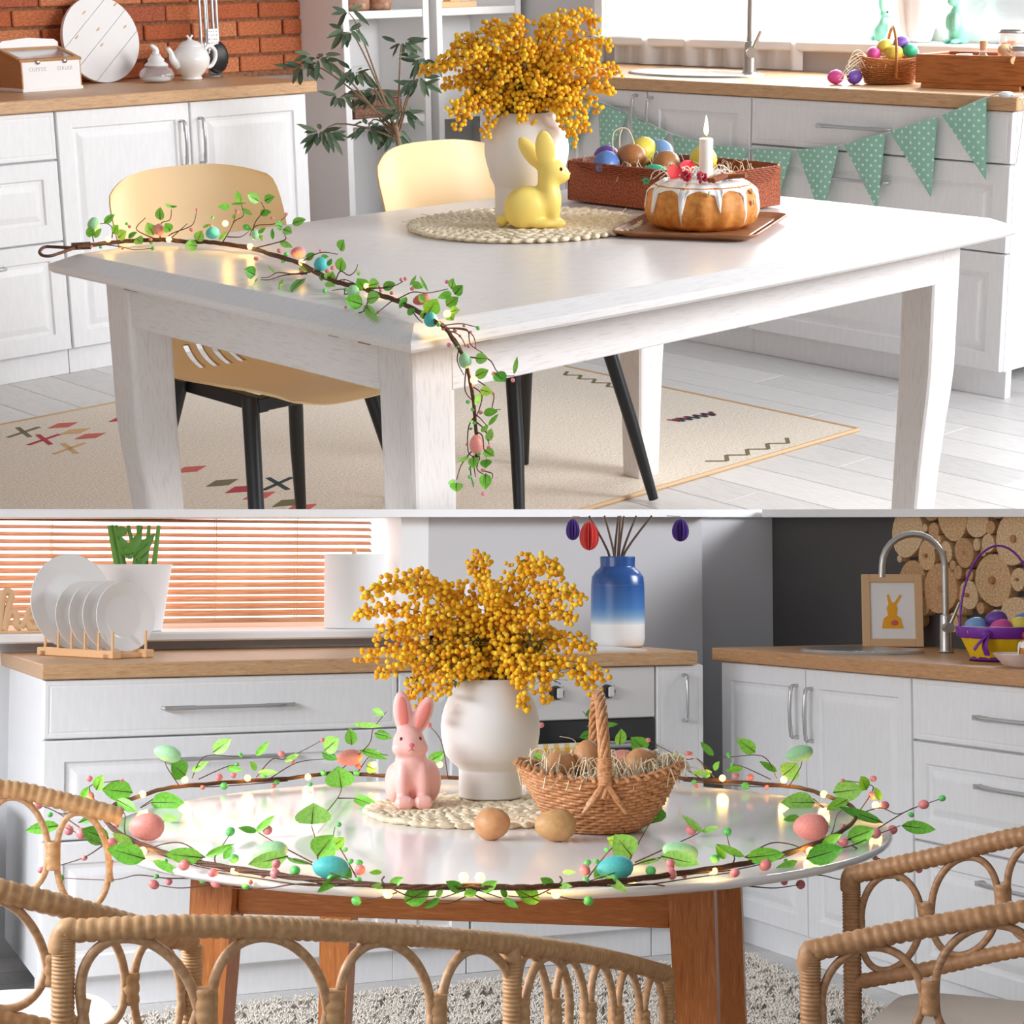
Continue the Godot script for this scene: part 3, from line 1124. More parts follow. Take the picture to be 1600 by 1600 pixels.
func upper_left_counter() -> void:
	var z := -5.345
	cabinet("drawer_cabinet", "white three drawer unit at the left end of the brick wall counter", Vector3(2.25, 0, z), 0, 0.655, 0.6, [["drawer", 0.0, 0.655, 0.705, 0.86, false, 0.33, 0.78, 0.2, false], ["drawer", 0.0, 0.655, 0.443, 0.705, true, 0.33, 0.64, 0.2, false], ["drawer", 0.0, 0.655, 0.085, 0.443, true, 0.33, 0.38, 0.2, false]])
	cabinet("door_cabinet", "white two door unit with chrome handles below the teapot", Vector3(2.907, 0, z), 0, 0.988, 0.6, [["door", 0.0, 0.502, 0.085, 0.86, true, 0.462, 0.72, 0.15, true], ["door", 0.502, 0.988, 0.085, 0.86, true, 0.536, 0.725, 0.15, true]])
	var st := mk()
	box(st, Vector3(3.09, 0.88, -5.645), Vector3(1.69, 0.04, 0.67), 0.003)
	single("worktop", "oak worktop in front of the orange brick wall", "worktop", st, M.oak)
	# storage box
	var o := thing("storage_box", "white wooden two compartment box with glazed lid reading COFFEE and SUGAR", "box", Vector3(3.08, 0.9, -5.72), 0.06)
	st = mk()
	box(st, Vector3(0, 0.006, 0), Vector3(0.235, 0.012, 0.15), 0.002)
	box(st, Vector3(0, 0.055, 0.066), Vector3(0.222, 0.09, 0.01), 0.001)
	box(st, Vector3(0, 0.075, -0.066), Vector3(0.222, 0.13, 0.01), 0.001)
	box(st, Vector3(0, 0.055, 0), Vector3(0.008, 0.085, 0.125), 0.001)
	part("body", st, M.white, o)
	for s in [-1, 1]:
		st = mk()
		prism(st, PackedVector2Array([Vector2(-0.07, 0.01), Vector2(0.07, 0.01), Vector2(0.07, 0.098), Vector2(-0.07, 0.132)]), -0.004, 0.004, Transform3D(Basis(Vector3.UP, -PI * 0.5), Vector3(s * 0.111, 0, 0)))
		part("side_panel", st, M.oak_deep, o)
	st = mk()
	prism(st, PackedVector2Array([Vector2(-0.115, 0), Vector2(0.115, 0), Vector2(0.115, 0.022), Vector2(0.1, 0.032), Vector2(0.0, 0.04), Vector2(-0.1, 0.032), Vector2(-0.115, 0.022)]), -0.006, 0.006, Transform3D(Basis.IDENTITY, Vector3(0, 0.132, -0.066)))
	part("crest", st, M.white, o)
	var lid := mk()
	var lx := Transform3D(Basis(Vector3.RIGHT, 0.26), Vector3(0, 0.12, 0))
	box(lid, Vector3(0, 0, 0.066), Vector3(0.24, 0.01, 0.018), 0.002, lx)
	box(lid, Vector3(0, 0, -0.058), Vector3(0.24, 0.01, 0.018), 0.002, lx)
	for s in [-1, 1]:
		box(lid, Vector3(s * 0.111, 0, 0), Vector3(0.018, 0.01, 0.11), 0.002, lx)
	var l := part("lid", lid, M.oak_deep, o)
	st = mk()
	box(st, Vector3(0, 0, 0), Vector3(0.206, 0.003, 0.11), 0.0, lx)
	part("pane", st, M.glass, l)
	st = mk()
	for s in [-1, 1]:
		lathe(st, [Vector2(0, -0.002), Vector2(0.007, -0.002), Vector2(0.008, 0.003), Vector2(0, 0.004)], 12, Transform3D(Basis(Vector3.RIGHT, PI * 0.5), Vector3(s * 0.052, 0.097, 0.073)))
	part("knob", st, M.steel, o)
	for q in [["COFFEE", -0.052], ["SUGAR", 0.052]]:
		var t := TextMesh.new()
		t.text = q[0]
		t.font = SystemFont.new()
		t.font.font_names = PackedStringArray(["Droid Serif"])
		t.font_size = 24
		t.pixel_size = 0.00075
		t.depth = 0.001
		shown("lettering", t, M.faint, o, Transform3D(Basis.IDENTITY, Vector3(q[1], 0.073, 0.0715)))
	# round board
	o = thing("round_board", "large round whitewashed plank board leaning on the brick wall", "serving board", Vector3(3.42, 0.9, -5.87), 0.0)
	var lean := Transform3D(Basis(Vector3.RIGHT, -0.17), Vector3(0, 0, 0))
	for k in 4:   # four planks cut to a disc, running aslant
		var y0 := -0.16 + 0.08 * k
		var poly := PackedVector2Array()
		for i in 64:
			poly.append(Vector2(cos(TAU * i / 64), sin(TAU * i / 64)) * 0.152)
		var strip := PackedVector2Array([Vector2(-0.2, y0 + 0.0008), Vector2(0.2, y0 + 0.0008), Vector2(0.2, y0 + 0.0792), Vector2(-0.2, y0 + 0.0792)])
		var cut := Geometry2D.intersect_polygons(poly, strip)
		st = mk()
		prism(st, cut[0], -0.009, 0.009, lean * Transform3D(Basis(Vector3.BACK, 0.72), Vector3(0, 0.152, 0)))
		part("plank", st, M.matte, o)
	st = mk()
	for q in [Vector2(-0.055, 0.245), Vector2(-0.01, 0.185), Vector2(-0.005, 0.13), Vector2(0.075, 0.27), Vector2(-0.1, 0.16), Vector2(0.1, 0.19)]:
		ball(st, lean * Vector3(q.x, q.y, 0.009), Vector3(0.014, 0.0035, 0.0008), 8, 4, Basis(Vector3.BACK, 0.75))
	part("worn_patch", st, M.frame_wood, o)
	# glass sugar bowl
	o = thing("sugar_bowl", "small round glass jar with a white swirled lid beside the teapot", "jar", Vector3(3.535, 0.9, -5.72))
	st = mk()
	lathe(st, [Vector2(0, 0), Vector2(0.045, 0), Vector2(0.06, 0.015), Vector2(0.063, 0.028), Vector2(0.055, 0.045), Vector2(0.04, 0.055), Vector2(0.038, 0.055), Vector2(0.052, 0.043), Vector2(0.06, 0.028), Vector2(0.056, 0.016), Vector2(0.042, 0.003), Vector2(0, 0.003)], 28)
	part("bowl", st, M.glass, o)
	st = mk()
	lathe(st, [Vector2(0, 0.004), Vector2(0.042, 0.004), Vector2(0.05, 0.014), Vector2(0.035, 0.02), Vector2(0, 0.022)], 20)
	part("sugar", st, M.matte, o)
	st = mk()
	lathe(st, [Vector2(0, 0.05), Vector2(0.043, 0.055), Vector2(0.04, 0.065), Vector2(0.028, 0.073), Vector2(0.03, 0.08), Vector2(0.02, 0.09), Vector2(0.016, 0.1), Vector2(0, 0.1)], 24)
	tube(st, spline([Vector3(0, 0.098, 0), Vector3(0.002, 0.112, 0), Vector3(-0.008, 0.124, 0), Vector3(-0.018, 0.13, 0)], 12), [0.013, 0.013, 0.012, 0.012, 0.011, 0.011, 0.01, 0.009, 0.008, 0.007, 0.006, 0.004], 10)
	part("lid", st, M.ceramic, o)
	# teapot
	o = thing("teapot", "white ceramic teapot with round handle in front of the bricks", "teapot", Vector3(3.69, 0.9, -5.735), 0.1)
	st = mk()
	lathe(st, [Vector2(0, 0), Vector2(0.036, 0), Vector2(0.038, 0.008), Vector2(0.034, 0.014), Vector2(0.05, 0.03), Vector2(0.066, 0.055), Vector2(0.069, 0.075), Vector2(0.062, 0.1), Vector2(0.045, 0.118), Vector2(0.038, 0.121), Vector2(0, 0.121)], 32)
	part("body", st, M.ceramic, o)
	st = mk()
	lathe(st, [Vector2(0.042, 0.119), Vector2(0.043, 0.123), Vector2(0.03, 0.135), Vector2(0.012, 0.141), Vector2(0.008, 0.145), Vector2(0, 0.145)], 24)
	tube(st, [Vector3(-0.012, 0.158, 0), Vector3(0, 0.144, 0), Vector3(0.012, 0.158, 0)], 0.0045, 8)
	part("lid", st, M.ceramic, o)
	st = mk()
	tube(st, spline([Vector3(0.06, 0.1, 0), Vector3(0.085, 0.118, 0), Vector3(0.112, 0.1, 0), Vector3(0.112, 0.07, 0), Vector3(0.09, 0.045, 0), Vector3(0.06, 0.045, 0)], 28), 0.0075, 10)
	part("handle", st, M.ceramic, o)
	st = mk()
	tube(st, spline([Vector3(-0.058, 0.055, 0), Vector3(-0.08, 0.075, 0), Vector3(-0.088, 0.1, 0), Vector3(-0.102, 0.118, 0)], 14), [0.018, 0.017, 0.016, 0.015, 0.014, 0.013, 0.012, 0.011, 0.01, 0.0095, 0.009, 0.0085, 0.0085, 0.008], 12)
	part("spout", st, M.ceramic, o)
	# utensils on a stand
	o = thing("utensil_stand", "black round utensil stand holding steel kitchen tools behind the teapot", "utensil stand", Vector3(3.845, 0.9, -5.85))
	st = mk()
	lathe(st, [Vector2(0, 0), Vector2(0.05, 0), Vector2(0.05, 0.006), Vector2(0.03, 0.01), Vector2(0.03, 0.012), Vector2(0, 0.012)], 24)
	tube(st, [Vector3(0, 0.01, 0), Vector3(0, 0.42, 0)], 0.006, 8)
	part("base", st, M.chrome, o)
	st = mk()
	ball(st, Vector3(0.02, 0.07, 0.02), Vector3(0.05, 0.06, 0.022), 16, 8)
	part("ladle", st, M.black, o)
	for q in [-0.045, -0.022, 0.01, 0.028]:
		st = mk()
		tube(st, [Vector3(q, 0.1, 0.02), Vector3(q, 0.44, 0.02)], 0.0062, 8)
		ball(st, Vector3(q, 0.1, 0.02), Vector3(0.014, 0.035, 0.004), 10, 6)
		part("utensil", st, M.chrome, o)
	st = mk()
	box(st, Vector3(0.0, 0.13, 0.03), Vector3(0.045, 0.09, 0.004), 0.001)
	for r in 6:
		for c in 4:
			ball(st, Vector3(-0.016 + 0.0107 * c, 0.095 + 0.014 * r, 0.032), Vector3(0.0028, 0.0028, 0.0022), 6, 3)
	part("grater", st, M.chrome, o)

func upper_shelf() -> void:
	var o := thing("shelf_unit", "tall white open shelf unit standing between the taupe wall and the window", "shelf unit", Vector3(4.83, 0, -5.86))
	var xs := [-0.45, -0.05, 0.02, 0.45]
	for k in 4:
		var st := mk()
		box(st, Vector3(xs[k], 1.0, 0), Vector3(0.03, 2.0, 0.3), 0.002)
		part("upright", st, M.white, o)
	for q in [[-0.25, 0.37], [0.235, 0.4]]:
		for y in [0.05, 0.27, 0.695, 1.105, 1.52]:
			var st := mk()
			box(st, Vector3(q[0], y, 0), Vector3(q[1], 0.03, 0.29), 0.002)
			part("shelf", st, M.white, o)
	var st2 := mk()
	box(st2, Vector3(0, 1.0, -0.145), Vector3(0.92, 2.0, 0.008))
	part("back_panel", st2, M.white, o)
	var st := mk()
	for q in [[4.475, 0.05, C("9c6a52")]]:
		lathe(st, [Vector2(0, 0), Vector2(0.05, 0), Vector2(0.055, 0.02), Vector2(0.055, 0.12), Vector2(0.045, 0.14), Vector2(0, 0.14)], 24)
	single("canister", "copper brown canister at the left end of the upper shelf", "canister", st, M.copper, Vector3(4.475, 1.12, -5.77))
	st = mk()
	lathe(st, [Vector2(0, 0), Vector2(0.042, 0), Vector2(0.05, 0.02), Vector2(0.05, 0.1), Vector2(0.04, 0.12), Vector2(0, 0.12)], 24)
	single("vase", "pale bronze vase next to the copper canister on the upper shelf", "vase", st, M.copper, Vector3(4.585, 1.12, -5.76))
	st = mk()
	box(st, Vector3(0, 0.012, 0), Vector3(0.19, 0.024, 0.1), 0.003)
	box(st, Vector3(0, 0.05, 0), Vector3(0.05, 0.06, 0.05), 0.004)
	single("wooden_stand", "small light wood stand on the right half of the upper shelf", "stand", st, M.peach_wood, Vector3(4.965, 1.12, -5.77))
	var pl := thing("planter_box", "brown wooden planter box with a glass jar on the lower shelf", "planter", Vector3(4.53, 0.71, -5.79))
	st = mk()
	box(st, Vector3(0, 0.05, 0), Vector3(0.23, 0.1, 0.14), 0.004)
	part("body", st, M.planter, pl)
	for y in [0.026, 0.056, 0.086]:
		st = mk()
		box(st, Vector3(0, y, 0.071), Vector3(0.236, 0.026, 0.008), 0.002)
		part("slat", st, M.planter, pl)
	st = mk()
	lathe(st, [Vector2(0, 0), Vector2(0.04, 0), Vector2(0.045, 0.02), Vector2(0.045, 0.09), Vector2(0.035, 0.1), Vector2(0, 0.1)], 20)
	single("glass_jar", "clear glass jar standing on the brown planter box", "jar", st, M.glass, Vector3(4.51, 0.81, -5.79))

func upper_plant() -> void:
	var o := thing("olive_tree", "potted olive like plant with narrow drooping leaves behind the second yellow chair", "plant", Vector3(3.77, 0.0078, -4.66))
	var st := mk()
	lathe(st, [Vector2(0, 0), Vector2(0.12, 0), Vector2(0.15, 0.26), Vector2(0.16, 0.28), Vector2(0.14, 0.28), Vector2(0.13, 0.25), Vector2(0, 0.25)], 28)
	part("pot", st, M.matte, o)
	var trunk := [Vector3(0, 0.24, 0), Vector3(0.01, 0.5, 0), Vector3(0.0, 0.72, 0.0), Vector3(-0.03, 0.79, 0.02)]
	st = mk()
	tube(st, spline(trunk, 16), 0.008, 8)
	part("trunk", st, M.bark_pale, o)
	# branch ends: (along the picture's right, height) turned into the room
	var ends := [[-0.24, 1.0, 14, 0.07], [-0.3, 0.97, 10, 0.05], [-0.13, 0.95, 12, 0.06], [-0.15, 1.08, 9, 0.045], [-0.15, 1.14, 5, 0.03], [-0.25, 0.76, 18, 0.07], [-0.1, 0.77, 12, 0.06], [-0.02, 0.75, 10, 0.05], [-0.07, 0.88, 10, 0.06], [0.02, 1.04, 8, 0.05], [0.07, 0.92, 12, 0.06], [0.09, 0.99, 8, 0.05], [0.02, 0.83, 9, 0.05], [-0.19, 0.87, 8, 0.05]]
	var right := Vector3(0.736, 0, 0.677)
	for e in ends:
		var tip: Vector3 = right * e[0] + Vector3(0, e[1], 0) + Vector3(-0.677, 0, 0.736) * rng.randf_range(-0.07, 0.07)
		var from: Vector3 = trunk[2].lerp(trunk[3], rng.randf())
		st = mk()
		tube(st, spline([from, from.lerp(tip, 0.4) + Vector3(0, 0.03, 0), from.lerp(tip, 0.8) + Vector3(0, 0.035, 0), tip], 10), [0.004, 0.0038, 0.0035, 0.0033, 0.003, 0.0028, 0.0025, 0.002, 0.0018, 0.0015], 5)
		part("branch", st, M.bark_pale, o)
		for k in int(e[2] * 1.5):
			var a := rng.randf() * TAU
			var p: Vector3 = tip + Vector3(cos(a), rng.randf_range(-0.5, 0.6), sin(a)) * e[3] * rng.randf_range(0.1, 0.6)
			var d := Vector3(cos(a) * 0.7, rng.randf_range(-1.1, 0.35), sin(a) * 0.7).normalized()
			st = mk()
			leaf_shape(st, p, p + d * rng.randf_range(0.045, 0.075), 0.017, Vector3(-0.5, 0.6, 0.6), 0.12)
			part("leaf", st, M.olive_leaf if rng.randf() < 0.65 else M.olive_leaf2, o)

func upper_right_counter() -> void:
	var q := -PI * 0.5
	cabinet("door_cabinet", "white single door unit half hidden behind the yellow flowers at the window corner", Vector3(4.69, 0, -5.28), q, 0.47, 0.6, [["door", 0.0, 0.47, 0.085, 0.86, true, 0.42, 0.72, 0.15, true]])
	cabinet("door_cabinet", "white two door unit below the upper sink behind the bunting", Vector3(4.69, 0, -4.81), q, 0.875, 0.6, [["door", 0.0, 0.407, 0.085, 0.86, true, 0.36, 0.785, 0.11, true], ["door", 0.407, 0.875, 0.085, 0.86, true, 0.432, 0.78, 0.11, true]])
	cabinet("drawer_cabinet", "white drawer unit at the right end below the egg basket", Vector3(4.69, 0, -3.935), q, 0.985, 0.6, [["drawer", 0.0, 0.985, 0.705, 0.86, false, 0.42, 0.782, 0.27, false], ["drawer", 0.0, 0.985, 0.443, 0.705, true, 0.42, 0.62, 0.27, false], ["drawer", 0.0, 0.985, 0.085, 0.443, true, 0.42, 0.36, 0.27, false]])
	var st := mk()
	box(st, Vector3(4.99, 0.88, -4.11), Vector3(0.655, 0.04, 2.345), 0.003)
	single("worktop", "oak worktop running under the bright window with the sink in it", "worktop", st, M.oak_z)
	round_sink("kitchen_sink", "round steel sink set in the window worktop", Vector3(4.95, 0.9, -4.43), 0.17, 0.29)
	gooseneck("faucet", "tall brushed steel tap with a side lever in front of the sheer curtain", Vector3(5.08, 0.9, -4.29), deg_to_rad(-42.6), 0.5, 0.2, 0.014)
	# sheer curtain
	st = mk()
	var P := []
	for j in 12:
		var rowv := PackedVector3Array()
		for i in 61:
			var z := -5.15 + 0.95 * i / 60.0
			rowv.append(Vector3(5.275 + 0.012 * sin(i * 0.95) + 0.008 * sin(i * 0.41 + j * 0.15), 0.905 + 0.95 * j / 11.0, z + 0.01 * sin(i * 0.5)))
		P.append(rowv)
	grid(st, P, false, false)
	single("sheer_curtain", "white sheer curtain hanging in folds behind the sink tap", "curtain", st, M.sheer)
	# figures on the sill
	var mint := mint_bunny()
	var m := thing("bunny_figurine", "mint green bunny figurine on the sill behind the egg basket", "figurine", Vector3(5.37, 1.008, -3.945), deg_to_rad(-42.6), "mint bunnies on the window sill")
	shown("body", mint, M.bunny_mint, m, Transform3D(Basis.from_scale(Vector3.ONE * 0.55), Vector3.ZERO))
	bunny_eyes(m, Vector3(0.026, 0.096, 0), 0.0115, M.mouth)
	m = thing("bunny_figurine", "mint green bunny figurine on the sill right of the white knitted vase", "figurine", Vector3(5.36, 1.008, -3.62), deg_to_rad(170.0), "mint bunnies on the window sill")
	shown("body", mint, M.bunny_mint, m, Transform3D(Basis.from_scale(Vector3.ONE * 0.85), Vector3.ZERO))
	bunny_eyes(m, Vector3(0.039, 0.15, 0), 0.0175, M.mouth)
	var o := thing("ribbed_vase", "large white ceramic vase with moulded ribs between two mint bunnies", "vase", Vector3(5.37, 1.008, -3.79))
	st = mk()
	lathe(st, [Vector2(0, 0), Vector2(0.045, 0), Vector2(0.05, 0.01), Vector2(0.062, 0.06), Vector2(0.073, 0.13), Vector2(0.073, 0.2), Vector2(0.06, 0.27), Vector2(0.05, 0.3), Vector2(0.045, 0.3), Vector2(0, 0.29)], 48, Transform3D.IDENTITY, 8, 0.025)
	part("body", st, M.matte, o)
	# egg basket and loose eggs
	o = thing("egg_basket", "small orange wicker basket with hoop handle full of dyed eggs on the worktop", "basket", Vector3(4.93, 0.9, -3.58), deg_to_rad(-42.6))
	st = mk()
	var rings := []
	for j in 13:
		var t := j / 12.0
		rings.append(func(a): return [Vector3(cos(a) * (0.075 + 0.032 * t), 0.006 + 0.072 * t + 0.012 * cos(a) * cos(a) * t, sin(a) * (0.055 + 0.025 * t)), Vector3(cos(a), 0, sin(a))])
	strand_wall(st, rings, 15, 0.0034, 0.0035)
	lathe(st, [Vector2(0, 0.002), Vector2(0.9, 0.002), Vector2(1.0, 0.006), Vector2(0, 0.008)], 24, Transform3D(Basis.from_scale(Vector3(0.075, 1, 0.055)), Vector3.ZERO))
	lathe(st, [Vector2(0, 0.03), Vector2(0.93, 0.05), Vector2(0.94, 0.052), Vector2(0, 0.05)], 24, Transform3D(Basis.from_scale(Vector3(0.09, 1, 0.068)), Vector3.ZERO))
	part("woven_body", st, M.wicker_orange, o)
	st = mk()
	tube(st, spline([Vector3(0.005, 0.02, 0.078), Vector3(0.005, 0.1, 0.076), Vector3(0.005, 0.155, 0.045), Vector3(0.005, 0.178, 0), Vector3(0.005, 0.155, -0.045), Vector3(0.005, 0.1, -0.076), Vector3(0.005, 0.02, -0.078)], 40), 0.0075, 8, true, 0.6)
	part("handle", st, M.wicker_orange, o)
	part("straw", shreds(60, Vector3(-0.03, 0.055, 0), Vector3(0.08, 0, 0.05), 0.03), M.shred, o)
	st = mk()
	for k in 5:
		tube(st, spline([Vector3(-0.08, 0.09, 0.03), Vector3(-0.11, 0.11 - 0.01 * k, 0.04), Vector3(-0.13 - 0.01 * k, 0.1 - 0.02 * k, 0.05), Vector3(-0.14, 0.07 - 0.012 * k, 0.05)], 8), 0.0015, 4)
	part("bow", st, M.shred, o)
	var g := "dyed eggs in and beside the orange basket"
	for e in [["yellow", -0.018, 0.118, -0.005, "yellow dyed egg behind the hoop handle of the orange basket"], ["yellow", 0.006, 0.098, 0.03, "yellow dyed egg low behind the hoop in the orange basket"], ["violet", 0.035, 0.128, -0.005, "violet dyed egg on top of the orange basket"], ["green", 0.058, 0.105, 0.025, "green dyed egg at the right of the orange basket"], ["pink", -0.055, 0.095, 0.01, "pink dyed egg at the left inside the orange basket"], ["pink", 0.075, 0.09, -0.015, "pink dyed egg half hidden by the green egg in the orange basket"]]:
		var p: Vector3 = o.transform.basis.orthonormalized() * Vector3(e[1], e[2], e[3])
		egg_thing(e[4], Vector3(4.93, 0.9, -3.58) + room.basis.orthonormalized().inverse() * p, 0.0235, 0.029, M.dye[e[0]], lying(rng.randf_range(-60, 60)), g)
	egg_thing("glossy pink dyed egg lying on the worktop left of the orange basket", Vector3(4.805, 0.9235, -3.7), 0.0235, 0.028, M.dye.pink, lying(-20), g)
	egg_thing("violet dyed egg lying against the orange basket on the worktop", Vector3(4.835, 0.9235, -3.648), 0.0235, 0.028, M.dye.violet, lying(10), g)
	# wooden box with jars
	o = thing("wooden_box", "dark bamboo tray box with handles at the right end of the worktop", "box", Vector3(4.95, 0.9, -3.235), 0.12)
	st = mk()
	box(st, Vector3(0, 0.062, 0.0), Vector3(0.2, 0.008, 0.36), 0.001)
	for s in [-1, 1]:
		box(st, Vector3(s * 0.1, 0.059, 0), Vector3(0.012, 0.087, 0.37), 0.002)
		box(st, Vector3(0, 0.059, s * 0.18), Vector3(0.2, 0.087, 0.012), 0.002)
		box(st, Vector3(s * 0.1, 0.008, 0), Vector3(0.012, 0.016, 0.33), 0.002)
	part("body", st, M.bamboo, o)
	jar("glass_jar", "clear glass jar with a grey lid standing in the bamboo box", Vector3(4.97, 0.966, -3.16), 0.042, 0.1, true)
	jar("glass_jar", "low glass jar with a wide grey lid at the near end of the bamboo box", Vector3(4.93, 0.966, -3.09), 0.04, 0.052, false)
	jar("spice_jar", "small glass spice jar with a dark lid at the far end of the bamboo box", Vector3(4.98, 0.966, -3.335), 0.024, 0.02, false)
	o = thing("corked_bottle", "tiny round glass bottle with a cork in the bamboo box", "bottle", Vector3(4.97, 0.966, -3.262))
	st = mk()
	lathe(st, [Vector2(0, 0), Vector2(0.03, 0), Vector2(0.031, 0.008), Vector2(0.02, 0.026), Vector2(0.011, 0.034), Vector2(0.01, 0.05), Vector2(0.013, 0.053), Vector2(0, 0.053)], 20)
	part("flask", st, M.glass, o)
	st = mk()
	lathe(st, [Vector2(0, 0.045), Vector2(0.0095, 0.045), Vector2(0.0125, 0.074), Vector2(0, 0.074)], 14)
	part("cork", st, M.frame_wood, o)
	st = mk()
	tube(st, spline([Vector3(-0.05, 0.0, 0.05), Vector3(-0.045, 0.012, 0.0), Vector3(-0.04, 0.03, -0.04)], 12), [0.012, 0.011, 0.01, 0.009, 0.009, 0.009, 0.009, 0.009, 0.011, 0.013, 0.016, 0.018], 12)
	single("pestle", "pink wooden pestle lying across the near corner of the bamboo box", "pestle", st, M.peach_wood, Vector3(4.93, 0.99, -3.1), -0.5)
	bunting()

func jar(called: String, label: String, at: Vector3, r: float, h: float, full: bool) -> void:
	var o := thing(called, label, "jar", at)
	var st := mk()
	lathe(st, [Vector2(0, 0), Vector2(r * 0.95, 0), Vector2(r, 0.004), Vector2(r, h), Vector2(r * 0.94, h), Vector2(r * 0.94, 0.004), Vector2(0, 0.004)], 28)
	part("glass", st, M.glass, o)
	st = mk()
	lathe(st, [Vector2(0, h), Vector2(r * 1.04, h), Vector2(r * 1.06, h + 0.003), Vector2(r * 1.02, h + 0.012), Vector2(0, h + 0.013)], 28)
	part("lid", st, M.steel, o)
	if full:
		st = mk()
		for k in 24:
			ball(st, Vector3(rng.randf_range(-0.6, 0.6) * r, rng.randf_range(0.02, h * 0.75), rng.randf_range(-0.6, 0.6) * r), Vector3(0.009, 0.005, 0.007), 6, 4, Basis(Vector3.UP, rng.randf() * 3.0))
		stuff(part("pasta", st, M.orange, o))

func bunting() -> void:
	var o := thing("pennant_bunting", "garland of green polka dot pennants slung across the white right counter", "bunting", Vector3(4.645, 0.76, -3.9))
	var nodes := [[-4.86, 0.85], [-4.62, 0.815], [-4.456, 0.777], [-4.266, 0.722], [-4.095, 0.697], [-3.915, 0.695], [-3.727, 0.702], [-3.543, 0.729], [-3.37, 0.778], [-3.185, 0.836], [-3.02, 0.9]]
	var pts := []
	for q in nodes:
		pts.append(Vector3(0, q[1] - 0.76, q[0] + 3.9))
	pts.append(Vector3(-0.004, 0.148, 0.935))
	pts.append(Vector3(0.06, 0.146, 0.95))
	var st := mk()
	tube(st, spline(pts, 90), 0.0038, 6, true, 0.6)
	part("string", st, M.cord, o)
	st = mk()
	ball(st, Vector3(0.01, 0.147, 0.93), Vector3(0.02, 0.01, 0.025), 10, 6)
	tube(st, spline([Vector3(0.0, 0.15, 0.94), Vector3(0.01, 0.13, 0.985), Vector3(0.005, 0.06, 0.99), Vector3(0.01, -0.05, 0.975)], 14), 0.0016, 5)
	part("knot", st, M.cord, o)
	for i in nodes.size() - 1:
		var a: Vector3 = pts[i]
		var b: Vector3 = pts[i + 1]
		var e := (b - a).normalized()
		var n := Vector3(0, -e.z, e.y) if e.z > 0 else Vector3(0, e.z, -e.y)
		var tip := (a + b) * 0.5 + n * 0.225
		st = mk()
		var f0 := a + e * 0.008
		var f1 := b - e * 0.008
		var P := []
		for j in 7:   # a little belly in the cloth
			var t := j / 6.0
			var rowv := PackedVector3Array()
			for k in 5:
				var s := k / 4.0
				var p := f0.lerp(f1, s).lerp(tip, t)
				rowv.append(p + Vector3(-0.003 - 0.007 * sin(PI * s) * (1.0 - t) - 0.012 * t * sin(i * 1.3), 0, 0))
			P.append(rowv)
		grid(st, P, false, true)
		var Q := []
		for rowv in P:
			var r2 := PackedVector3Array()
			for p in rowv:
				r2.append(p + Vector3(0.0012, 0, 0))
			Q.append(r2)
		grid(st, Q, false, false)
		part("pennant", st, M.pennant, o)

func table_outline(hx: float, hz: float, bow: float) -> Array:
	var o := []
	for s in [1, -1]:
		for k in 17:
			var t := k / 16.0 * 2.0 - 1.0
			o.append(Vector2(t * hx * s, s * (hz + bow * (1.0 - t * t))))
	return o

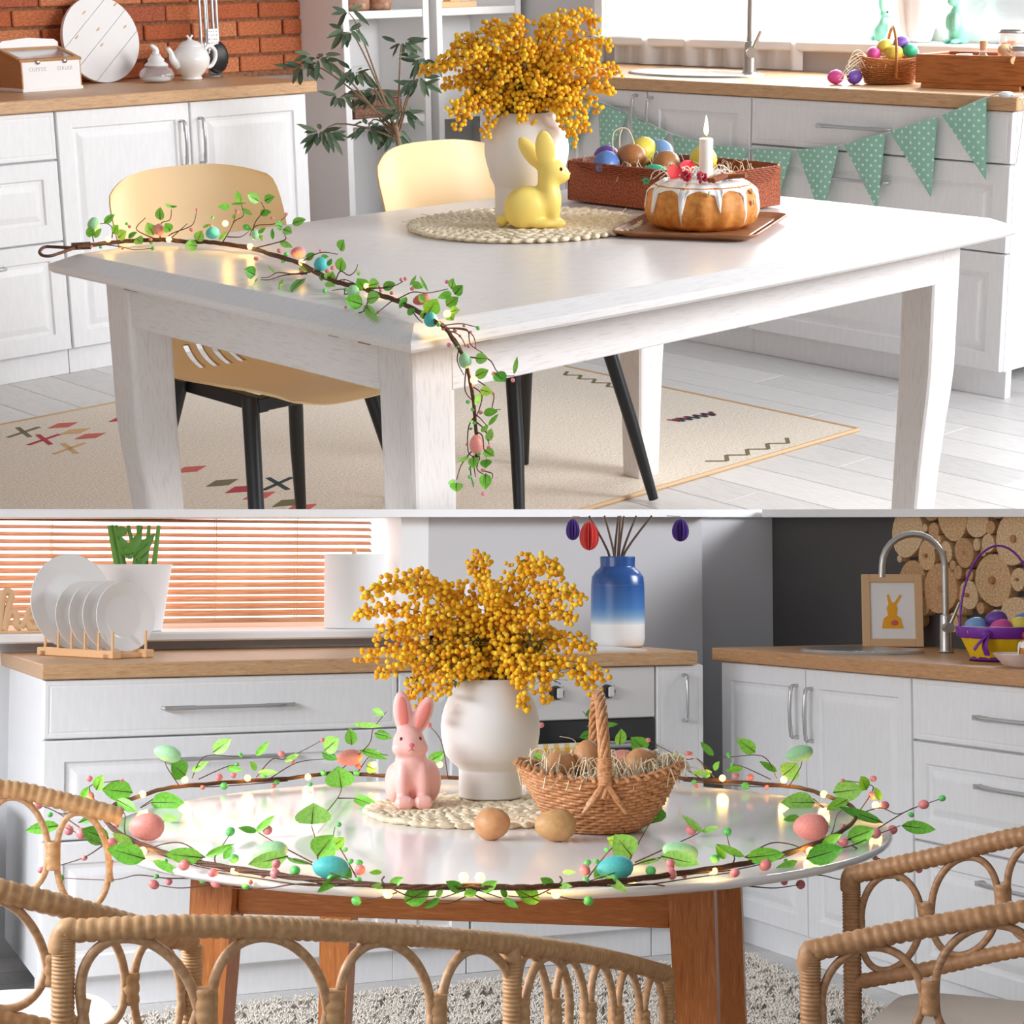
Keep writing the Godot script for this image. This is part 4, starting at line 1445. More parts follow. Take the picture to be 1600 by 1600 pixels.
func upper_table() -> void:
	var o := thing("dining_table", "white painted wooden dining table with sloping edges and swept legs", "table", Vector3(2.605, 0, -2.725))
	var st := mk()
	var loops := []
	for q in [[0.035, 0.71], [0.006, 0.713], [0.0, 0.719], [0.0, 0.729], [0.003, 0.732], [0.04, 0.7485], [0.044, 0.75]]:
		var ring := []
		for p in table_outline(0.848 - q[0], 0.568 - q[0], 0.03):
			ring.append(Vector3(p.x, q[1], p.y))
		loops.append(ring)
	for j in loops.size() - 1:
		for i in loops[j].size():
			var k: int = (i + 1) % int(loops[j].size())
			face(st, [loops[j][i], loops[j][k], loops[j + 1][k], loops[j + 1][i]], Vector3(0, 0.725, 0))
	for e in [0, loops.size() - 1]:
		face(st, loops[e], Vector3(0, 0.73, 0))
	part("tabletop", st, M.table, o)
	for s in [-1, 1]:
		st = mk()
		box(st, Vector3(0, 0.6625, s * 0.468), Vector3(1.38, 0.096, 0.022), 0.002)
		part("apron", st, M.table, o)
		st = mk()
		box(st, Vector3(s * 0.762, 0.6625, 0), Vector3(0.022, 0.096, 0.78), 0.002)
		part("apron", st, M.table_z, o)
	for sx in [-1, 1]:
		for sz in [-1, 1]:
			st = mk()
			var rings := []
			for q in [[0.71, 0.0, 1.0], [0.62, 0.0, 1.0], [0.42, 0.0, 0.98], [0.36, 0.002, 0.95], [0.3, 0.005, 0.9], [0.2, 0.009, 0.84], [0.1, 0.012, 0.8], [0.0 if sz > 0 else 0.0078, 0.014, 0.76]]:
				var c := Vector3(sx * (0.728 - q[1]), q[0], sz * (0.434 - q[1]))
				var ring := []
				for p in rounded(0.1 * q[2], 0.088 * q[2], 0.012, 3):
					ring.append(c + Vector3(p.x, 0, p.y))
				rings.append(ring)
			for j in rings.size() - 1:
				var mid: Vector3 = (rings[j][0] + rings[j][12]) * 0.5
				for i in rings[j].size():
					var k: int = (i + 1) % int(rings[j].size())
					var na: Vector3 = (rings[j][i] - mid)
					face(st, [rings[j][i], rings[j][k], rings[j + 1][k], rings[j + 1][i]], mid - Vector3(0, 0.02, 0))
			face(st, rings[-1], Vector3(0, 0.5, 0))
			part("leg", st, M.table_y, o)
	for q in [[-0.778, 0.28, true], [-0.778, -0.36, true], [-0.62, 0.482, false], [0.735, 0.482, false]]:
		st = mk()
		if q[2]:
			box(st, Vector3(q[0], 0.7, q[1]), Vector3(0.012, 0.018, 0.024), 0.001)
		else:
			box(st, Vector3(q[0], 0.698, q[1]), Vector3(0.03, 0.022, 0.006), 0.001)
			ball(st, Vector3(q[0] + 0.004, 0.7, q[1] + 0.003), Vector3(0.006, 0.006, 0.004), 10, 5)
		part("bracket", st, M.steel, o)
	for q in [[-0.776, 0.36], [-0.776, -0.385]]:
		st = mk()
		box(st, Vector3(q[0] + 0.01, 0.7, q[1]), Vector3(0.03, 0.02, 0.03), 0.001)
		part("corner_block", st, M.raw, o)

func yellow_chair() -> Node3D:
	var o := thing("shell_chair", "pale yellow plastic shell chair with black legs nearest the garland", "chair", Vector3(2.22, 0.0075, -3.2), 0.0, "yellow shell chairs at the white table")
	var prof := spline([Vector3(0, 0.432, 0.305), Vector3(0, 0.453, 0.27), Vector3(0, 0.448, 0.12), Vector3(0, 0.44, -0.04), Vector3(0, 0.447, -0.14), Vector3(0, 0.485, -0.2), Vector3(0, 0.565, -0.24), Vector3(0, 0.72, -0.29), Vector3(0, 0.862, -0.33)], 41)
	var W := [0.36, 0.41, 0.43, 0.43, 0.415, 0.4, 0.4, 0.44, 0.46]
	var outer := []
	var inner := []
	var hole := {}
	for j in 41:
		var t := j / 40.0 * 8.0
		var w: float = lerpf(W[int(minf(t, 7.0))], W[int(minf(t, 7.0)) + 1], t - int(minf(t, 7.0))) * 0.5
		var back := clampf((j - 22) / 12.0, 0.0, 1.0)
		if j > 33:   # round shoulders
			w *= sqrt(maxf(1.0 - pow((j - 33) / 7.6, 3.0), 0.05)) * 0.25 + 0.75
		if j < 5:
			w *= 0.8 + 0.2 * sqrt(j / 5.0)
		var tang: Vector3 = (prof[mini(j + 1, 40)] - prof[maxi(j - 1, 0)]).normalized()
		var nn := Vector3(0, -tang.z, tang.y) * -1.0
		var a := PackedVector3Array()
		var b := PackedVector3Array()
		for i in 49:
			var s := (i - 24) / 24.0
			var edge := pow(absf(s), 3.0)
			var p: Vector3 = prof[j] + Vector3(s * w, 0, 0)
			p.y += edge * 0.018 * (1.0 - back)
			p.z += edge * 0.055 * back
			if j > 36:
				p.y -= edge * 0.03 * (j - 36) / 4.0
			a.append(p + nn * 0.003)
			b.append(p - nn * 0.003)
			if j >= 19 and j < 25 and absf(s) < 0.62 and i % 4 < 2 and (i / 4) % 1 == 0:
				hole[Vector2i(i, j)] = true
		outer.append(a)
		inner.append(b)
	var st := mk()
	grid(st, outer, false, false, hole)
	grid(st, inner, false, true, hole)
	for i in 48:   # rims
		for j in [0, 40]:
			face(st, [outer[j][i], outer[j][i + 1], inner[j][i + 1], inner[j][i]], Vector3(0, 0.6, -0.1))
	for j in 40:
		for i in [0, 48]:
			face(st, [outer[j][i], outer[j + 1][i], inner[j + 1][i], inner[j][i]], Vector3(0, 0.55, -0.1))
	part("seat_shell", st, M.yellow_shell, o)
	st = mk()
	for s in [-1, 1]:
		box(st, Vector3(s * 0.13, 0.415, 0.0), Vector3(0.025, 0.03, 0.3), 0.002)
		box(st, Vector3(0, 0.415, s * 0.13), Vector3(0.28, 0.03, 0.025), 0.002)
	part("under_frame", st, M.black, o)
	for sx in [-1, 1]:
		for sz in [-1, 1]:
			st = mk()
			tube(st, [Vector3(sx * 0.15, 0.43, sz * 0.13), Vector3(sx * 0.19, 0.2, sz * 0.19), Vector3(sx * 0.225, 0.0, sz * 0.235)], [0.018, 0.0165, 0.012], 14)
			part("leg", st, M.black, o)
	return o

func upper_rug() -> void:
	var st := mk()
	box(st, Vector3(2.93, 0.0035, -3.94), Vector3(2.32, 0.007, 1.82), 0.002)
	var o := single("rug", "flat woven cream rug with red and olive geometric motifs under the white table", "rug", st, M.rug)
	st = mk()
	for z in [-3.03, -4.85]:
		tube(st, [Vector3(1.78, 0.005, z), Vector3(4.09, 0.005, z)], 0.006, 6)
	tube(st, [Vector3(4.09, 0.005, -3.03), Vector3(4.09, 0.005, -4.85)], 0.006, 6)
	part("edge_binding", st, M.rug_edge, o)
	for q in [[2.518, -4.71, "coral"], [2.51, -4.54, "coral"], [2.507, -4.62, "tan"], [2.684, -4.65, "red"], [2.517, -4.03, "coral"], [2.503, -3.86, "olive"], [2.504, -3.775, "red"], [2.503, -3.694, "coral"], [2.518, -3.59, "olive"], [2.511, -3.53, "coral"], [2.68, -3.3, "red"], [2.72, -3.2, "navy"]]:
		st = mk()
		prism(st, PackedVector2Array([Vector2(-0.05, 0.0), Vector2(0.0, -0.03), Vector2(0.05, 0.0), Vector2(0.0, 0.03)]), -0.0005, 0.0005, Transform3D(Basis(Vector3.RIGHT, PI * 0.5), Vector3(q[0], 0.0075, q[1])))
		part("motif", st, M[q[2]], o)
	for q in [[2.397, -4.72, "olive"], [2.397, -4.6, "red"], [2.399, -4.46, "tan"], [2.6, -3.75, "navy"]]:
		st = mk()
		for a in [0.35, 1.35]:
			box(st, Vector3.ZERO, Vector3(0.13, 0.001, 0.014), 0.0, Transform3D(Basis(Vector3.UP, a), Vector3(q[0], 0.0075, q[1])))
		part("motif", st, M[q[2]], o)
	for q in [[Vector3(3.53, 0.0075, -3.09), Vector3(3.87, 0.0075, -3.09), 4, "olive"], [Vector3(3.79, 0.0075, -3.47), Vector3(3.95, 0.0075, -3.446), 5, "red"], [Vector3(3.8, 0.0078, -3.462), Vector3(3.94, 0.0078, -3.44), 5, "navy"], [Vector3(4.02, 0.0075, -4.16), Vector3(3.98, 0.0075, -3.8), 5, "olive"]]:
		st = mk()
		var n: int = q[2] * 2
		var side: Vector3 = (q[1] - q[0]).normalized().cross(Vector3.UP) * 0.02
		for k in n:
			var a: Vector3 = q[0].lerp(q[1], float(k) / n) + side * (1 if k % 2 else -1)
			var b: Vector3 = q[0].lerp(q[1], float(k + 1) / n) + side * (-1 if k % 2 else 1)
			var d := (b - a).normalized().cross(Vector3.UP) * 0.006
			quad(st, a - d, b - d, b + d, a + d, Vector3.UP)
		part("motif", st, M[q[3]], o)

func upper_tabletop() -> void:
	var y := 0.75
	braided_mat("placemat", "round braided straw placemat on the white dining table", Vector3(2.655, y, -2.86), 0.25)
	goblet_vase("vase", "pale grey goblet vase on the straw mat behind the yellow bunny", Vector3(2.695, y + 0.0115, -2.895), 0.07, 0.093, 0.074, 0.228, M.vase_upper)
	var sprays := []
	var k := 0.00139
	for q in [[650, 120], [675, 108], [700, 82], [690, 100], [747, 66], [765, 72], [792, 58], [812, 96], [832, 108], [852, 62], [882, 56], [916, 49], [934, 82], [920, 104], [948, 126], [942, 152], [918, 176], [898, 204], [880, 222], [868, 200], [838, 172], [815, 222], [800, 190], [747, 212], [704, 196], [695, 172], [682, 142], [704, 140], [740, 122], [770, 130], [860, 128], [890, 150], [720, 160], [780, 100], [830, 145], [810, 150], [760, 165], [900, 110], [725, 95], [860, 100]]:
		sprays.append(Vector3((q[0] - 808) * k, (182 - q[1]) * k, rng.randf_range(-0.05, 0.1) if q[1] < 190 else rng.randf_range(0.06, 0.1)))
	mimosa("mimosa_bouquet", "yellow mimosa sprays in the grey vase on the rectangular white table", Vector3(2.695, y + 0.24, -2.895), deg_to_rad(-42.6), sprays, 0.005)
	yellow_bunny(Vector3(2.61, y + 0.0115, -2.79))
	# wicker tray of eggs
	var o := thing("wicker_basket", "rectangular reddish brown wicker basket of coloured eggs behind the cake", "basket", Vector3(3.13, y, -2.87))
	var st := mk()
	var rings := []
	for j in 22:
		var t := j / 21.0
		rings.append(func(a):
			var c := cos(a)
			var s := sin(a)
			var m := maxf(absf(c), absf(s))
			var q := Vector2(c, s) / pow(pow(absf(c), 8.0) + pow(absf(s), 8.0), 0.125)
			return [Vector3(q.x * (0.115 + 0.018 * t), 0.004 + 0.092 * t, q.y * (0.2 + 0.03 * t)), Vector3(c, 0, s)])
	strand_wall(st, rings, 52, 0.0024, 0.0026)
	part("woven_side", st, M.wicker_red, o)
	st = mk()
	box(st, Vector3(0, 0.006, 0), Vector3(0.23, 0.008, 0.39), 0.003)
	for q in [[1, 0.13, 0.23], [-1, 0.13, 0.23]]:
		box(st, Vector3(q[0] * 0.127, 0.05, 0), Vector3(0.004, 0.09, 0.42), 0.001)
		box(st, Vector3(0, 0.05, q[0] * 0.217), Vector3(0.25, 0.09, 0.004), 0.001)
	part("lining", st, M.wicker_red, o)
	part("straw", shreds(150, Vector3(0, 0.06, 0), Vector3(0.11, 0, 0.19), 0.05), M.shred, o)
	st = mk()
	tube(st, spline([Vector3(-0.06, 0.1, -0.13), Vector3(-0.05, 0.16, -0.14), Vector3(-0.02, 0.165, -0.12), Vector3(-0.01, 0.1, -0.1)], 16), 0.0014, 4)
	tube(st, spline([Vector3(-0.05, 0.1, -0.12), Vector3(-0.04, 0.15, -0.13), Vector3(-0.03, 0.17, -0.13)], 12), 0.0014, 4)
	part("straw_curl", st, M.shred, o)
	var g := "coloured eggs in the reddish wicker basket"
	for e in [["purple", 3.14, 0.83, -3.09, 60, "speckled purple egg at the far left of the reddish basket"], ["blue", 3.03, 0.832, -2.985, 40, "speckled blue egg at the front left of the reddish basket"], ["brown", 3.09, 0.845, -2.965, -90, "large plain brown egg in the middle of the reddish basket"], ["yellow", 3.19, 0.85, -3.02, 20, "yellow egg behind the brown ones in the reddish basket"], ["sky", 3.23, 0.842, -3.0, 70, "sky blue egg at the back of the reddish basket"], ["brown", 3.12, 0.832, -2.88, 30, "brown egg beside the candle side of the reddish basket"], ["yellow", 3.17, 0.843, -2.81, 50, "yellow egg right behind the candle in the reddish basket"], ["green", 3.03, 0.812, -2.83, 80, "green egg low at the rim of the reddish basket"]]:
		egg_thing(e[5], Vector3(e[1], e[2] + 0.01, e[3]), 0.032, 0.039, M.dye[e[0]], lying(e[4]), g)
	cake(Vector3(2.878, y, -2.553))

func cake(at: Vector3) -> void:
	var o := thing("wooden_tray", "square brown wooden tray under the iced cake", "tray", at, deg_to_rad(27.7))
	var st := mk()
	box(st, Vector3(0, 0.004, 0), Vector3(0.3, 0.006, 0.25), 0.002)
	part("board", st, M.tray, o)
	st = mk()
	var loopp := []
	for q in [[0.3, 0.25, 0.002], [0.345, 0.295, 0.016], [0.352, 0.302, 0.0165], [0.352, 0.302, 0.012], [0.305, 0.255, 0.0]]:
		var ring := PackedVector3Array()
		for p in rounded(q[0], q[1], 0.03, 6):
			ring.append(Vector3(p.x, q[2], p.y))
		loopp.append(ring)
	grid(st, loopp, true, true)
	part("rim", st, M.tray, o)
	o = thing("iced_cake", "round golden ring cake with dripping white icing and fruit on the brown tray", "cake", at + Vector3(0, 0.008, 0), 0.35)
	st = mk()
	lathe(st, [Vector2(0, 0), Vector2(0.095, 0), Vector2(0.112, 0.012), Vector2(0.118, 0.034), Vector2(0.115, 0.05), Vector2(0.112, 0.07), Vector2(0.1, 0.088), Vector2(0.08, 0.096), Vector2(0, 0.097)], 96, Transform3D.IDENTITY, 16, 0.022)
	part("sponge", st, M.cake, o)
	st = mk()
	var P := []
	for j in 10:   # icing cap with drips
		var row := PackedVector3Array()
		for i in 144:
			var a := TAU * i / 144.0
			var drip := pow(maxf(cos(a * 10.0 + 0.6 * sin(a * 3.0)), 0.0), 12.0) * (0.45 + 0.55 * absf(sin(a * 3.3 + 1.0)))
			var low := 0.083 - 0.008 * (0.5 + 0.5 * cos(a * 10.0)) - 0.068 * drip
			var t := j / 9.0
			var y := lerpf(low, 0.0985, minf(t * 1.35, 1.0))
			var r := 0.0
			if y < 0.034:
				r = lerpf(0.112, 0.118, (y - 0.012) / 0.022)
			elif y < 0.07:
				r = lerpf(0.118, 0.1125, (y - 0.034) / 0.036)
			else:
				r = lerpf(0.1125, 0.078, pow((y - 0.07) / 0.0285, 1.6))
			r *= 1.0 + 0.022 * cos(a * 16.0)
			if t > 0.74:
				r *= lerpf(1.0, 0.0, (t - 0.74) / 0.26)
				y = 0.0985 + 0.002 * sin(a * 5.0) * (1.0 - t)
			row.append(Vector3(cos(a) * (r + (0.0032 if j else 0.0004)), y, sin(a) * (r + (0.0032 if j else 0.0004))))
		P.append(row)
	grid(st, P, true, false)
	part("icing", st, M.icing, o)
	for q in [[-0.065, -0.01, 1], [-0.045, -0.045, 0], [0.05, -0.055, 0], [0.078, -0.03, 1], [0.02, -0.075, 1], [-0.08, 0.03, 1]]:
		st = mk()
		if q[2]:
			for k in 26:
				var d := Vector3(rng.randfn(), rng.randfn() * 0.9, rng.randfn()).normalized()
				ball(st, Vector3(q[0], 0.11, q[1]) + d * 0.0095, Vector3.ONE * 0.0036, 6, 4)
			part("raspberry", st, M.raspberry, o)
		else:
			leaf_shape(st, Vector3(q[0] - 0.02, 0.102, q[1]), Vector3(q[0] + 0.025, 0.118, q[1] - 0.005), 0.034, Vector3(0, 1, 0.6), -0.2, 0.35)
			part("rose_petal", st, M.petal, o)
	for q in [[-0.055, 0.055, 0.2], [-0.012, 0.075, 1.5]]:
		st = mk()
		var d := Vector3(cos(q[2]), 0.1, sin(q[2])) * 0.025
		var p := Vector3(q[0], 0.107, q[1])
		for s in [-1, 1]:
			tube(st, [p - d + Vector3(-d.z, 0, d.x).normalized() * 0.0045 * s, p + d + Vector3(-d.z, 0, d.x).normalized() * 0.0045 * s], 0.0052, 10)
		part("cinnamon_stick", st, M.cinnamon, o)
	for k in 16:
		var a := rng.randf() * TAU
		var r := rng.randf_range(0.02, 0.085)
		st = mk()
		if k < 9:
			ball(st, Vector3(cos(a) * r, 0.1015, sin(a) * r), Vector3(0.005, 0.002, 0.0032), 8, 4, Basis(Vector3.UP, a * 3.0))
			part("pumpkin_seed", st, M.seed, o)
		else:
			leaf_shape(st, Vector3(cos(a) * r, 0.101, sin(a) * r), Vector3(cos(a) * r + 0.03, 0.108, sin(a) * r - 0.01), 0.022, Vector3.UP, -0.1)
			part("dried_slice", st, M.tan, o)
	part("coconut_flakes", shreds(70, Vector3(0.03, 0.098, -0.02), Vector3(0.05, 0, 0.05), 0.02), M.icing, o)
	for q in [Vector3(-0.01, 0.078, 0.1135), Vector3(-0.014, 0.056, 0.1195), Vector3(-0.1, 0.08, 0.054)]:
		st = mk()
		ball(st, q, Vector3(0.004, 0.0062, 0.002), 8, 4)
		part("pumpkin_seed", st, M.seed, o)
	o = thing("candle", "lit white candle standing in the middle of the iced cake", "candle", at + Vector3(-0.004, 0.105, 0.012))
	st = mk()
	lathe(st, [Vector2(0, 0), Vector2(0.0145, 0), Vector2(0.0145, 0.083), Vector2(0.013, 0.0855), Vector2(0.006, 0.084), Vector2(0, 0.084)], 24)
	part("wax", st, M.wax, o)
	st = mk()
	tube(st, [Vector3(0, 0.083, 0), Vector3(-0.001, 0.09, 0), Vector3(-0.004, 0.094, 0)], 0.001, 5)
	part("wick", st, M.black, o)
	st = mk()
	lathe(st, [Vector2(0, 0.09), Vector2(0.0035, 0.094), Vector2(0.0052, 0.101), Vector2(0.004, 0.112), Vector2(0.002, 0.124), Vector2(0, 0.133)], 14)
	part("flame", st, M.flame, o)
	var l := OmniLight3D.new()
	l.name = "candle_light"
	o.add_child(l, true)
	l.position = Vector3(0, 0.104, 0)
	l.light_color = C("ffc873")
	l.light_energy = 0.03
	l.light_size = 0.006
	l.omni_range = 8.0
	l.omni_attenuation = 2.0
	l.shadow_enabled = true

# ------------------------------------------------------------------ bunnies
func bunny_eyes(o: Node, c: Vector3, half: float, m: Material) -> void:
	for s in [-1, 1]:
		var st := mk()
		ball(st, c + Vector3(-0.006, 0.004, s * half), Vector3(0.0045, 0.0045, 0.003), 10, 6)
		part("eye", st, M.dark_eye, o)

func yellow_bunny(at: Vector3) -> void:
	var o := thing("bunny_figurine", "pale yellow wax bunny sitting in profile on the upper straw mat", "figurine", at, deg_to_rad(-42.6))
	var st := mk()
	var E := []
	E.append([Vector3(-0.008, 0.043, 0), Vector3(0.05, 0.043, 0.038)])
	for s in [-1, 1]:
		E.append([Vector3(-0.022, 0.038, s * 0.022), Vector3(0.036, 0.038, 0.018)])
		E.append([Vector3(0.02, 0.009, s * 0.024), Vector3(0.026, 0.0095, 0.012)])
		E.append([Vector3(0.046, 0.03, s * 0.013), Vector3(0.012, 0.034, 0.011)])
		E.append([Vector3(0.054, 0.007, s * 0.014), Vector3(0.017, 0.008, 0.01)])
	E.append([Vector3(0.036, 0.058, 0), Vector3(0.026, 0.042, 0.028)])
	E.append([Vector3(0.034, 0.095, 0), Vector3(0.02, 0.022, 0.021)])
	E.append([Vector3(0.043, 0.115, 0), Vector3(0.029, 0.026, 0.024)])
	E.append([Vector3(0.064, 0.106, 0), Vector3(0.0165, 0.0145, 0.015)])
	E.append([Vector3(-0.062, 0.014, 0), Vector3(0.013, 0.0125, 0.014)])
	E.append([Vector3(0.029, 0.162, 0.014), Vector3(0.0205, 0.04, 0.0085), Basis(Vector3.BACK, 0.12) * Basis(Vector3.RIGHT, 0.15)])
	E.append([Vector3(-0.001, 0.152, -0.014), Vector3(0.0165, 0.04, 0.0085), Basis(Vector3.BACK, 0.62) * Basis(Vector3.RIGHT, -0.15)])
	blob(st, E, 0.011, 0.0026)
	part("body", st, M.bunny_yellow, o)
	for s in [-1, 1]:
		st = mk()
		ball(st, Vector3(0.0615, 0.121, s * 0.0185), Vector3(0.0038, 0.0042, 0.0022), 10, 6, Basis(Vector3.UP, -s * 0.55))
		part("eye", st, M.dark_eye, o)
	st = mk()
	ball(st, Vector3(0.0795, 0.1095, 0), Vector3(0.0022, 0.0028, 0.004), 8, 5)
	part("nose", st, M.bunny_yellow, o)
	st = mk()
	tube(st, spline([Vector3(0.079, 0.105, 0), Vector3(0.0775, 0.1, 0.003), Vector3(0.073, 0.0965, 0.009)], 8), 0.0006, 4)
	part("mouth", st, M.mouth, o)

func mint_bunny() -> ArrayMesh:
	var st := mk()
	var E := []
	E.append([Vector3(-0.005, 0.055, 0), Vector3(0.042, 0.056, 0.036)])
	E.append([Vector3(0.012, 0.1, 0), Vector3(0.028, 0.05, 0.028)])
	for s in [-1, 1]:
		E.append([Vector3(-0.01, 0.035, s * 0.026), Vector3(0.03, 0.034, 0.016)])
		E.append([Vector3(0.035, 0.01, s * 0.02), Vector3(0.024, 0.01, 0.012)])
		E.append([Vector3(0.036, 0.085, s * 0.02), Vector3(0.012, 0.03, 0.009)])
		E.append([Vector3(-0.002, 0.235, s * 0.014), Vector3(0.014, 0.05, 0.007), Basis(Vector3.BACK, 0.1)])
	E.append([Vector3(0.02, 0.172, 0), Vector3(0.028, 0.027, 0.024)])
	E.append([Vector3(0.043, 0.162, 0), Vector3(0.016, 0.014, 0.014)])
	E.append([Vector3(-0.05, 0.02, 0), Vector3(0.014, 0.014, 0.014)])
	blob(st, E, 0.012, 0.0036)
	return st.commit()

func pink_bunny(at: Vector3) -> void:
	var o := thing("bunny_figurine", "pink wax bunny with upright ears facing the viewer beside the white vase", "figurine", at, deg_to_rad(-12.0))
	var st := mk()
	var E := []
	E.append([Vector3(0.002, 0.04, -0.012), Vector3(0.036, 0.042, 0.042)])
	E.append([Vector3(-0.004, 0.06, 0.01), Vector3(0.028, 0.04, 0.028)])
	E.append([Vector3(0.03, 0.036, -0.016), Vector3(0.019, 0.035, 0.034)])
	E.append([Vector3(-0.028, 0.034, -0.012), Vector3(0.016, 0.032, 0.03)])
	for s in [-1, 1]:
		E.append([Vector3(-0.004 + s * 0.017, 0.036, 0.031), Vector3(0.011, 0.034, 0.011)])
		E.append([Vector3(-0.004 + s * 0.016, 0.008, 0.04), Vector3(0.015, 0.0085, 0.014)])
		for k in 3:
			E.append([Vector3(-0.004 + s * 0.016 + (k - 1) * 0.0088, 0.0085, 0.05), Vector3(0.0034, 0.0085, 0.006)])
		E.append([Vector3(-0.008 + s * 0.014, 0.094, 0.026), Vector3(0.0155, 0.013, 0.013)])
	E.append([Vector3(-0.008, 0.102, 0.012), Vector3(0.0265, 0.0255, 0.026)])
	E.append([Vector3(-0.008, 0.096, 0.034), Vector3(0.011, 0.011, 0.01)])
	E.append([Vector3(-0.0175, 0.15, 0.004), Vector3(0.0155, 0.036, 0.0085), Basis(Vector3.BACK, 0.1)])
	E.append([Vector3(0.0155, 0.144, 0.002), Vector3(0.0145, 0.034, 0.0085), Basis(Vector3.BACK, -0.42)])
	blob(st, E, 0.009, 0.0024)
	part("body", st, M.bunny_pink, o)
	for q in [[-0.0175, 0.149, 0.1, 0.0095, 0.028], [0.0155, 0.143, -0.42, 0.0088, 0.026]]:
		st = mk()
		ball(st, Vector3(q[0], q[1], 0.0095), Vector3(q[3], q[4], 0.0036), 16, 10, Basis(Vector3.BACK, q[2]))
		part("inner_ear", st, M.inner_ear, o)
	for s in [-1, 1]:
		st = mk()
		ball(st, Vector3(-0.008 + s * 0.0158, 0.1095, 0.0325), Vector3(0.0025, 0.0034, 0.0022), 10, 6, Basis(Vector3.UP, s * 0.5))
		part("eye", st, M.dark_eye, o)
	st = mk()
	ball(st, Vector3(-0.008, 0.1, 0.0432), Vector3(0.0046, 0.004, 0.0026), 10, 6)
	part("nose", st, M.rose, o)
	st = mk()
	tube(st, spline([Vector3(-0.0155, 0.0905, 0.0405), Vector3(-0.0115, 0.0918, 0.0435), Vector3(-0.008, 0.0945, 0.0445), Vector3(-0.0045, 0.0918, 0.0435), Vector3(-0.0005, 0.0905, 0.0405)], 14), 0.0005, 4)
	tube(st, [Vector3(-0.008, 0.0965, 0.0445), Vector3(-0.008, 0.0935, 0.0445)], 0.0005, 4)
	part("mouth", st, M.mouth, o)

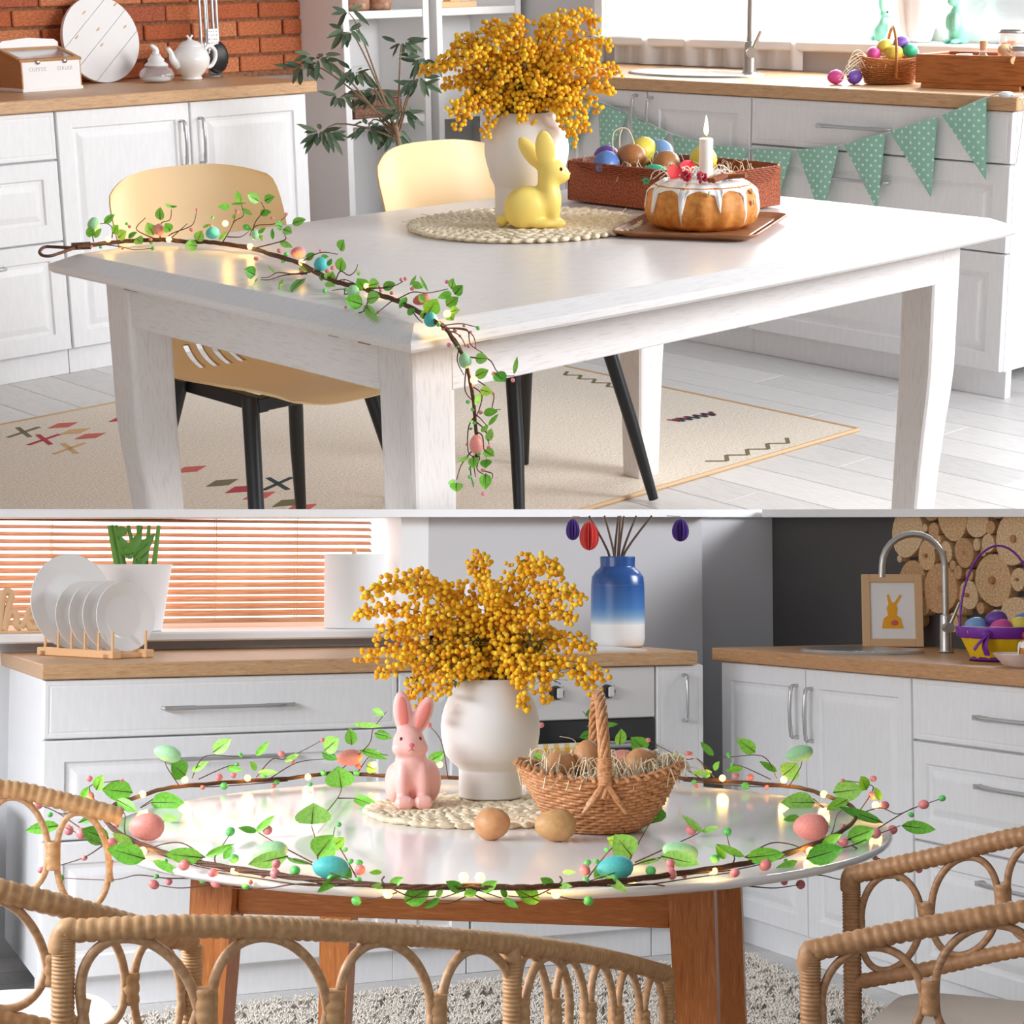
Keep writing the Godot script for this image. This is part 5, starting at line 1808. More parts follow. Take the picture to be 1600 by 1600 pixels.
# ================================================================== the lower room
func lower_structure() -> void:
	var st := mk()
	box(st, Vector3(1.6, -0.06, -3.2), Vector3(4.6, 0.1, 5.4))
	var f := struct("floor", "pale grey plank floor of the lower kitchen", st, M.gap)
	for row in 13:
		var z := -5.8 + 0.15 * row
		var x := 0.0 - 0.3 * (row % 3)
		while x < 3.6:
			var L := minf(1.25, 3.6 - x)
			var x0 := maxf(x, 0.2)
			st = mk()
			box(st, Vector3.ZERO, Vector3(x + L - x0 - 0.003, 0.012, 0.1475), 0.002)
			part("plank", st, [M.floor_a, M.floor_b, M.floor_c][(row * 5 + int(x * 3.0) + 9) % 3], f, Transform3D(Basis.IDENTITY, Vector3((x0 + x + L) * 0.5, -0.0065, z)))
			x += 1.25
	# back wall round the blind window; its coping carries the line between the two rooms
	st = mk()
	box(st, Vector3(0.95, 0.465, -5.72), Vector3(2.9, 0.93, 0.2))
	struct("wall_back_sill", "white wall below the window sill and behind the worktop", st, M.wall_white)
	st = mk()
	hexa(st, [Vector3(2.02, 0, -5.9), Vector3(2.115, 0, -5.9), Vector3(2.115, 0, -5.615), Vector3(2.02, 0, -5.615), Vector3(2.02, 1.33, -5.9), Vector3(2.115, 1.331, -5.9), Vector3(2.115, 1.331, -5.615), Vector3(2.02, 1.33, -5.615)])
	struct("trim_2", "wide white casing at the right side of the blind window", st, M.white)
	st = mk()
	hexa(st, [Vector3(2.11, 0, -5.86), Vector3(3.14, 0, -5.86), Vector3(3.14, 0, -5.62), Vector3(2.11, 0, -5.62), Vector3(2.11, 1.335, -5.86), Vector3(3.14, 1.34, -5.86), Vector3(3.14, 1.34, -5.62), Vector3(2.11, 1.335, -5.62)])
	struct("wall_back", "light grey back wall behind the blue vase", st, M.wall_grey)
	st = mk()
	hexa(st, [Vector3(3.1, 0, -5.95), Vector3(3.6, 0, -5.95), Vector3(3.6, 0, -5.79), Vector3(3.1, 0, -5.79), Vector3(3.1, 1.35, -5.95), Vector3(3.6, 1.355, -5.95), Vector3(3.6, 1.355, -5.79), Vector3(3.1, 1.35, -5.79)])
	struct("wall_corner", "charcoal recess wall between the two counters painted paler as if lit", st, M.dark_paint_lit)
	st = mk()
	hexa(st, [Vector3(3.53, 0, -5.95), Vector3(3.66, 0, -5.95), Vector3(3.66, 0, -2.6), Vector3(3.53, 0, -2.6), Vector3(3.53, 1.36, -5.95), Vector3(3.66, 1.36, -5.95), Vector3(3.66, 1.23, -2.6), Vector3(3.53, 1.23, -2.6)])
	var wt := mk()
	box(wt, Vector3(3.595, 1.6, -2.3), Vector3(0.13, 3.2, 3.7))
	struct("wall_side_added", "added tall charcoal wall out of view shielding the lower room from light", wt, M.dark_paint)  # added out of view to keep the upper side light off this room
	wt = mk()
	box(wt, Vector3(-0.75, 0.35, -3.2), Vector3(0.1, 0.7, 5.4))
	box(wt, Vector3(-0.75, 2.2, -3.2), Vector3(0.1, 1.2, 5.4))
	box(wt, Vector3(-0.75, 1.15, -5.2), Vector3(0.1, 0.9, 1.4))
	box(wt, Vector3(-0.75, 1.15, -0.9), Vector3(0.1, 0.9, 0.8))
	struct("wall_left_unseen", "unseen white left wall with an opening shaped to confine the light", wt, M.wall_white)  # unseen wall, its opening keeps the left light off the upper room
	var wr := struct("wall_right", "dark charcoal right wall partly faced with log slices", st, M.dark_paint)
	logs(wr)
	st = mk()
	for q in [[-0.6, 1.276, 3.15, 1.328, -5.58, -5.9, 1.311, 1.356]]:
		hexa(st, [Vector3(-0.6, 1.285, -5.58), Vector3(3.152, 1.3285, -5.58), Vector3(3.152, 1.3285, -5.9), Vector3(-0.6, 1.285, -5.9), Vector3(-0.6, 1.308, -5.58), Vector3(3.152, 1.3545, -5.58), Vector3(3.152, 1.3545, -5.9), Vector3(-0.6, 1.308, -5.9)])
	hexa(st, [Vector3(3.13, 1.3325, -5.775), Vector3(3.56, 1.337, -5.775), Vector3(3.56, 1.337, -5.95), Vector3(3.13, 1.3325, -5.95), Vector3(3.13, 1.3595, -5.775), Vector3(3.56, 1.365, -5.775), Vector3(3.56, 1.365, -5.95), Vector3(3.13, 1.3595, -5.95)])
	hexa(st, [Vector3(3.47, 1.3355, -5.76), Vector3(3.68, 1.3355, -5.76), Vector3(3.68, 1.256, -2.6), Vector3(3.47, 1.256, -2.6), Vector3(3.47, 1.3635, -5.76), Vector3(3.68, 1.3635, -5.76), Vector3(3.68, 1.275, -2.6), Vector3(3.47, 1.275, -2.6)])
	struct("trim_3", "narrow white coping along the top of the lower walls", st, M.coping)
	# window
	st = mk()
	box(st, Vector3(0.72, 0.9425, -5.69), Vector3(2.7, 0.027, 0.38), 0.005)
	var w := struct("window_2", "wide window with a white sill behind the wooden blind", st, M.white)
	st = mk()
	box(st, Vector3(0.75, 1.14, -5.89), Vector3(2.6, 0.37, 0.004))
	part("pane", st, M.daylight, w)
	for q in [[0.75, 0.965, 2.6, 0.03]]:
		st = mk()
		box(st, Vector3(q[0], q[1], -5.87), Vector3(q[2], q[3], 0.04), 0.003)
		part("window_frame", st, M.white, w)
	var b := thing("window_blind", "wooden venetian blind with thin orange slats across the lower window", "blind", Vector3(0, 0, -5.8))
	for k in 15:
		st = mk()
		box(st, Vector3(0.7, 0, 0), Vector3(2.56, 0.0022, 0.024), 0.0008)
		part("slat", st, M.slat, b, Transform3D(Basis(Vector3.RIGHT, 0.95 - 0.04 * k), Vector3(0, 1.005 + 0.0228 * k, 0)))
	st = mk()
	box(st, Vector3(0.7, 0.982, 0), Vector3(2.56, 0.016, 0.026), 0.002)
	part("bottom_rail", st, M.slat, b)
	for x in [0.93, 1.45, 1.72]:
		for s in [-1, 1]:
			st = mk()
			tube(st, [Vector3(x, 0.98, s * 0.0135), Vector3(x, 1.322, s * 0.0135)], 0.0013, 5)
			part("cord", st, M.frame_wood, b)

func logs(wall: Node) -> void:
	var done := []
	for r in [0.082, 0.07, 0.06, 0.052, 0.046, 0.04, 0.034, 0.029, 0.025, 0.021, 0.018, 0.015, 0.012]:
		for t in (60 if r > 0.05 else 900):
			var p := Vector2(rng.randf_range(-4.96, -3.75), rng.randf_range(0.905, 1.36))
			if p.x - r < -5.0:
				continue
			var ok := true
			for q in done:
				if p.distance_to(q[0]) < (r + q[1]) * 0.965:
					ok = false
					break
			if ok:
				done.append([p, r])
	for q in done:
		var c: Vector2 = q[0]
		var r: float = q[1]
		if c.y - r * 0.3 > 1.34 or c.y - r < 0.9:
			continue
		var poly := PackedVector2Array()
		var ph := rng.randf() * TAU
		for k in 18:
			var a := TAU * k / 18.0
			poly.append(Vector2(-c.x, c.y) + Vector2(cos(a), sin(a)) * r * (1.0 + 0.05 * sin(a * 2.0 + ph) + 0.03 * sin(a * 3.0 + ph * 2.0)))
		var top := 1.3 + 0.025 * (-c.x - 3.4)
		var cut := Geometry2D.intersect_polygons(poly, PackedVector2Array([Vector2(3.0, 0.8), Vector2(6.0, 0.8), Vector2(6.0, top), Vector2(3.0, top)]))
		if cut.is_empty():
			continue
		var xf := Transform3D(Basis(Vector3(0, 0, -1), Vector3.UP, Vector3(-1, 0, 0)), Vector3.ZERO)   # the outline's x runs along the wall, its thickness out of it
		var st := mk()
		prism(st, cut[0], -3.53, -3.5 + rng.randf_range(0.0, 0.012), xf)
		var l := part("log_slice", st, M.log_end[rng.randi() % 3], wall)
		if r > 0.03 and c.y + r < top:
			st = mk()
			var ring := PackedVector2Array()
			for k in 12:
				ring.append(Vector2(-c.x, c.y) + Vector2(cos(TAU * k / 12), sin(TAU * k / 12)) * r * 0.14)
			prism(st, ring, -3.5, -3.4865, xf)
			part("heartwood", st, M.heart, l)

func lower_left_counter() -> void:
	var z := -4.88
	cabinet("drawer_cabinet", "wide white drawer unit with long chrome handles under the plate rack", Vector3(0.764, 0, z), 0, 0.977, 0.6, [["drawer", 0.0, 0.977, 0.703, 0.86, false, 0.49, 0.776, 0.36, false], ["drawer", 0.0, 0.977, 0.441, 0.703, true, 0.49, 0.64, 0.36, false], ["drawer", 0.0, 0.977, 0.085, 0.441, true, 0.49, 0.38, 0.36, false]])
	cabinet("door_cabinet", "narrow white door unit behind the vase between drawers and oven", Vector3(1.741, 0, z), 0, 0.22, 0.6, [["door", 0.0, 0.22, 0.085, 0.86, true, 0.19, 0.77, 0.12, true]])
	var o := thing("oven", "built in oven with black glass, white panel and two round knobs", "oven", Vector3(1.963, 0, z), 0)
	var st := mk()
	box(st, Vector3(0.296, 0.47, -0.3), Vector3(0.59, 0.77, 0.58), 0.002)
	part("body", st, M.enamel, o)
	st = mk()
	box(st, Vector3(0.296, 0.7825, 0.008), Vector3(0.588, 0.15, 0.022), 0.003)
	part("control_panel", st, M.enamel, o)
	for x in [0.1, 0.264, 0.43]:
		st = mk()
		lathe(st, [Vector2(0, 0), Vector2(0.021, 0), Vector2(0.021, 0.004), Vector2(0.018, 0.022), Vector2(0.016, 0.024), Vector2(0, 0.024)], 24, Transform3D(Basis(Vector3.RIGHT, PI * 0.5), Vector3(x, 0.787, 0.019)))
		var kn := part("knob", st, M.black, o)
		st = mk()
		box(st, Vector3(x + 0.004, 0.787, 0.036), Vector3(0.02, 0.03, 0.02), 0.003)
		part("grip", st, M.enamel, kn)
		st = mk()
		for k in 9:
			var a := -0.4 + k * 0.5
			box(st, Vector3(x + cos(a) * 0.03, 0.787 + sin(a) * 0.03, 0.0192), Vector3(0.003, 0.003, 0.001))
		part("dial_marks", st, M.steel, o)
	st = mk()
	box(st, Vector3(0.296, 0.52, 0.006), Vector3(0.588, 0.37, 0.024), 0.003)
	part("door", st, M.oven_glass, o)
	st = mk()
	box(st, Vector3(0.296, 0.21, 0.006), Vector3(0.588, 0.24, 0.022), 0.003)
	part("drawer", st, M.cab, o)
	st = mk()
	box(st, Vector3(0.296, 0.043, -0.03), Vector3(0.588, 0.085, 0.03), 0.001)
	part("plinth", st, M.cab, o)
	st = mk()
	tube(st, [Vector3(0.05, 0.635, 0.055), Vector3(0.54, 0.635, 0.055)], 0.0115, 12)
	for x in [0.07, 0.52]:
		tube(st, [Vector3(x, 0.635, 0.016), Vector3(x, 0.635, 0.055)], 0.008, 8)
	part("handle", st, M.chrome, o)
	st = mk()
	var P := []
	for j in 12:
		var row := PackedVector3Array()
		for i in 18:
			var y := 0.648 - 0.02 * j
			row.append(Vector3(2.04 + 0.3 * i / 17.0, y if j else 0.645, z + 0.07 + 0.004 * sin(i * 0.9) * j / 11.0 - (0.006 if j == 0 else 0.0)))
		P.append(row)
	grid(st, P, false, true)
	var Q := []
	for row in P:
		var r2 := PackedVector3Array()
		for p in row:
			r2.append(p - Vector3(0, 0, 0.002))
		Q.append(r2)
	grid(st, Q, false, false)
	single("tea_towel", "yellow and white gingham tea towel hung on the oven handle", "towel", st, M.gingham)
	cabinet("door_cabinet", "narrow white pull out unit with one handle right of the oven", Vector3(2.556, 0, z), 0, 0.164, 0.6, [["door", 0.0, 0.164, 0.085, 0.86, false, 0.09, 0.76, 0.135, true]])
	st = mk()
	box(st, Vector3(1.726, 0.88, -5.235), Vector3(1.935, 0.04, 0.77), 0.003)
	single("worktop", "oak worktop carrying the plate rack and the blue vase", "worktop", st, M.oak)
	st = mk()
	prism(st, rounded(0.56, 0.46, 0.02, 4), -0.002, 0.004, Transform3D(Basis(Vector3.RIGHT, -PI * 0.5), Vector3(2.27, 0.902, -5.12)))
	single("hob", "pale glass hob let into the worktop above the oven", "hob", st, M.enamel)
	# plate rack
	o = thing("plate_rack", "light wooden plate rack with upright dowels on the left worktop", "rack", Vector3(0.965, 0.9, -5.24), deg_to_rad(-66.0))
	st = mk()
	for s in [-1, 1]:
		box(st, Vector3(0, 0.012, s * 0.055), Vector3(0.37, 0.022, 0.03), 0.002)
	for s in [-1, 1]:
		box(st, Vector3(s * 0.155, 0.008, 0), Vector3(0.03, 0.014, 0.14), 0.002)
	part("base", st, M.peach_wood, o)
	for k in 6:
		for s in [-1, 1]:
			st = mk()
			tube(st, [Vector3(-0.165 + 0.066 * k, 0.02, s * 0.055), Vector3(-0.165 + 0.066 * k, 0.075, s * 0.055)], 0.004, 8)
			part("dowel", st, M.peach_wood, o)
	var back := Vector3(0.407, 0, 0.914)   # along the rack towards the room
	for k in 5:
		var r := 0.137 if k == 0 else 0.098
		var p := Vector3(0.965, 0.9, -5.24) + back * (-0.132 + 0.066 * k)
		var pl := thing("dinner_plate" if k == 0 else "side_plate", ["large white plate at the far end of the wooden rack", "small white plate right in front of the large one in the rack", "small white plate in the middle of the rack", "small white plate second from the near end of the rack", "small white plate showing its whole face at the near end of the rack"][k], "plate", p + Vector3(0, r + 0.016, 0), atan2(back.x, back.z), "white plates in the rack")
		st = mk()
		lathe(st, [Vector2(0, -0.004), Vector2(r * 0.55, -0.004), Vector2(r * 0.62, -0.001), Vector2(r * 0.97, 0.012), Vector2(r, 0.0145), Vector2(r * 0.98, 0.0165), Vector2(r * 0.64, 0.003), Vector2(r * 0.55, 0.001), Vector2(0, 0.001)], 56, Transform3D(Basis(Vector3.RIGHT, PI * 0.5 - 0.1), Vector3.ZERO))
		part("dish", st, M.ceramic, pl)
	# sill things
	o = thing("potted_plant", "tapered white pot with thick green palm stems on the window sill", "plant", Vector3(1.155, 0.9565, -5.64))
	st = mk()
	lathe(st, [Vector2(0, 0), Vector2(0.085, 0), Vector2(0.088, 0.004), Vector2(0.115, 0.2), Vector2(0.118, 0.205), Vector2(0.112, 0.205), Vector2(0.108, 0.19), Vector2(0, 0.188)], 40)
	part("pot", st, M.matte, o)
	st = mk()
	lathe(st, [Vector2(0, 0.19), Vector2(0.106, 0.188), Vector2(0, 0.193)], 24)
	part("soil", st, M.bark, o)
	for q in [[-0.045, -0.075, 0.014], [-0.03, -0.06, 0.012], [0.0, 0.02, 0.009], [0.02, 0.01, 0.007], [0.035, 0.045, 0.008], [0.06, 0.075, 0.009], [0.015, -0.02, 0.008]]:
		st = mk()
		tube(st, [Vector3(q[0] * 0.92, 0.185, q[0] * 0.39), Vector3(q[1] * 0.92, 0.325, q[1] * 0.39)], [q[2], q[2] * 0.7], 8)
		part("palm_stem", st, M.palm, o)
	for q in [[-0.05, 0.24, 0.05, 0.28], [-0.01, 0.22, -0.06, 0.3], [0.0, 0.22, 0.06, 0.3], [0.02, 0.2, 0.035, 0.27], [-0.02, 0.22, 0.02, 0.31], [-0.06, 0.3, -0.02, 0.31]]:
		st = mk()
		leaf_shape(st, Vector3(q[0] * 0.92, q[1], q[0] * 0.39 + 0.01), Vector3(q[2] * 0.92, q[3], q[2] * 0.39 + 0.01), 0.035, Vector3(-0.3, 0.2, 0.9), 0.05, 0.3)
		part("leaf", st, M.palm, o)
	o = thing("paper_towel", "white paper towel roll on a wooden peg at the right end of the sill", "paper roll", Vector3(1.875, 0.9565, -5.66))
	st = mk()
	lathe(st, [Vector2(0, 0), Vector2(0.095, 0), Vector2(0.097, 0.003), Vector2(0.097, 0.236), Vector2(0.094, 0.239), Vector2(0.02, 0.24), Vector2(0.018, 0.23), Vector2(0, 0.23)], 48)
	part("roll", st, M.matte, o)
	st = mk()
	tube(st, [Vector3(0, 0.22, 0), Vector3(0, 0.256, 0)], 0.008, 10)
	part("peg", st, M.peach_wood, o)
	o = thing("corked_canister", "white canister with a pale cork knob behind the mimosa bouquet", "canister", Vector3(2.135, 0.9, -5.36))
	st = mk()
	lathe(st, [Vector2(0, 0), Vector2(0.065, 0), Vector2(0.068, 0.004), Vector2(0.068, 0.15), Vector2(0.06, 0.16), Vector2(0, 0.162)], 32)
	part("body", st, M.matte, o)
	st = mk()
	lathe(st, [Vector2(0, 0.16), Vector2(0.02, 0.16), Vector2(0.021, 0.2), Vector2(0, 0.202)], 16)
	part("knob", st, M.cushion, o)
	# cut-out word on the sill: the end of a script word
	o = thing("script_sign", "light wooden cut out script letters standing on the sill left of the plates", "sign", Vector3(0.83, 0.9565, -5.575), 0.0)
	for q in [[[Vector2(-0.085, 0.0), Vector2(-0.075, 0.1), Vector2(-0.06, 0.115), Vector2(-0.05, 0.1), Vector2(-0.062, 0.055), Vector2(-0.07, 0.0), Vector2(-0.062, 0.035), Vector2(-0.048, 0.055), Vector2(-0.035, 0.045), Vector2(-0.034, 0.015), Vector2(-0.02, 0.008)]], [[Vector2(-0.022, 0.008), Vector2(-0.005, 0.03), Vector2(0.022, 0.045), Vector2(0.022, 0.06), Vector2(0.004, 0.058), Vector2(-0.004, 0.032), Vector2(0.006, 0.008), Vector2(0.03, 0.01), Vector2(0.045, 0.025)]]]:
		st = mk()
		var line := []
		for p in q[0]:
			line.append(Vector3(p.x, p.y + 0.009, 0))
		tube(st, spline(line, 60), 0.0105, 8, true, 1.0)
		part("letter", st, M.frame_wood, o)
	st = mk()
	box(st, Vector3(-0.01, 0.004, 0), Vector3(0.17, 0.008, 0.02), 0.002)
	part("foot_strip", st, M.frame_wood, o)
	# blue vase with twigs
	o = thing("blue_vase", "tall blue and white glazed vase holding bare twigs with paper eggs", "vase", Vector3(2.6, 0.9, -5.2))
	st = mk()
	lathe(st, [Vector2(0, 0), Vector2(0.074, 0), Vector2(0.083, 0.01), Vector2(0.086, 0.03), Vector2(0.086, 0.074)], 40)
	part("white_foot", st, M.ceramic, o)
	st = mk()
	lathe(st, [Vector2(0.086, 0.074), Vector2(0.0857, 0.1), Vector2(0.0852, 0.14), Vector2(0.0845, 0.197)], 40)
	part("fading_glaze", st, M.blue_fade, o)
	st = mk()
	lathe(st, [Vector2(0.0845, 0.196), Vector2(0.082, 0.222), Vector2(0.072, 0.238), Vector2(0.058, 0.25), Vector2(0.055, 0.256), Vector2(0.056, 0.284), Vector2(0.054, 0.287), Vector2(0.048, 0.285), Vector2(0.046, 0.25), Vector2(0, 0.24)], 40)
	part("blue_neck", st, M.blue_top, o)
	for q in [[-0.02, -0.09, 0.0], [-0.01, -0.05, 0.02], [0.0, 0.005, 0.01], [0.005, 0.03, -0.02], [0.01, 0.06, 0.0], [0.012, 0.1, 0.02], [-0.005, 0.012, -0.02]]:
		st = mk()
		var right := Vector3(0.919, 0, 0.395)
		tube(st, spline([right * q[0] + Vector3(0, 0.2, 0), right * q[0] * 1.3 + Vector3(0, 0.29, q[2] * 0.3), right * q[1] + Vector3(0, 0.416, q[2])], 10), [0.0048, 0.0046, 0.0044, 0.0042, 0.004, 0.0038, 0.0036, 0.0034, 0.0032, 0.003], 6)
		part("twig", st, M.branch, o)
	for q in [[-0.142, 0.372, 0.022, M.paper_violet, "violet paper egg at the left of the blue vase twigs", 0.034], [-0.09, 0.352, 0.031, M.paper_coral, "coral red paper egg hanging left of the blue vase twigs", 0.046], [0.2, 0.37, 0.027, M.paper_violet, "violet paper egg hanging alone at the right of the twigs", 0.036]]:
		var right := Vector3(0.919, 0, 0.395)
		var e := thing("paper_egg", q[4], "ornament", Vector3(2.6, 0.9, -5.2) + right * q[0] + Vector3(0, q[1], 0), 0.5, "paper eggs on the vase twigs")
		for k in 6:
			st = mk()
			var poly := PackedVector2Array()
			for i in 20:
				var a := TAU * i / 20
				poly.append(Vector2(cos(a) * q[2] * (1.0 - 0.12 * sin(a)), sin(a) * q[5]))
			prism(st, poly, -0.0006, 0.0006, Transform3D(Basis(Vector3.UP, PI * k / 6.0), Vector3.ZERO))
			part("paper_leaf", st, q[3], e)
		st = mk()
		tube(st, [Vector3(0, q[5] - 0.002, 0), Vector3(0, 0.415 - q[1], 0)], 0.0006, 4)
		if q[0] > 0.1 or q[0] < -0.12:
			tube(st, [Vector3(0, 0.414 - q[1], 0), Vector3(-signf(q[0]) * (absf(q[0]) - 0.09) * 0.7, 0.414 - q[1], 0)], 0.0012, 5)
		part("hanging_thread", st, M.branch, e)

func lower_right_counter() -> void:
	var q := -PI * 0.5
	var turn := q + 0.035
	var at := Vector3(2.895, 0, -5.03)
	var along := Vector3(cos(turn), 0, -sin(turn))
	cabinet("door_cabinet", "white two door unit with paired chrome handles right of the dark gap", at, turn, 0.955, 0.58, [["door", 0.0, 0.462, 0.085, 0.86, true, 0.422, 0.73, 0.15, true], ["door", 0.462, 0.955, 0.085, 0.86, true, 0.496, 0.725, 0.15, true]])
	cabinet("drawer_cabinet", "white drawer unit with slim handles behind the right rattan chair", at + along * 0.957, turn, 0.8, 0.5, [["drawer", 0.0, 0.8, 0.694, 0.86, false, 0.4, 0.772, 0.25, false], ["drawer", 0.0, 0.8, 0.432, 0.694, true, 0.4, 0.6, 0.25, false], ["drawer", 0.0, 0.8, 0.085, 0.432, true, 0.4, 0.36, 0.25, false]])
	var st := mk()
	box(st, Vector3(1.0, 0.88, -0.3), Vector3(2.06, 0.04, 0.67), 0.003)
	single("worktop", "oak worktop with the round sink along the log wall", "worktop", st, M.oak_deep, at, turn)
	round_sink("kitchen_sink", "round steel sink set in the worktop in front of the framed bunny picture", Vector3(3.13, 0.9, -4.63), 0.17, 0.21)
	gooseneck("faucet", "brushed steel gooseneck tap in front of the log wall", Vector3(3.31, 0.9, -4.46), deg_to_rad(-23.26), 0.35, 0.185, 0.011)
	# framed picture
	var o := thing("picture_frame", "light wood frame with a yellow bunny silhouette leaning near the sink", "picture", Vector3(3.39, 0.9015, -4.84), deg_to_rad(-30.0))
	var lean := Transform3D(Basis(Vector3.RIGHT, -0.12) * Basis(Vector3.BACK, 0.0), Vector3.ZERO)
	st = mk()
	for s in [-1, 1]:
		box(st, Vector3(s * 0.082, 0.115, 0), Vector3(0.026, 0.23, 0.016), 0.002, lean)
		box(st, Vector3(0, 0.115 + s * 0.102, 0), Vector3(0.14, 0.026, 0.016), 0.002, lean)
	part("frame", st, M.frame_wood, o)
	st = mk()
	box(st, Vector3(0, 0.115, -0.002), Vector3(0.142, 0.182, 0.006), 0.0, lean)
	part("paper", st, M.matte, o)
	st = mk()
	var bun := PackedVector2Array([Vector2(-0.034, 0.058), Vector2(0.034, 0.058), Vector2(0.03, 0.07), Vector2(0.026, 0.09), Vector2(0.013, 0.1), Vector2(0.016, 0.122), Vector2(0.012, 0.132), Vector2(0.03, 0.162), Vector2(0.024, 0.166), Vector2(0.006, 0.14), Vector2(-0.003, 0.142), Vector2(-0.01, 0.166), Vector2(-0.017, 0.164), Vector2(-0.012, 0.136), Vector2(-0.018, 0.122), Vector2(-0.014, 0.1), Vector2(-0.028, 0.09), Vector2(-0.032, 0.07)])
	prism(st, bun, 0.001, 0.0026, lean)
	part("bunny_print", st, M.orange, o)
	st = mk()
	ball(st, lean * Vector3(0.006, 0.074, 0.0026), Vector3(0.012, 0.011, 0.0012), 12, 5)
	part("tail_print", st, M.coral, o)
	st = mk()
	box(st, Vector3(0, 0.07, -0.055), Vector3(0.03, 0.13, 0.004), 0.001, Transform3D(Basis(Vector3.RIGHT, 0.12), Vector3.ZERO))
	part("easel_leg", st, M.frame_wood, o)
	# purple and yellow basket
	var bc := Vector3(3.16, 0.9, -4.02)
	o = thing("ribbon_basket", "yellow basket with purple ribbon and thin purple hoop on the right worktop", "basket", bc, deg_to_rad(-23.26))
	st = mk()
	lathe(st, [Vector2(0, 0), Vector2(0.07, 0), Vector2(0.075, 0.006), Vector2(0.105, 0.07), Vector2(0.1, 0.072), Vector2(0.07, 0.01), Vector2(0, 0.008)], 40, Transform3D.IDENTITY, 14, 0.04)
	part("bowl", st, M.sun_yellow, o)
	st = mk()
	lathe(st, [Vector2(0.104, 0.062), Vector2(0.112, 0.066), Vector2(0.116, 0.092), Vector2(0.11, 0.094), Vector2(0.104, 0.07)], 40, Transform3D.IDENTITY, 18, 0.02)
	ball(st, Vector3(-0.06, 0.075, 0.1), Vector3(0.016, 0.012, 0.009), 10, 6)
	tube(st, spline([Vector3(-0.06, 0.075, 0.105), Vector3(-0.085, 0.05, 0.105), Vector3(-0.095, 0.035, 0.1)], 8), [0.007, 0.009, 0.01, 0.011, 0.011, 0.012, 0.012, 0.012], 8, true, 0.3)
	tube(st, spline([Vector3(-0.06, 0.075, 0.105), Vector3(-0.07, 0.045, 0.11), Vector3(-0.062, 0.02, 0.105)], 8), [0.007, 0.009, 0.01, 0.011, 0.011, 0.012, 0.012, 0.012], 8, true, 0.3)
	lathe(st, [Vector2(0, -0.0), Vector2(0.082, 0.0), Vector2(0.078, 0.012), Vector2(0, 0.012)], 32)
	part("ribbon", st, M.purple_cloth, o)
	st = mk()
	var hoop := []
	for k in 25:
		var a := PI * k / 24.0
		hoop.append(Vector3(-cos(a) * 0.108, 0.085 + sin(a) * 0.225, 0))
	tube(st, hoop, 0.0032, 6)
	part("handle", st, M.purple_cloth, o)
	part("straw", shreds(40, Vector3(0, 0.075, 0), Vector3(0.07, 0, 0.07), 0.02), M.shred, o)
	var g := "dyed eggs in the purple ribbon basket"
	var right := Vector3(0.919, 0, 0.395)
	for e in [["purple", -0.012, 0.112, 0.01, "large purple egg on top of the ribbon basket"], ["blue", 0.068, 0.107, 0.0, "blue egg at the right in the ribbon basket"], ["yellow", 0.042, 0.096, 0.04, "yellow egg lying in front of the blue one in the ribbon basket"], ["sky", -0.065, 0.094, 0.0, "light blue egg at the left rim of the ribbon basket"], ["pink", -0.008, 0.09, 0.045, "pink egg sunk in front of the purple one in the ribbon basket"]]:
		egg_thing(e[4], bc + right * e[1] + Vector3(0, e[2], 0) + Vector3(-0.395, 0, 0.919) * e[3], 0.024, 0.03, M.dye[e[0]], lying(-23.0), g)
	# dish with a small iced cake at the picture's edge
	o = thing("serving_dish", "pale pink oblong dish at the right end of the lower worktop", "dish", Vector3(3.055, 0.9, -3.72), deg_to_rad(-23.26))
	st = mk()
	var rings := []
	for r in [[0.16, 0.09, 0.0], [0.19, 0.11, 0.006], [0.235, 0.15, 0.034], [0.23, 0.145, 0.035], [0.185, 0.105, 0.01], [0.02, 0.02, 0.008]]:
		var ring := PackedVector3Array()
		for p in rounded(r[0], r[1], minf(r[0], r[1]) * 0.3, 5):
			ring.append(Vector3(p.x, r[2], p.y))
		rings.append(ring)
	grid(st, rings, true, true)
	face(st, Array(rings[0]), Vector3(0, 1, 0))
	part("dish", st, M.dish_pink, o)
	o = thing("small_cake", "small orange cake dripping with white icing on the pale pink dish", "cake", Vector3(3.06, 0.9085, -3.73), 0.0)
	st = mk()
	lathe(st, [Vector2(0, 0), Vector2(0.048, 0), Vector2(0.054, 0.01), Vector2(0.056, 0.04), Vector2(0.048, 0.058), Vector2(0, 0.062)], 28)
	part("sponge", st, M.cake, o)
	st = mk()
	var P := []
	for j in 6:
		var row := PackedVector3Array()
		for i in 60:
			var a := TAU * i / 60.0
			var low := 0.04 - 0.03 * pow(maxf(cos(a * 7.0), 0.0), 3.0)
			var t := j / 5.0
			row.append(Vector3(cos(a), 0, sin(a)) * lerpf(0.058, 0.0, t * t) + Vector3(0, lerpf(low, 0.066, sqrt(t)), 0))
		P.append(row)
	grid(st, P, true, false)
	part("icing", st, M.icing, o)
	for k in 5:
		st = mk()
		ball(st, Vector3(cos(k * 1.3) * 0.028 - 0.01, 0.07, sin(k * 1.3) * 0.028), Vector3.ONE * 0.011, 8, 5)
		part("berry", st, M.raspberry, o)

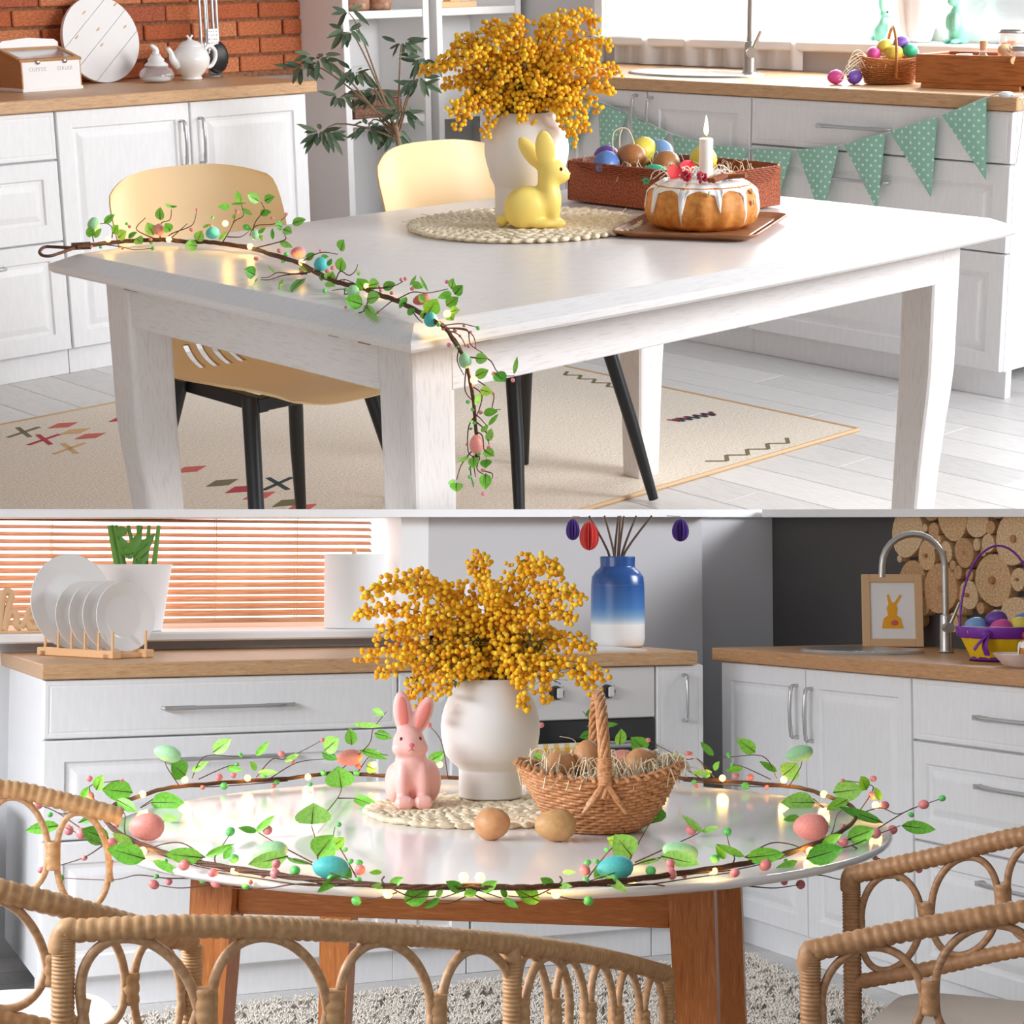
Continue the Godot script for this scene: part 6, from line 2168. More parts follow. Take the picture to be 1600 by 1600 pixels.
func lower_table() -> void:
	var o := thing("round_table", "round white lacquered table on splayed beech legs", "table", Vector3(1.121, 0, -2.668))
	var st := mk()
	lathe(st, [Vector2(0, 0.725), Vector2(0.5, 0.725), Vector2(0.53, 0.727), Vector2(0.598, 0.7365), Vector2(0.606, 0.741), Vector2(0.608, 0.745), Vector2(0.6065, 0.7485), Vector2(0.602, 0.75), Vector2(0, 0.75)], 96)
	part("tabletop", st, M.lacquer, o)
	var base := Node3D.new()
	var c := Basis(Vector3.UP, deg_to_rad(-33.1))
	var off := Vector3(0.016, 0, -0.05)
	for k in 4:
		var b := c * Basis(Vector3.UP, PI * 0.5 * k)
		st = mk()
		box(st, Vector3(0, 0.689, 0.338), Vector3(0.62, 0.072, 0.022), 0.002)
		part("apron", st, M.beech_x, o, Transform3D(b, off))
		st = mk()
		hexa(st, [Vector3(-0.032, 0.725, -0.032), Vector3(0.032, 0.725, -0.032), Vector3(0.032, 0.725, 0.032), Vector3(-0.032, 0.725, 0.032), Vector3(0.012, 0.0, 0.012), Vector3(0.05, 0.0, 0.012), Vector3(0.05, 0.0, 0.05), Vector3(0.012, 0.0, 0.05)])
		part("leg", st, M.beech, o, Transform3D(b, off + b * Vector3(0.34, 0, 0.34)))
	base.free()

func lower_tabletop() -> void:
	var y := 0.75
	braided_mat("placemat", "round braided straw placemat on the round white table", Vector3(1.14, y, -2.775), 0.19)
	goblet_vase("vase", "white goblet vase full of mimosa on the round table", Vector3(1.2, y + 0.0115, -2.885), 0.0535, 0.086, 0.05, 0.2, M.matte)
	var sprays := []
	var k := 0.00108
	for q in [[557, 962], [575, 925], [620, 919], [650, 930], [562, 1030], [598, 1048], [640, 1088], [657, 1108], [700, 938], [740, 895], [776, 935], [832, 892], [872, 893], [905, 938], [890, 962], [930, 1012], [938, 1052], [926, 1078], [862, 1050], [820, 1104], [800, 1030], [700, 1005], [730, 975], [770, 985], [690, 1080], [846, 970], [880, 1005], [660, 975], [620, 985], [640, 1020], [590, 990], [745, 1020], [830, 1020], [850, 1085], [720, 1050], [790, 960], [810, 1000], [760, 930], [870, 930], [680, 1030]]:
		sprays.append(Vector3((q[0] - 765) * k, (1062 - q[1]) * k, rng.randf_range(-0.05, 0.1) if q[1] < 1045 else rng.randf_range(0.07, 0.1)))
	mimosa("mimosa_bouquet", "yellow mimosa sprays in the white vase on the round table", Vector3(1.2, y + 0.21, -2.885), deg_to_rad(-23.26), sprays, 0.0046)
	pink_bunny(Vector3(1.045, y + 0.0115, -2.845))
	var bc := Vector3(1.232, y, -2.528)
	var o := thing("egg_basket", "woven willow basket with twisted hoop handle and hen eggs in straw", "basket", bc, deg_to_rad(-23.26))
	var st := mk()
	var rings := []
	for j in 17:
		var t := j / 16.0
		rings.append(func(a):
			var up := 0.018 * pow(absf(cos(a)), 2.0) * t
			var wob := 1.0 + 0.02 * sin(a * 9.0 + t * 5.0)
			return [Vector3(cos(a) * (0.058 + 0.066 * pow(t, 0.65)) * wob, 0.004 + 0.078 * t + up, sin(a) * (0.05 + 0.045 * pow(t, 0.65)) * wob), Vector3(cos(a), 0.2, sin(a)).normalized()])
	strand_wall(st, rings, 24, 0.0031, 0.0034)
	part("woven_side", st, M.wicker, o)
	st = mk()
	for s in 48:
		var a := TAU * s / 48.0
		var c := Vector3(cos(a) * 0.124, 0.083 + 0.018 * pow(absf(cos(a)), 2.0), sin(a) * 0.095)
		var e := Vector3(cos(a), 0, sin(a))
		tube(st, [c - e * 0.006 + Vector3(-sin(a), 0, cos(a)) * 0.006, c + Vector3(0, 0.006, 0), c + e * 0.006 - Vector3(-sin(a), 0, cos(a)) * 0.006], 0.0036, 5)
	part("rim", st, M.wicker, o)
	st = mk()
	lathe(st, [Vector2(0, 0.003), Vector2(0.9, 0.003), Vector2(1, 0.008), Vector2(1.0, 0.02), Vector2(1.55, 0.062), Vector2(0, 0.062)], 28, Transform3D(Basis.from_scale(Vector3(0.056, 1, 0.048)), Vector3.ZERO))
	part("lining", st, M.wicker, o)
	st = mk()
	var path := spline([Vector3(0.003, 0.06, 0.094), Vector3(0.003, 0.12, 0.088), Vector3(0.001, 0.17, 0.062), Vector3(0.0, 0.2, 0.02), Vector3(-0.002, 0.2, -0.03), Vector3(-0.004, 0.165, -0.068), Vector3(-0.004, 0.12, -0.085), Vector3(-0.004, 0.075, -0.09)], 70)
	for s in 6:
		var p := []
		for i in 70:
			var a := i * 0.28 + s * TAU / 6.0
			var t: Vector3 = (path[mini(i + 1, 69)] - path[maxi(i - 1, 0)]).normalized()
			var n := t.cross(Vector3.RIGHT).normalized()
			p.append(path[i] + (Vector3.RIGHT * cos(a) + n * sin(a)) * 0.0062)
		tube(st, p, 0.0037, 6)
	part("handle", st, M.wicker, o)
	st = mk()
	wrapped(st, [Vector3(0.003, 0.078, 0.097), Vector3(0.003, 0.1, 0.093), Vector3(0.003, 0.118, 0.089)], 0.0115, 0.004, 12)
	for s in [-1, 1]:
		for i in 3:
			tube(st, spline([Vector3(0.003, 0.088, 0.1), Vector3(0.003 + s * 0.012, 0.07 - i * 0.003, 0.1), Vector3(0.003 + s * (0.026 + i * 0.003), 0.05 - i * 0.006, 0.094)], 8), 0.0032, 6)
	part("binding", st, M.wicker, o)
	part("straw", shreds(230, Vector3(0, 0.072, 0), Vector3(0.1, 0, 0.065), 0.045), M.shred, o)
	part("straw", shreds(60, Vector3(0.1, 0.09, 0), Vector3(0.022, 0, 0.03), 0.03), M.shred, o)
	st = mk()
	tube(st, spline([Vector3(-0.1, 0.08, 0.03), Vector3(-0.105, 0.12, 0.04), Vector3(-0.085, 0.125, 0.04), Vector3(-0.08, 0.09, 0.04)], 14), 0.0012, 4)
	tube(st, spline([Vector3(-0.04, 0.09, -0.03), Vector3(-0.035, 0.13, -0.03), Vector3(-0.06, 0.14, -0.02)], 12), 0.0007, 4)
	part("straw_curl", st, M.shred, o)
	var right := Vector3(0.919, 0, 0.395)
	var g := "brown hen eggs in the willow basket"
	for e in [[-0.062, 0.098, 0.012, 70, "brown hen egg lying at the left in the willow basket"], [-0.018, 0.108, -0.008, -90, "brown hen egg standing behind the hoop of the willow basket"], [0.062, 0.102, 0.005, 75, "brown hen egg under straw at the right in the willow basket"]]:
		egg_thing(e[4], bc + right * e[0] + Vector3(0, e[1], 0) + Vector3(-0.395, 0, 0.919) * e[2], 0.0235, 0.0285, M.hen, Basis.IDENTITY if e[3] < 0 else lying(e[3] - 50.0), g)
	g = "hen eggs lying on the round table"
	egg_thing("brown hen egg standing almost end on in front of the placemat", Vector3(1.044, y + 0.0238, -2.5), 0.0238, 0.028, M.hen, Basis(Vector3.UP, 0.6) * Basis(Vector3.RIGHT, PI * 0.42), g)
	egg_thing("pale brown hen egg lying on its side against the willow basket", Vector3(1.122, y + 0.0238, -2.45), 0.0238, 0.031, M.hen_pale, lying(-15.0), g)

func arm(o: Node3D, rail: Array, r: float, drop: float, joints: int, ends: Array, cane: Material, wrap: Material, rr: float, low_rail: bool) -> void:
	var fine := spline(rail, 400)
	var total := 0.0
	for i in 399:
		total += fine[i].distance_to(fine[i + 1])
	var c := [fine[0]]
	var run_len := 0.0
	for i in 399:   # sixty points at equal steps along the rail
		run_len += fine[i].distance_to(fine[i + 1])
		while c.size() < 60 and run_len >= total * c.size() / 59.0 - 1e-6:
			c.append(fine[i + 1])
	while c.size() < 60:
		c.append(fine[399])
	var st := mk()
	var first: Vector3 = c[0] + Vector3(0, -0.5 * drop, 0)
	var run := []
	if ends[0]:
		run += [c[0] + Vector3(0, -0.012 - r * 0.7, 0) - (c[1] - c[0]).normalized() * 0.004]
	run += c
	wrapped(st, run, r, 0.0105 * r / 0.011, 14)
	part("top_rail", st, wrap, o)
	var js := []
	var tops := []
	var lows := []
	for k in joints:
		var f := float(k) / (joints - 1)
		var i := clampf(f * 59.0, 1.0, 58.0)
		var p: Vector3 = c[int(i)].lerp(c[mini(int(i) + 1, 59)], i - int(i))
		js.append(p - Vector3(0, r + drop * 0.5, 0))
	for k in joints - 1:
		var i := int((k + 0.5) / (joints - 1) * 59.0)
		tops.append(c[i] - Vector3(0, r * 0.8, 0))
		lows.append(c[i] - Vector3(0, r * 0.8 + drop, 0))
	loop_row(o, js, tops, lows, rr, cane, drop * 0.3, wrap)
	if low_rail:
		var lr := []
		for p in c:
			lr.append(p - Vector3(0, r + drop + 0.006, 0))
		st = mk()
		wrapped(st, lr, r * 0.8, 0.0105 * r / 0.011, 12)
		part("lower_rail", st, wrap, o)
	for e in 2:
		if ends[e]:
			var p: Vector3 = c[0] if e == 0 else c[59]
			st = mk()
			wrapped(st, [p + Vector3(0, -0.004, 0), p - Vector3(0, 0.12, 0), p - Vector3(0, 0.3, 0), Vector3(p.x, 0.0, p.z)], r * 0.98, 0.009, 12)
			part("post", st, wrap, o)

func rattan_chairs() -> void:
	# the near chair, seen from behind
	var o := thing("rattan_chair", "rattan armchair with curved wrapped rail seen from behind in front of the table", "chair", Vector3(0.72, 0, -2.0), 0, "rattan chairs round the table")
	var b := Vector3(0.72, 0, -2.0)
	var rail := []
	for p in [Vector3(0.305, 0.802, -1.792), Vector3(0.422, 0.803, -1.763), Vector3(0.589, 0.782, -1.78), Vector3(0.802, 0.737, -1.866), Vector3(0.919, 0.702, -1.95), Vector3(1.038, 0.66, -2.054), Vector3(1.141, 0.62, -2.144)]:
		rail.append(p - b)
	arm(o, rail.slice(0, 5), 0.0113, 0.135, 6, [true, false], M.cane, M.rattan, 0.0052, false)
	arm(o, rail.slice(3, 7), 0.0108, 0.125, 6, [true, true], M.cane, M.rattan, 0.0048, false)
	seat(o, Vector3(0.0, 0.42, -0.2), 0.25, 0.24)
	# the left chair
	o = thing("rattan_chair", "rattan armchair at the left edge turned towards the table", "chair", Vector3(0.1, 0, -2.25), 0, "rattan chairs round the table")
	b = Vector3(0.1, 0, -2.25)
	arm(o, [Vector3(-0.15, 0.9, -2.6) - b, Vector3(0.1, 0.885, -2.6) - b, Vector3(0.353, 0.847, -2.597) - b, Vector3(0.425, 0.83, -2.589) - b, Vector3(0.515, 0.803, -2.575) - b], 0.0125, 0.13, 8, [false, false], M.cane, M.rattan, 0.0045, true)
	arm(o, [Vector3(-0.15, 0.9, -1.9) - b, Vector3(0.1, 0.875, -1.885) - b, Vector3(0.245, 0.833, -1.881) - b, Vector3(0.34, 0.802, -1.886) - b, Vector3(0.43, 0.765, -1.93) - b, Vector3(0.468, 0.75, -1.955) - b], 0.0118, 0.105, 8, [false, true], M.cane, M.rattan, 0.0045, true)
	var st := mk()
	prism(st, rounded(0.62, 0.6, 0.12, 6), -0.03, 0.03, Transform3D(Basis(Vector3.RIGHT, PI * 0.5), Vector3(0.06, 0.555, 0.0)))
	part("seat_cushion", st, M.cushion, o)
	st = mk()
	wrapped(st, [Vector3(-0.25, 0.9, -0.35), Vector3(-0.3, 0.92, 0.0), Vector3(-0.25, 0.9, 0.35)], 0.0125, 0.011, 12)
	part("back_rail", st, M.rattan, o)
	for s in [-1, 1]:
		st = mk()
		wrapped(st, [Vector3(-0.25, 0.9, 0.35 * s), Vector3(-0.25, 0.4, 0.33 * s), Vector3(-0.25, 0.0, 0.32 * s)], 0.012, 0.011, 12)
		part("post", st, M.rattan, o)
	# the right chair
	o = thing("rattan_chair", "darker rattan armchair at the right edge with a beige cushion", "chair", Vector3(1.4, 0, -1.85), 0, "rattan chairs round the table")
	b = Vector3(1.4, 0, -1.85)
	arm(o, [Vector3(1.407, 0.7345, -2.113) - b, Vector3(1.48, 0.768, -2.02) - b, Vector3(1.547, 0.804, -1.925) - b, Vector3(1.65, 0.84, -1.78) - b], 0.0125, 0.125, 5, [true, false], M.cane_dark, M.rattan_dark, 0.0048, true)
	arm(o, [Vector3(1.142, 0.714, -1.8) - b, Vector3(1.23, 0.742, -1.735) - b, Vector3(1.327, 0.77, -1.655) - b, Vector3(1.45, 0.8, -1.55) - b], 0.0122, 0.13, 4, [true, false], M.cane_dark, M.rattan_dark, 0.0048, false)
	st = mk()
	prism(st, rounded(0.42, 0.36, 0.06, 6), -0.03, 0.03, Transform3D(Basis(Vector3.UP, deg_to_rad(41.0)) * Basis(Vector3.RIGHT, PI * 0.5), Vector3(0.04, 0.55, 0.03)))
	part("seat_cushion", st, M.cushion_beige, o)
	for p in [Vector3(0.25, 0.84, 0.07), Vector3(0.05, 0.8, 0.3)]:
		st = mk()
		wrapped(st, [p, p - Vector3(0, 0.4, 0), Vector3(p.x, 0, p.z)], 0.0122, 0.011, 12)
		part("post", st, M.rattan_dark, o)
	st = mk()
	wrapped(st, [Vector3(0.25, 0.84, 0.07), Vector3(0.21, 0.85, 0.23), Vector3(0.05, 0.8, 0.3)], 0.0122, 0.011, 12)
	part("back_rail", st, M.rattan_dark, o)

func seat(o: Node3D, at: Vector3, rx: float, rz: float) -> void:
	var st := mk()
	lathe(st, [Vector2(0, -0.03), Vector2(0.95, -0.03), Vector2(1.0, -0.015), Vector2(1.0, 0.01), Vector2(0.93, 0.028), Vector2(0, 0.034)], 36, Transform3D(Basis.from_scale(Vector3(rx, 1, rz)), at))
	part("seat_cushion", st, M.cushion, o)
	var ring := []
	for k in 33:
		var a := TAU * k / 32.0
		ring.append(at + Vector3(cos(a) * rx, -0.04, sin(a) * rz))
	st = mk()
	wrapped(st, ring, 0.012, 0.011, 10)
	part("seat_frame", st, M.rattan, o)

func lower_rest() -> void:
	var st := mk()
	box(st, Vector3(1.8, 0.009, -3.45), Vector3(1.96, 0.018, 2.5), 0.006)
	var o := single("rug", "thick beige shaggy rug under the round table", "rug", st, M.shag)
	var tuft := mk()
	for k in 5:
		var a := k * 1.256
		tube(tuft, [Vector3.ZERO, Vector3(cos(a) * 0.004, 0.01, sin(a) * 0.004), Vector3(cos(a) * 0.009, 0.015, sin(a) * 0.009)], [0.0022, 0.002, 0.0012], 4, true)
	var mm := MultiMesh.new()
	mm.transform_format = MultiMesh.TRANSFORM_3D
	mm.mesh = tuft.commit()
	mm.instance_count = 14000
	for i in 14000:
		mm.set_instance_transform(i, Transform3D(Basis(Vector3.UP, rng.randf() * TAU).scaled(Vector3.ONE * rng.randf_range(0.8, 1.5)), Vector3(rng.randf_range(0.84, 2.76), 0.016, rng.randf_range(-4.68, -2.3))))
	var n := MultiMeshInstance3D.new()
	n.name = "pile"
	n.multimesh = mm
	n.material_override = M.tuft
	o.add_child(n, true)
	stuff(n)
	var bin := thing("fabric_bin", "tall grey fabric storage bin beside the left end of the drawers", "storage bin", Vector3(0.5, 0, -5.2))
	st = mk()
	prism(st, rounded(0.36, 0.36, 0.05, 5), -0.48, 0.0, Transform3D(Basis(Vector3.RIGHT, PI * 0.5), Vector3(0, 0.04, 0)))
	part("body", st, M.grey_cloth, bin)
	st = mk()
	box(st, Vector3(0, 0.02, 0), Vector3(0.3, 0.04, 0.3), 0.004)
	part("base", st, M.dark_gap, bin)

func upper_garland() -> void:
	garland = thing("easter_garland", "leafy garland with eggs, berries and lights draped over the dining table corner", "garland", Vector3(1.8, 0.75, -2.75))
	twin = false
	twig_r = 0.0013
	vine_r = 0.0026
	bulb_e = 0.012
	lf(69,53,-508,79,72,-485,12)
	lf(32,29,-505,27,51,-498,10)
	lf(37,31,-506,36,47,-492,9)
	lf(42,28,-504,49,47,-484,10)
	lf(83,32,-500,86,50,-483,14)
	lf(91,22,-496,98,38,-474,18)
	lf(111,21,-490,118,34,-468,9)
	lf(126,19,-484,125,10,-461,17)
	lf(155,24,-464,142,52,-465,19)
	lf(165,55,-452,161,81,-444,16)
	lf(177,32,-436,164,50,-433,17)
	lf(178,83,-427,161,90,-425,6)
	lf(177,83,-428,178,85,-408,4)
	lf(200,16,-374,203,39,-359,17)
	lf(195,8,-367,168,12,-372,18)
	lf(209,43,-365,213,52,-344,6)
	lf(228,101,-256,218,125,-254,10)
	lf(226,89,-288,201,93,-293,11)
	lf(226,95,-285,240,99,-254,5)
	lf(229,88,-252,233,79,-224,8)
	lf(228,108,-190,205,125,-197,16)
	lf(227,111,-171,234,121,-149,14)
	lf(227,85,-189,236,90,-163,11)
	lf(213,69,-97,197,77,-96,16)
	lf(212,66,-91,213,61,-68,15)
	lf(215,42,-133,210,64,-126,6)
	lf(208,41,-101,216,33,-72,10)
	lf(229,57,-251,231,46,-225,10)
	lf(225,47,-196,231,58,-175,7)
	lf(222,35,-184,220,46,-171,10)
	lf(68,8,17,47,21,12,19)
	lf(55,8,43,11,6,97,7)
	lf(105,8,27,89,25,25,3)
	lf(73,8,94,15,6,167,9)
	lf(228,67,-284,224,78,-271,6)
	lf(220,21,-326,226,38,-306,8)
	lf(207,80,-55,218,90,-30,13)
	lf(141,61,179,142,82,191,17)
	lf(115,31,210,114,57,218,17)
	lf(173,26,30,179,38,50,11)
	lf(154,37,100,157,43,119,9)
	lf(133,32,150,133,47,162,7)
	lf(170,12,17,152,6,71,16)
	lf(104,8,117,32,6,176,18)
	lf(113,11,176,114,28,189,17)
	lf(122,8,139,123,17,155,9)
	lf(101,8,183,101,6,213,10)
	lf(90,15,311,76,34,309,20)
	lf(91,21,319,98,27,341,18)
	lf(105,33,272,101,41,284,7)
	lf(20,8,393,-7,20,382,20)
	lf(54,8,361,65,14,386,18)
	lf(15,8,405,-23,6,479,12)
	lf(78,26,375,88,35,398,13)
	lf(64,43,465,67,61,477,5)
	lf(66,46,468,70,41,490,10)
	lf(47,43,529,35,69,524,4)
	lf(60,50,573,59,69,581,12)
	lf(55,44,586,59,59,600,14)
	lf(54,45,580,30,41,576,10)
	lf(27,31,598,36,46,617,14)
	lf(22,23,612,27,29,630,12)
	lf(16,20,615,13,13,631,12)
	lf(8,18,575,15,42,589,22)
	lf(5,9,566,5,27,576,12)
	lf(54,25,466,35,9,471,9)
	lf(30,29,541,19,45,541,9)
	lf(20,8,509,24,16,526,9)
	lf(59,-54,628,67,-52,651,14)
	lf(62,-84,624,72,-72,645,13)
	lf(87,-80,643,89,-91,665,18)
	lf(113,-83,659,114,-55,666,6)
	lf(70,-107,626,75,-109,648,13)
	lf(70,-114,625,54,-127,632,8)
	lf(75,-146,627,85,-141,651,11)
	lf(81,-166,632,87,-147,647,6)
	lf(73,-177,623,75,-164,637,7)
	lf(80,-193,630,81,-170,639,10)
	lf(62,-157,615,49,-159,620,4)
	lf(75,-208,627,77,-215,648,14)
	lf(76,-222,631,64,-232,641,15)
	lf(56,-218,611,34,-222,609,5)
	lf(62,-218,616,51,-232,627,14)
	lf(70,-244,635,57,-264,647,16)
	lf(32,-254,604,15,-256,605,6)
	lf(33,-258,605,23,-269,617,17)
	eg(47,54,-511,12,14,20,"G")
	eg(162,36,-453,12,12,0,"P")
	eg(215,34,-341,14,12,-20,"T")
	eg(225,42,-207,8,10,0,"G")
	eg(184,33,-9,14,11,0,"P")
	eg(143,30,116,13,13,0,"T")
	eg(70,13,304,11,11,0,"G")
	eg(35,31,527,14,9,-15,"R")
	eg(-7,14,600,11,12,0,"T")
	eg(44,-56,620,10,13,-10,"G")
	eg(65,-197,619,11,16,0,"P")
	bulb(70,22,-499)
	bulb(173,16,-437)
	bulb(225,55,-308)
	bulb(223,18,-222)
	bulb(175,18,14)
	bulb(92,21,314)
	bulb(14,22,615)
	bulb(60,-90,622)
	by(117,43,-492,4,"p")
	by(112,49,-494,4,"g")
	by(52,8,-499,4,"g")
	by(31,11,-500,4,"p")
	by(81,6,-464,4,"p")
	by(149,16,-468,5,"p")
	by(205,78,-376,4,"p")
	by(197,38,-389,5,"p")
	by(217,46,-345,5,"p")
	by(229,80,-270,5,"p")
	by(223,81,-143,4,"p")
	by(216,94,-86,4,"p")
	by(203,25,-96,5,"p")
	by(218,64,-342,4,"g")
	by(195,23,-63,5,"g")
	by(190,9,-67,4,"g")
	by(184,7,-147,5,"p")
	by(229,52,-240,5,"g")
	by(149,10,-466,5,"g")
	by(118,7,-410,5,"g")
	by(143,7,56,5,"p")
	by(142,18,100,5,"p")
	by(126,24,158,5,"p")
	by(125,32,176,5,"p")
	by(164,49,88,3,"p")
	by(104,20,234,3,"p")
	by(78,21,369,4,"p")
	by(68,23,411,4,"p")
	by(59,7,238,5,"g")
	by(96,6,249,4,"g")
	by(82,26,361,3,"p")
	by(-5,5,380,3,"p")
	by(76,-28,278,3,"p")
	by(4,5,454,3,"p")
	by(77,46,426,4,"p")
	by(76,49,438,4,"p")
	by(60,39,475,4,"p")
	by(69,58,552,4,"p")
	by(65,-6,629,4,"g")
	by(25,-5,620,4,"p")
	by(20,-29,610,4,"p")
	by(49,-33,624,4,"p")
	by(-11,10,623,4,"g")
	by(3,0,617,3,"p")
	by(42,0,622,3,"p")
	by(52,-11,626,3,"p")
	by(35,-15,620,3,"p")
	by(60,-36,629,3,"p")
	by(86,-81,641,4,"p")
	by(111,-93,658,4,"p")
	by(32,-32,616,4,"g")
	by(56,-127,611,4,"g")
	by(63,-140,615,4,"g")
	by(65,-162,616,4,"g")
	by(72,-145,623,4,"p")
	by(81,-203,632,4,"p")
	by(69,-239,630,4,"p")
	by(51,-249,618,4,"g")
	by(62,-276,637,4,"p")
	by(53,-259,623,3,"g")
	by(69,-214,620,4,"g")
	by(54,-236,615,3,"g")
	by(56,-198,607,3,"p")
	by(79,-176,627,3,"p")
	by(87,-114,638,3,"p")
	by(61,-172,611,3,"g")
	tw([v(154,18,-464),v(128,37,-485),v(144,60,-473)])
	tw([v(79,23,-499),v(83,42,-502),v(75,52,-506),v(60,53,-510)])
	tw([v(38,20,-501),v(40,36,-507),v(46,48,-512)])
	tw([v(63,12,-498),v(82,8,-468),v(81,8,-419),v(115,8,-405)])
	tw([v(163,18,-454),v(166,48,-451),v(177,56,-435),v(178,78,-428)])
	tw([v(172,19,-443),v(179,29,-430),v(195,43,-394),v(201,53,-384),v(204,74,-377)])
	tw([v(175,16,-437),v(183,31,-419),v(194,50,-397)])
	tw([v(221,17,-315),v(227,45,-294),v(228,65,-280),v(228,86,-273)])
	tw([v(228,53,-289),v(229,63,-278),v(229,76,-249),v(228,98,-253)])
	tw([v(225,36,-208),v(227,53,-214),v(228,70,-204),v(227,86,-182),v(226,96,-172),v(227,108,-183)])
	tw([v(225,29,-303),v(227,33,-259),v(228,46,-232)])
	tw([v(221,18,-199),v(207,45,-87),v(208,55,-82),v(212,66,-94)])
	tw([v(227,39,-227),v(227,60,-204),v(219,72,-128),v(215,91,-85)])
	tw([v(146,11,80),v(123,8,57),v(112,8,24),v(73,8,53),v(59,8,48)])
	tw([v(141,8,76),v(105,8,57),v(58,8,77),v(47,8,65)])
	tw([v(176,18,10),v(161,46,91),v(140,54,171)])
	tw([v(105,14,208),v(115,31,210),v(106,29,246),v(108,38,262),v(114,49,262)])
	tw([v(103,12,212),v(103,21,235),v(99,19,270)])
	tw([v(93,15,300),v(78,26,375),v(74,34,410),v(73,45,436)])
	tw([v(48,8,372),v(-18,8,443),v(74,-27,284)])
	tw([v(57,15,437),v(61,12,420),v(-18,8,476)])
	tw([v(95,13,286),v(59,8,296),v(88,8,254),v(66,8,249)])
	tw([v(68,14,390),v(59,15,430),v(54,35,482),v(44,41,533),v(58,50,567)])
	tw([v(-3,6,622),v(11,6,620),v(38,4,622),v(62,-4,629)])
	tw([v(5,2,619),v(41,-6,624),v(55,-17,628),v(59,-33,630)])
	tw([v(7,1,619),v(45,-6,625),v(51,-30,626),v(69,-46,635)])
	tw([v(13,-5,618),v(26,-9,620),v(38,-21,622),v(44,-34,622)])
	tw([v(29,-28,617),v(34,-34,618),v(35,-57,612),v(47,-81,613)])
	tw([v(41,-47,618),v(54,-52,625),v(78,-57,639),v(89,-77,645),v(101,-85,652),v(114,-86,660)])
	tw([v(36,15,496),v(10,8,545),v(-14,8,589)])
	tw([v(49,-70,617),v(51,-107,611),v(62,-126,617)])
	tw([v(56,-88,619),v(65,-91,625),v(86,-114,639),v(85,-138,637),v(95,-140,646)])
	tw([v(61,-102,620),v(72,-115,627),v(70,-138,623),v(66,-153,618)])
	tw([v(65,-148,618),v(70,-153,622),v(79,-167,630)])
	tw([v(67,-177,618),v(74,-184,624),v(75,-205,626),v(76,-219,631)])
	tw([v(65,-150,618),v(57,-170,610),v(56,-208,609),v(61,-218,615)])
	tw([v(66,-204,617),v(57,-213,611),v(43,-231,606),v(34,-253,605)])
	tw([v(64,-216,617),v(59,-234,620),v(57,-249,625)])
	tw([v(64,-219,618),v(69,-219,622),v(62,-236,623),v(67,-245,632),v(70,-246,636)])
	tw([v(68,-239,631),v(72,-241,636),v(77,-244,643),v(76,-252,644)])
	tw([v(62,-216,615),v(54,-236,616),v(52,-265,625)])
	tw([v(67,-161,619),v(77,-175,628),v(81,-198,632)])
	tw([v(23,14,528),v(-9,16,613),v(28,-20,618),v(40,-44,618)])
	tw([v(218,14,-196),v(197,19,-80),v(147,18,88),v(99,14,245),v(70,17,388),v(16,17,553)])
	tw([v(122,12,-485),v(177,13,-428),v(213,12,-344),v(221,12,-222)])
	vine([v(0,14,-501),v(66,14,-503),v(124,14,-489),v(156,14,-467),v(178,14,-442),v(186,14,-395),v(212,14,-365),v(223,14,-314),v(227,14,-223),v(202,14,-108),v(180,14,3),v(127,14,134),v(101,14,224),v(100,14,280),v(76,14,363),v(60,14,434),v(27,14,523),v(-7,14,603),v(9,1,615),v(28,-25,615),v(41,-43,615),v(51,-65,615),v(59,-97,615),v(65,-130,615),v(67,-162,615),v(70,-194,615),v(67,-226,615)],false)
	cordloop([v(13,12,-518),v(-8,12,-517),v(-24,12,-547),v(-38,12,-562),v(-74,12,-516),v(-95,12,-467),v(-88,12,-448),v(-54,12,-469),v(-13,12,-498),v(15,12,-516)])

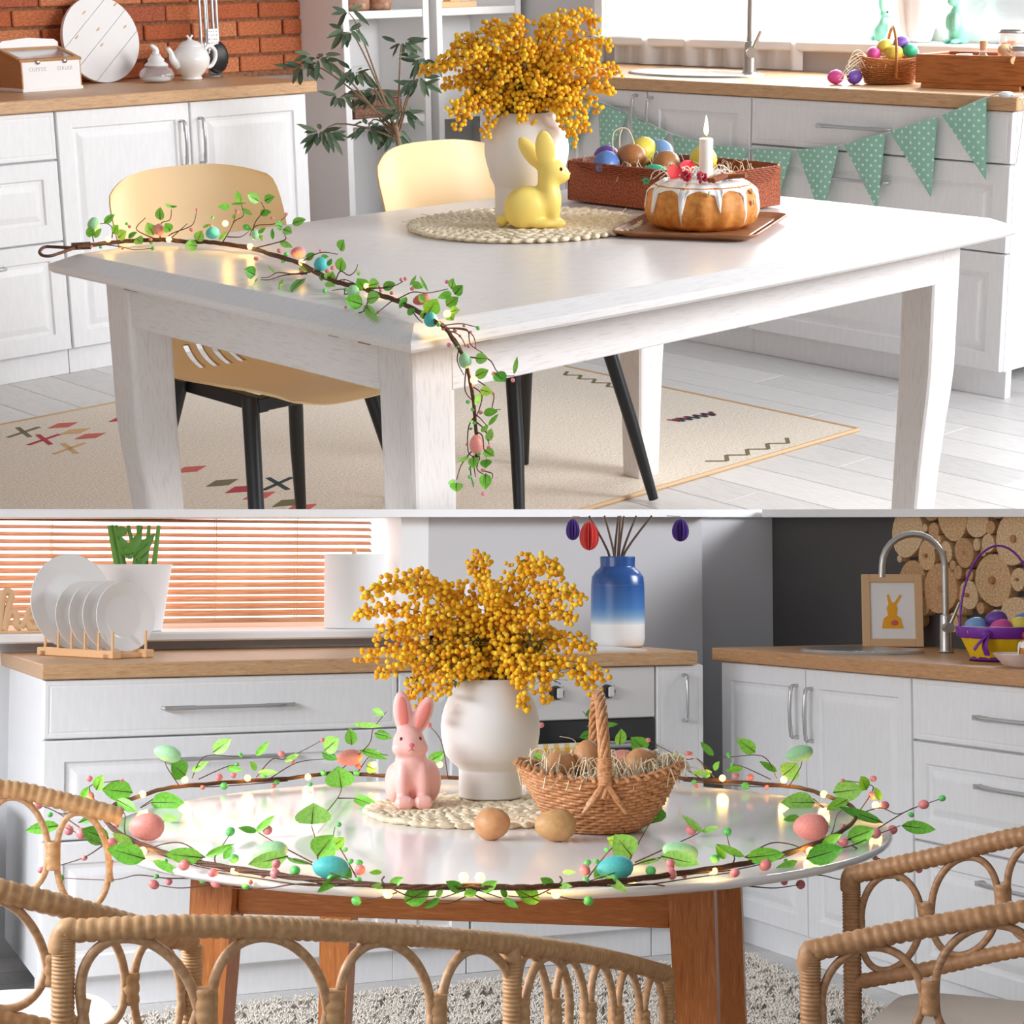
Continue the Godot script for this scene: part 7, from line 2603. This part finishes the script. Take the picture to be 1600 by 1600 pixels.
func lower_garland() -> void:
	garland = thing("easter_garland", "leafy wreath with eggs, berries and lights around the round table rim", "garland", Vector3(1.098, 0.75, -2.678), deg_to_rad(-23.2588))
	eye = Vector3(0, 0.066, 0.998)
	twin = true
	twig_r = 0.0011
	vine_r = 0.0022
	bulb_e = 0.0025
	lf(-651,1,41,-701,-4,52,16)
	lf(-627,35,1,-614,57,14,10)
	lf(-613,46,-39,-601,70,-26,16)
	lf(-584,25,-180,-632,32,-167,28)
	lf(-595,22,-108,-556,6,-85,15)
	lf(-554,8,-183,-498,10,-170,26)
	lf(-621,6,42,-550,32,55,12)
	lf(-533,8,230,-570,24,241,22)
	lf(-519,17,169,-465,28,180,10)
	lf(-500,8,-2,-472,6,13,9)
	lf(-485,8,291,-512,26,302,11)
	lf(-444,8,410,-493,24,421,22)
	lf(-430,8,426,-393,-7,435,9)
	lf(-356,19,472,-404,26,483,17)
	lf(-525,35,-342,-549,58,-327,29)
	lf(-474,77,-323,-442,101,-308,19)
	lf(-410,63,-406,-385,90,-391,10)
	lf(-514,42,-341,-482,61,-327,10)
	lf(-460,43,-387,-429,40,-375,9)
	lf(-414,34,-436,-422,51,-422,9)
	lf(-411,30,-442,-372,29,-429,9)
	lf(-365,47,-459,-338,62,-445,9)
	lf(-297,63,-502,-268,87,-487,26)
	lf(-302,58,-505,-273,48,-492,14)
	lf(-247,73,-502,-249,105,-486,18)
	lf(-241,116,-445,-185,113,-432,8)
	lf(-233,62,-512,-181,49,-500,14)
	lf(-201,146,-408,-180,135,-396,11)
	lf(-202,97,-466,-171,91,-453,14)
	lf(-222,31,-535,-201,25,-522,17)
	lf(-255,8,-388,-260,49,-372,41)
	lf(-220,8,-242,-173,6,-149,17)
	lf(-104,44,-484,-74,63,-469,16)
	lf(-330,8,152,-356,15,164,8)
	lf(-331,8,159,-300,34,171,9)
	lf(-257,8,77,-253,42,91,43)
	lf(-204,26,502,-182,54,513,28)
	lf(-199,19,385,-178,34,396,16)
	lf(-241,26,504,-291,16,513,17)
	lf(-239,26,525,-207,21,534,5)
	lf(-353,21,472,-316,38,483,8)
	lf(-325,22,498,-312,40,508,8)
	lf(-167,26,591,-150,14,599,13)
	lf(-162,21,621,-190,2,629,9)
	lf(-111,26,627,-126,27,636,5)
	lf(-99,15,655,-83,25,664,9)
	lf(-104,14,653,-121,15,662,6)
	lf(-82,-6,646,-50,11,656,19)
	lf(-42,1,658,-35,15,668,6)
	lf(-39,-1,656,-56,-10,665,7)
	lf(-11,9,659,-31,22,668,11)
	lf(5,11,656,-9,4,665,11)
	eg(-484,22,205,26,20,0,"P")
	eg(-537,84,-234,24,14,15,"G")
	eg(-254,47,-528,25,15,-5,"P")
	eg(-177,26,596,23,15,5,"T")
	eg(-270,26,465,24,13,-10,"G")
	bulb(-618,28,8)
	bulb(-576,17,-222)
	bulb(-527,27,-347)
	bulb(-459,10,356)
	bulb(-429,20,-434)
	bulb(-329,13,-514)
	bulb(-208,34,-526)
	bulb(-84,39,-484)
	bulb(-203,23,447)
	bulb(-306,11,526)
	bulb(-102,4,649)
	bulb(10,24,652)
	by(-690,31,22,9,"p")
	by(-720,40,18,6,"g")
	by(-669,16,28,5,"g")
	by(-631,29,13,8,"p")
	by(-618,40,-15,8,"p")
	by(-624,64,-39,6,"p")
	by(-591,51,-126,4,"p")
	by(-580,12,199,10,"p")
	by(-634,-4,51,9,"p")
	by(-519,10,271,8,"p")
	by(-476,9,323,7,"p")
	by(-380,11,479,9,"p")
	by(-598,-39,100,5,"p")
	by(-671,-62,69,6,"p")
	by(-636,-71,88,6,"g")
	by(-541,-60,170,4,"g")
	by(-446,-30,322,4,"g")
	by(-454,-45,298,8,"p")
	by(-423,-32,352,6,"p")
	by(-543,14,137,5,"p")
	by(-589,13,-113,6,"g")
	by(-416,6,416,4,"g")
	by(-361,-14,449,5,"g")
	by(-369,63,-439,7,"p")
	by(-474,26,-395,8,"p")
	by(-451,27,-414,6,"p")
	by(-298,85,-471,5,"p")
	by(-353,46,-472,6,"p")
	by(-238,30,-541,7,"p")
	by(-402,24,-451,7,"g")
	by(-466,10,-399,8,"g")
	by(-381,9,-466,6,"g")
	by(-303,17,-544,7,"g")
	by(-242,16,-547,7,"g")
	by(-434,67,-379,5,"g")
	by(-443,48,-397,5,"g")
	by(-501,10,-379,5,"p")
	by(-381,7,-428,5,"p")
	by(-317,7,-447,5,"g")
	by(-101,116,-420,6,"p")
	by(-314,11,158,9,"p")
	by(-364,13,191,8,"g")
	by(-311,23,504,7,"g")
	by(-250,24,552,7,"p")
	by(-249,15,571,8,"p")
	by(-222,21,586,8,"g")
	by(-266,11,556,5,"p")
	by(-139,26,611,8,"p")
	by(-334,9,528,7,"p")
	by(-339,-13,473,8,"p")
	by(-294,-10,514,6,"g")
	by(-286,-3,528,4,"p")
	by(-359,-12,454,5,"g")
	by(-143,-11,615,7,"g")
	by(-216,7,72,5,"g")
	by(-139,18,638,5,"g")
	by(-176,20,408,4,"g")
	by(-156,27,550,4,"g")
	by(-144,27,562,5,"g")
	by(-174,17,620,6,"g")
	tw([v(-478,12,298),v(-558,8,204),v(-658,19,26),v(-692,31,20),v(-720,40,18)])
	tw([v(-469,8,343),v(-523,8,297),v(-581,8,191),v(-649,1,41)])
	tw([v(-528,8,297),v(-598,-38,101),v(-639,-53,80),v(-670,-62,69)])
	tw([v(-356,-9,460),v(-426,-27,354),v(-486,-39,255),v(-541,-60,171),v(-636,-71,88)])
	tw([v(-348,-19,454),v(-406,-38,367),v(-454,-45,297)])
	tw([v(-172,10,621),v(-223,4,584),v(-261,-8,542),v(-309,-17,493),v(-358,-16,450)])
	tw([v(-354,20,474),v(-402,23,370),v(-435,19,360),v(-453,8,355)])
	tw([v(-482,8,343),v(-528,12,189),v(-564,13,91),v(-579,13,45)])
	tw([v(-492,8,273),v(-514,16,213),v(-559,10,-4),v(-580,10,-74)])
	tw([v(-516,29,-358),v(-498,61,-326),v(-478,72,-326),v(-436,63,-382),v(-419,60,-403)])
	tw([v(-507,25,-371),v(-459,46,-385),v(-439,46,-403)])
	tw([v(-415,20,-444),v(-386,53,-438),v(-365,52,-455),v(-331,67,-468),v(-298,85,-471)])
	tw([v(-394,15,-459),v(-355,39,-475),v(-329,45,-497),v(-285,45,-533)])
	tw([v(-275,19,-557),v(-217,72,-498),v(-205,105,-458),v(-185,131,-424),v(-177,141,-411)])
	tw([v(-238,20,-545),v(-212,53,-515),v(-180,54,-502)])
	tw([v(-240,26,515),v(-211,26,556),v(-173,22,613),v(-139,16,640)])
	tw([v(-205,26,552),v(-265,21,383),v(-314,11,211),v(-327,8,159)])
	tw([v(-198,27,544),v(-229,12,280),v(-256,8,91)])
	tw([v(-250,8,56),v(-248,8,-242),v(-255,8,-397)])
	tw([v(-248,8,-242),v(-220,8,-242)])
	tw([v(-139,18,638),v(-178,21,430),v(-209,8,223),v(-219,8,105)])
	tw([v(-333,14,502),v(-339,21,485),v(-340,25,429),v(-360,14,215)])
	tw([v(-91,6,654),v(-115,-4,635),v(-140,-10,616)])
	tw([v(-107,23,642),v(-107,17,652),v(-75,2,657),v(-44,3,660)])
	tw([v(10,10,655),v(-6,2,654),v(-29,-8,648),v(-60,-6,651)])
	tw([v(6,14,657),v(-13,8,659),v(-36,0,657)])
	tw([v(-536,17,-344),v(-545,55,-278),v(-544,71,-250)])
	tw([v(-585,15,26),v(-623,25,15),v(-648,17,28),v(-674,26,22)])
	tw([v(-585,15,26),v(-620,47,-24),v(-615,55,-45),v(-591,51,-125)])
	tw([v(-560,8,-234),v(-558,8,-117),v(-554,8,-183)])
	tw([v(-69,14,-491),v(-79,82,-449),v(-99,114,-422)])
	tw([v(-139,12,640),v(-206,5,598),v(-274,8,563),v(-339,8,514)])
	tw([v(-205,14,603),v(-276,11,549),v(-342,8,494),v(-416,9,403),v(-501,10,253)])
	tw([v(-362,10,-479),v(-467,9,-405),v(-536,14,-344),v(-567,15,-269)])
	vine([v(11,14,654),v(-36,14,663),v(-75,14,663),v(-139,14,640),v(-205,14,604),v(-276,14,551),v(-342,14,496),v(-405,14,421),v(-476,14,307),v(-538,14,175),v(-586,14,21),v(-598,14,-119),v(-582,14,-211),v(-558,14,-328),v(-510,14,-385),v(-427,14,-444),v(-362,14,-484),v(-288,14,-569),v(-226,14,-547),v(-165,14,-515),v(-69,14,-495),v(-8,14,-495)],true)
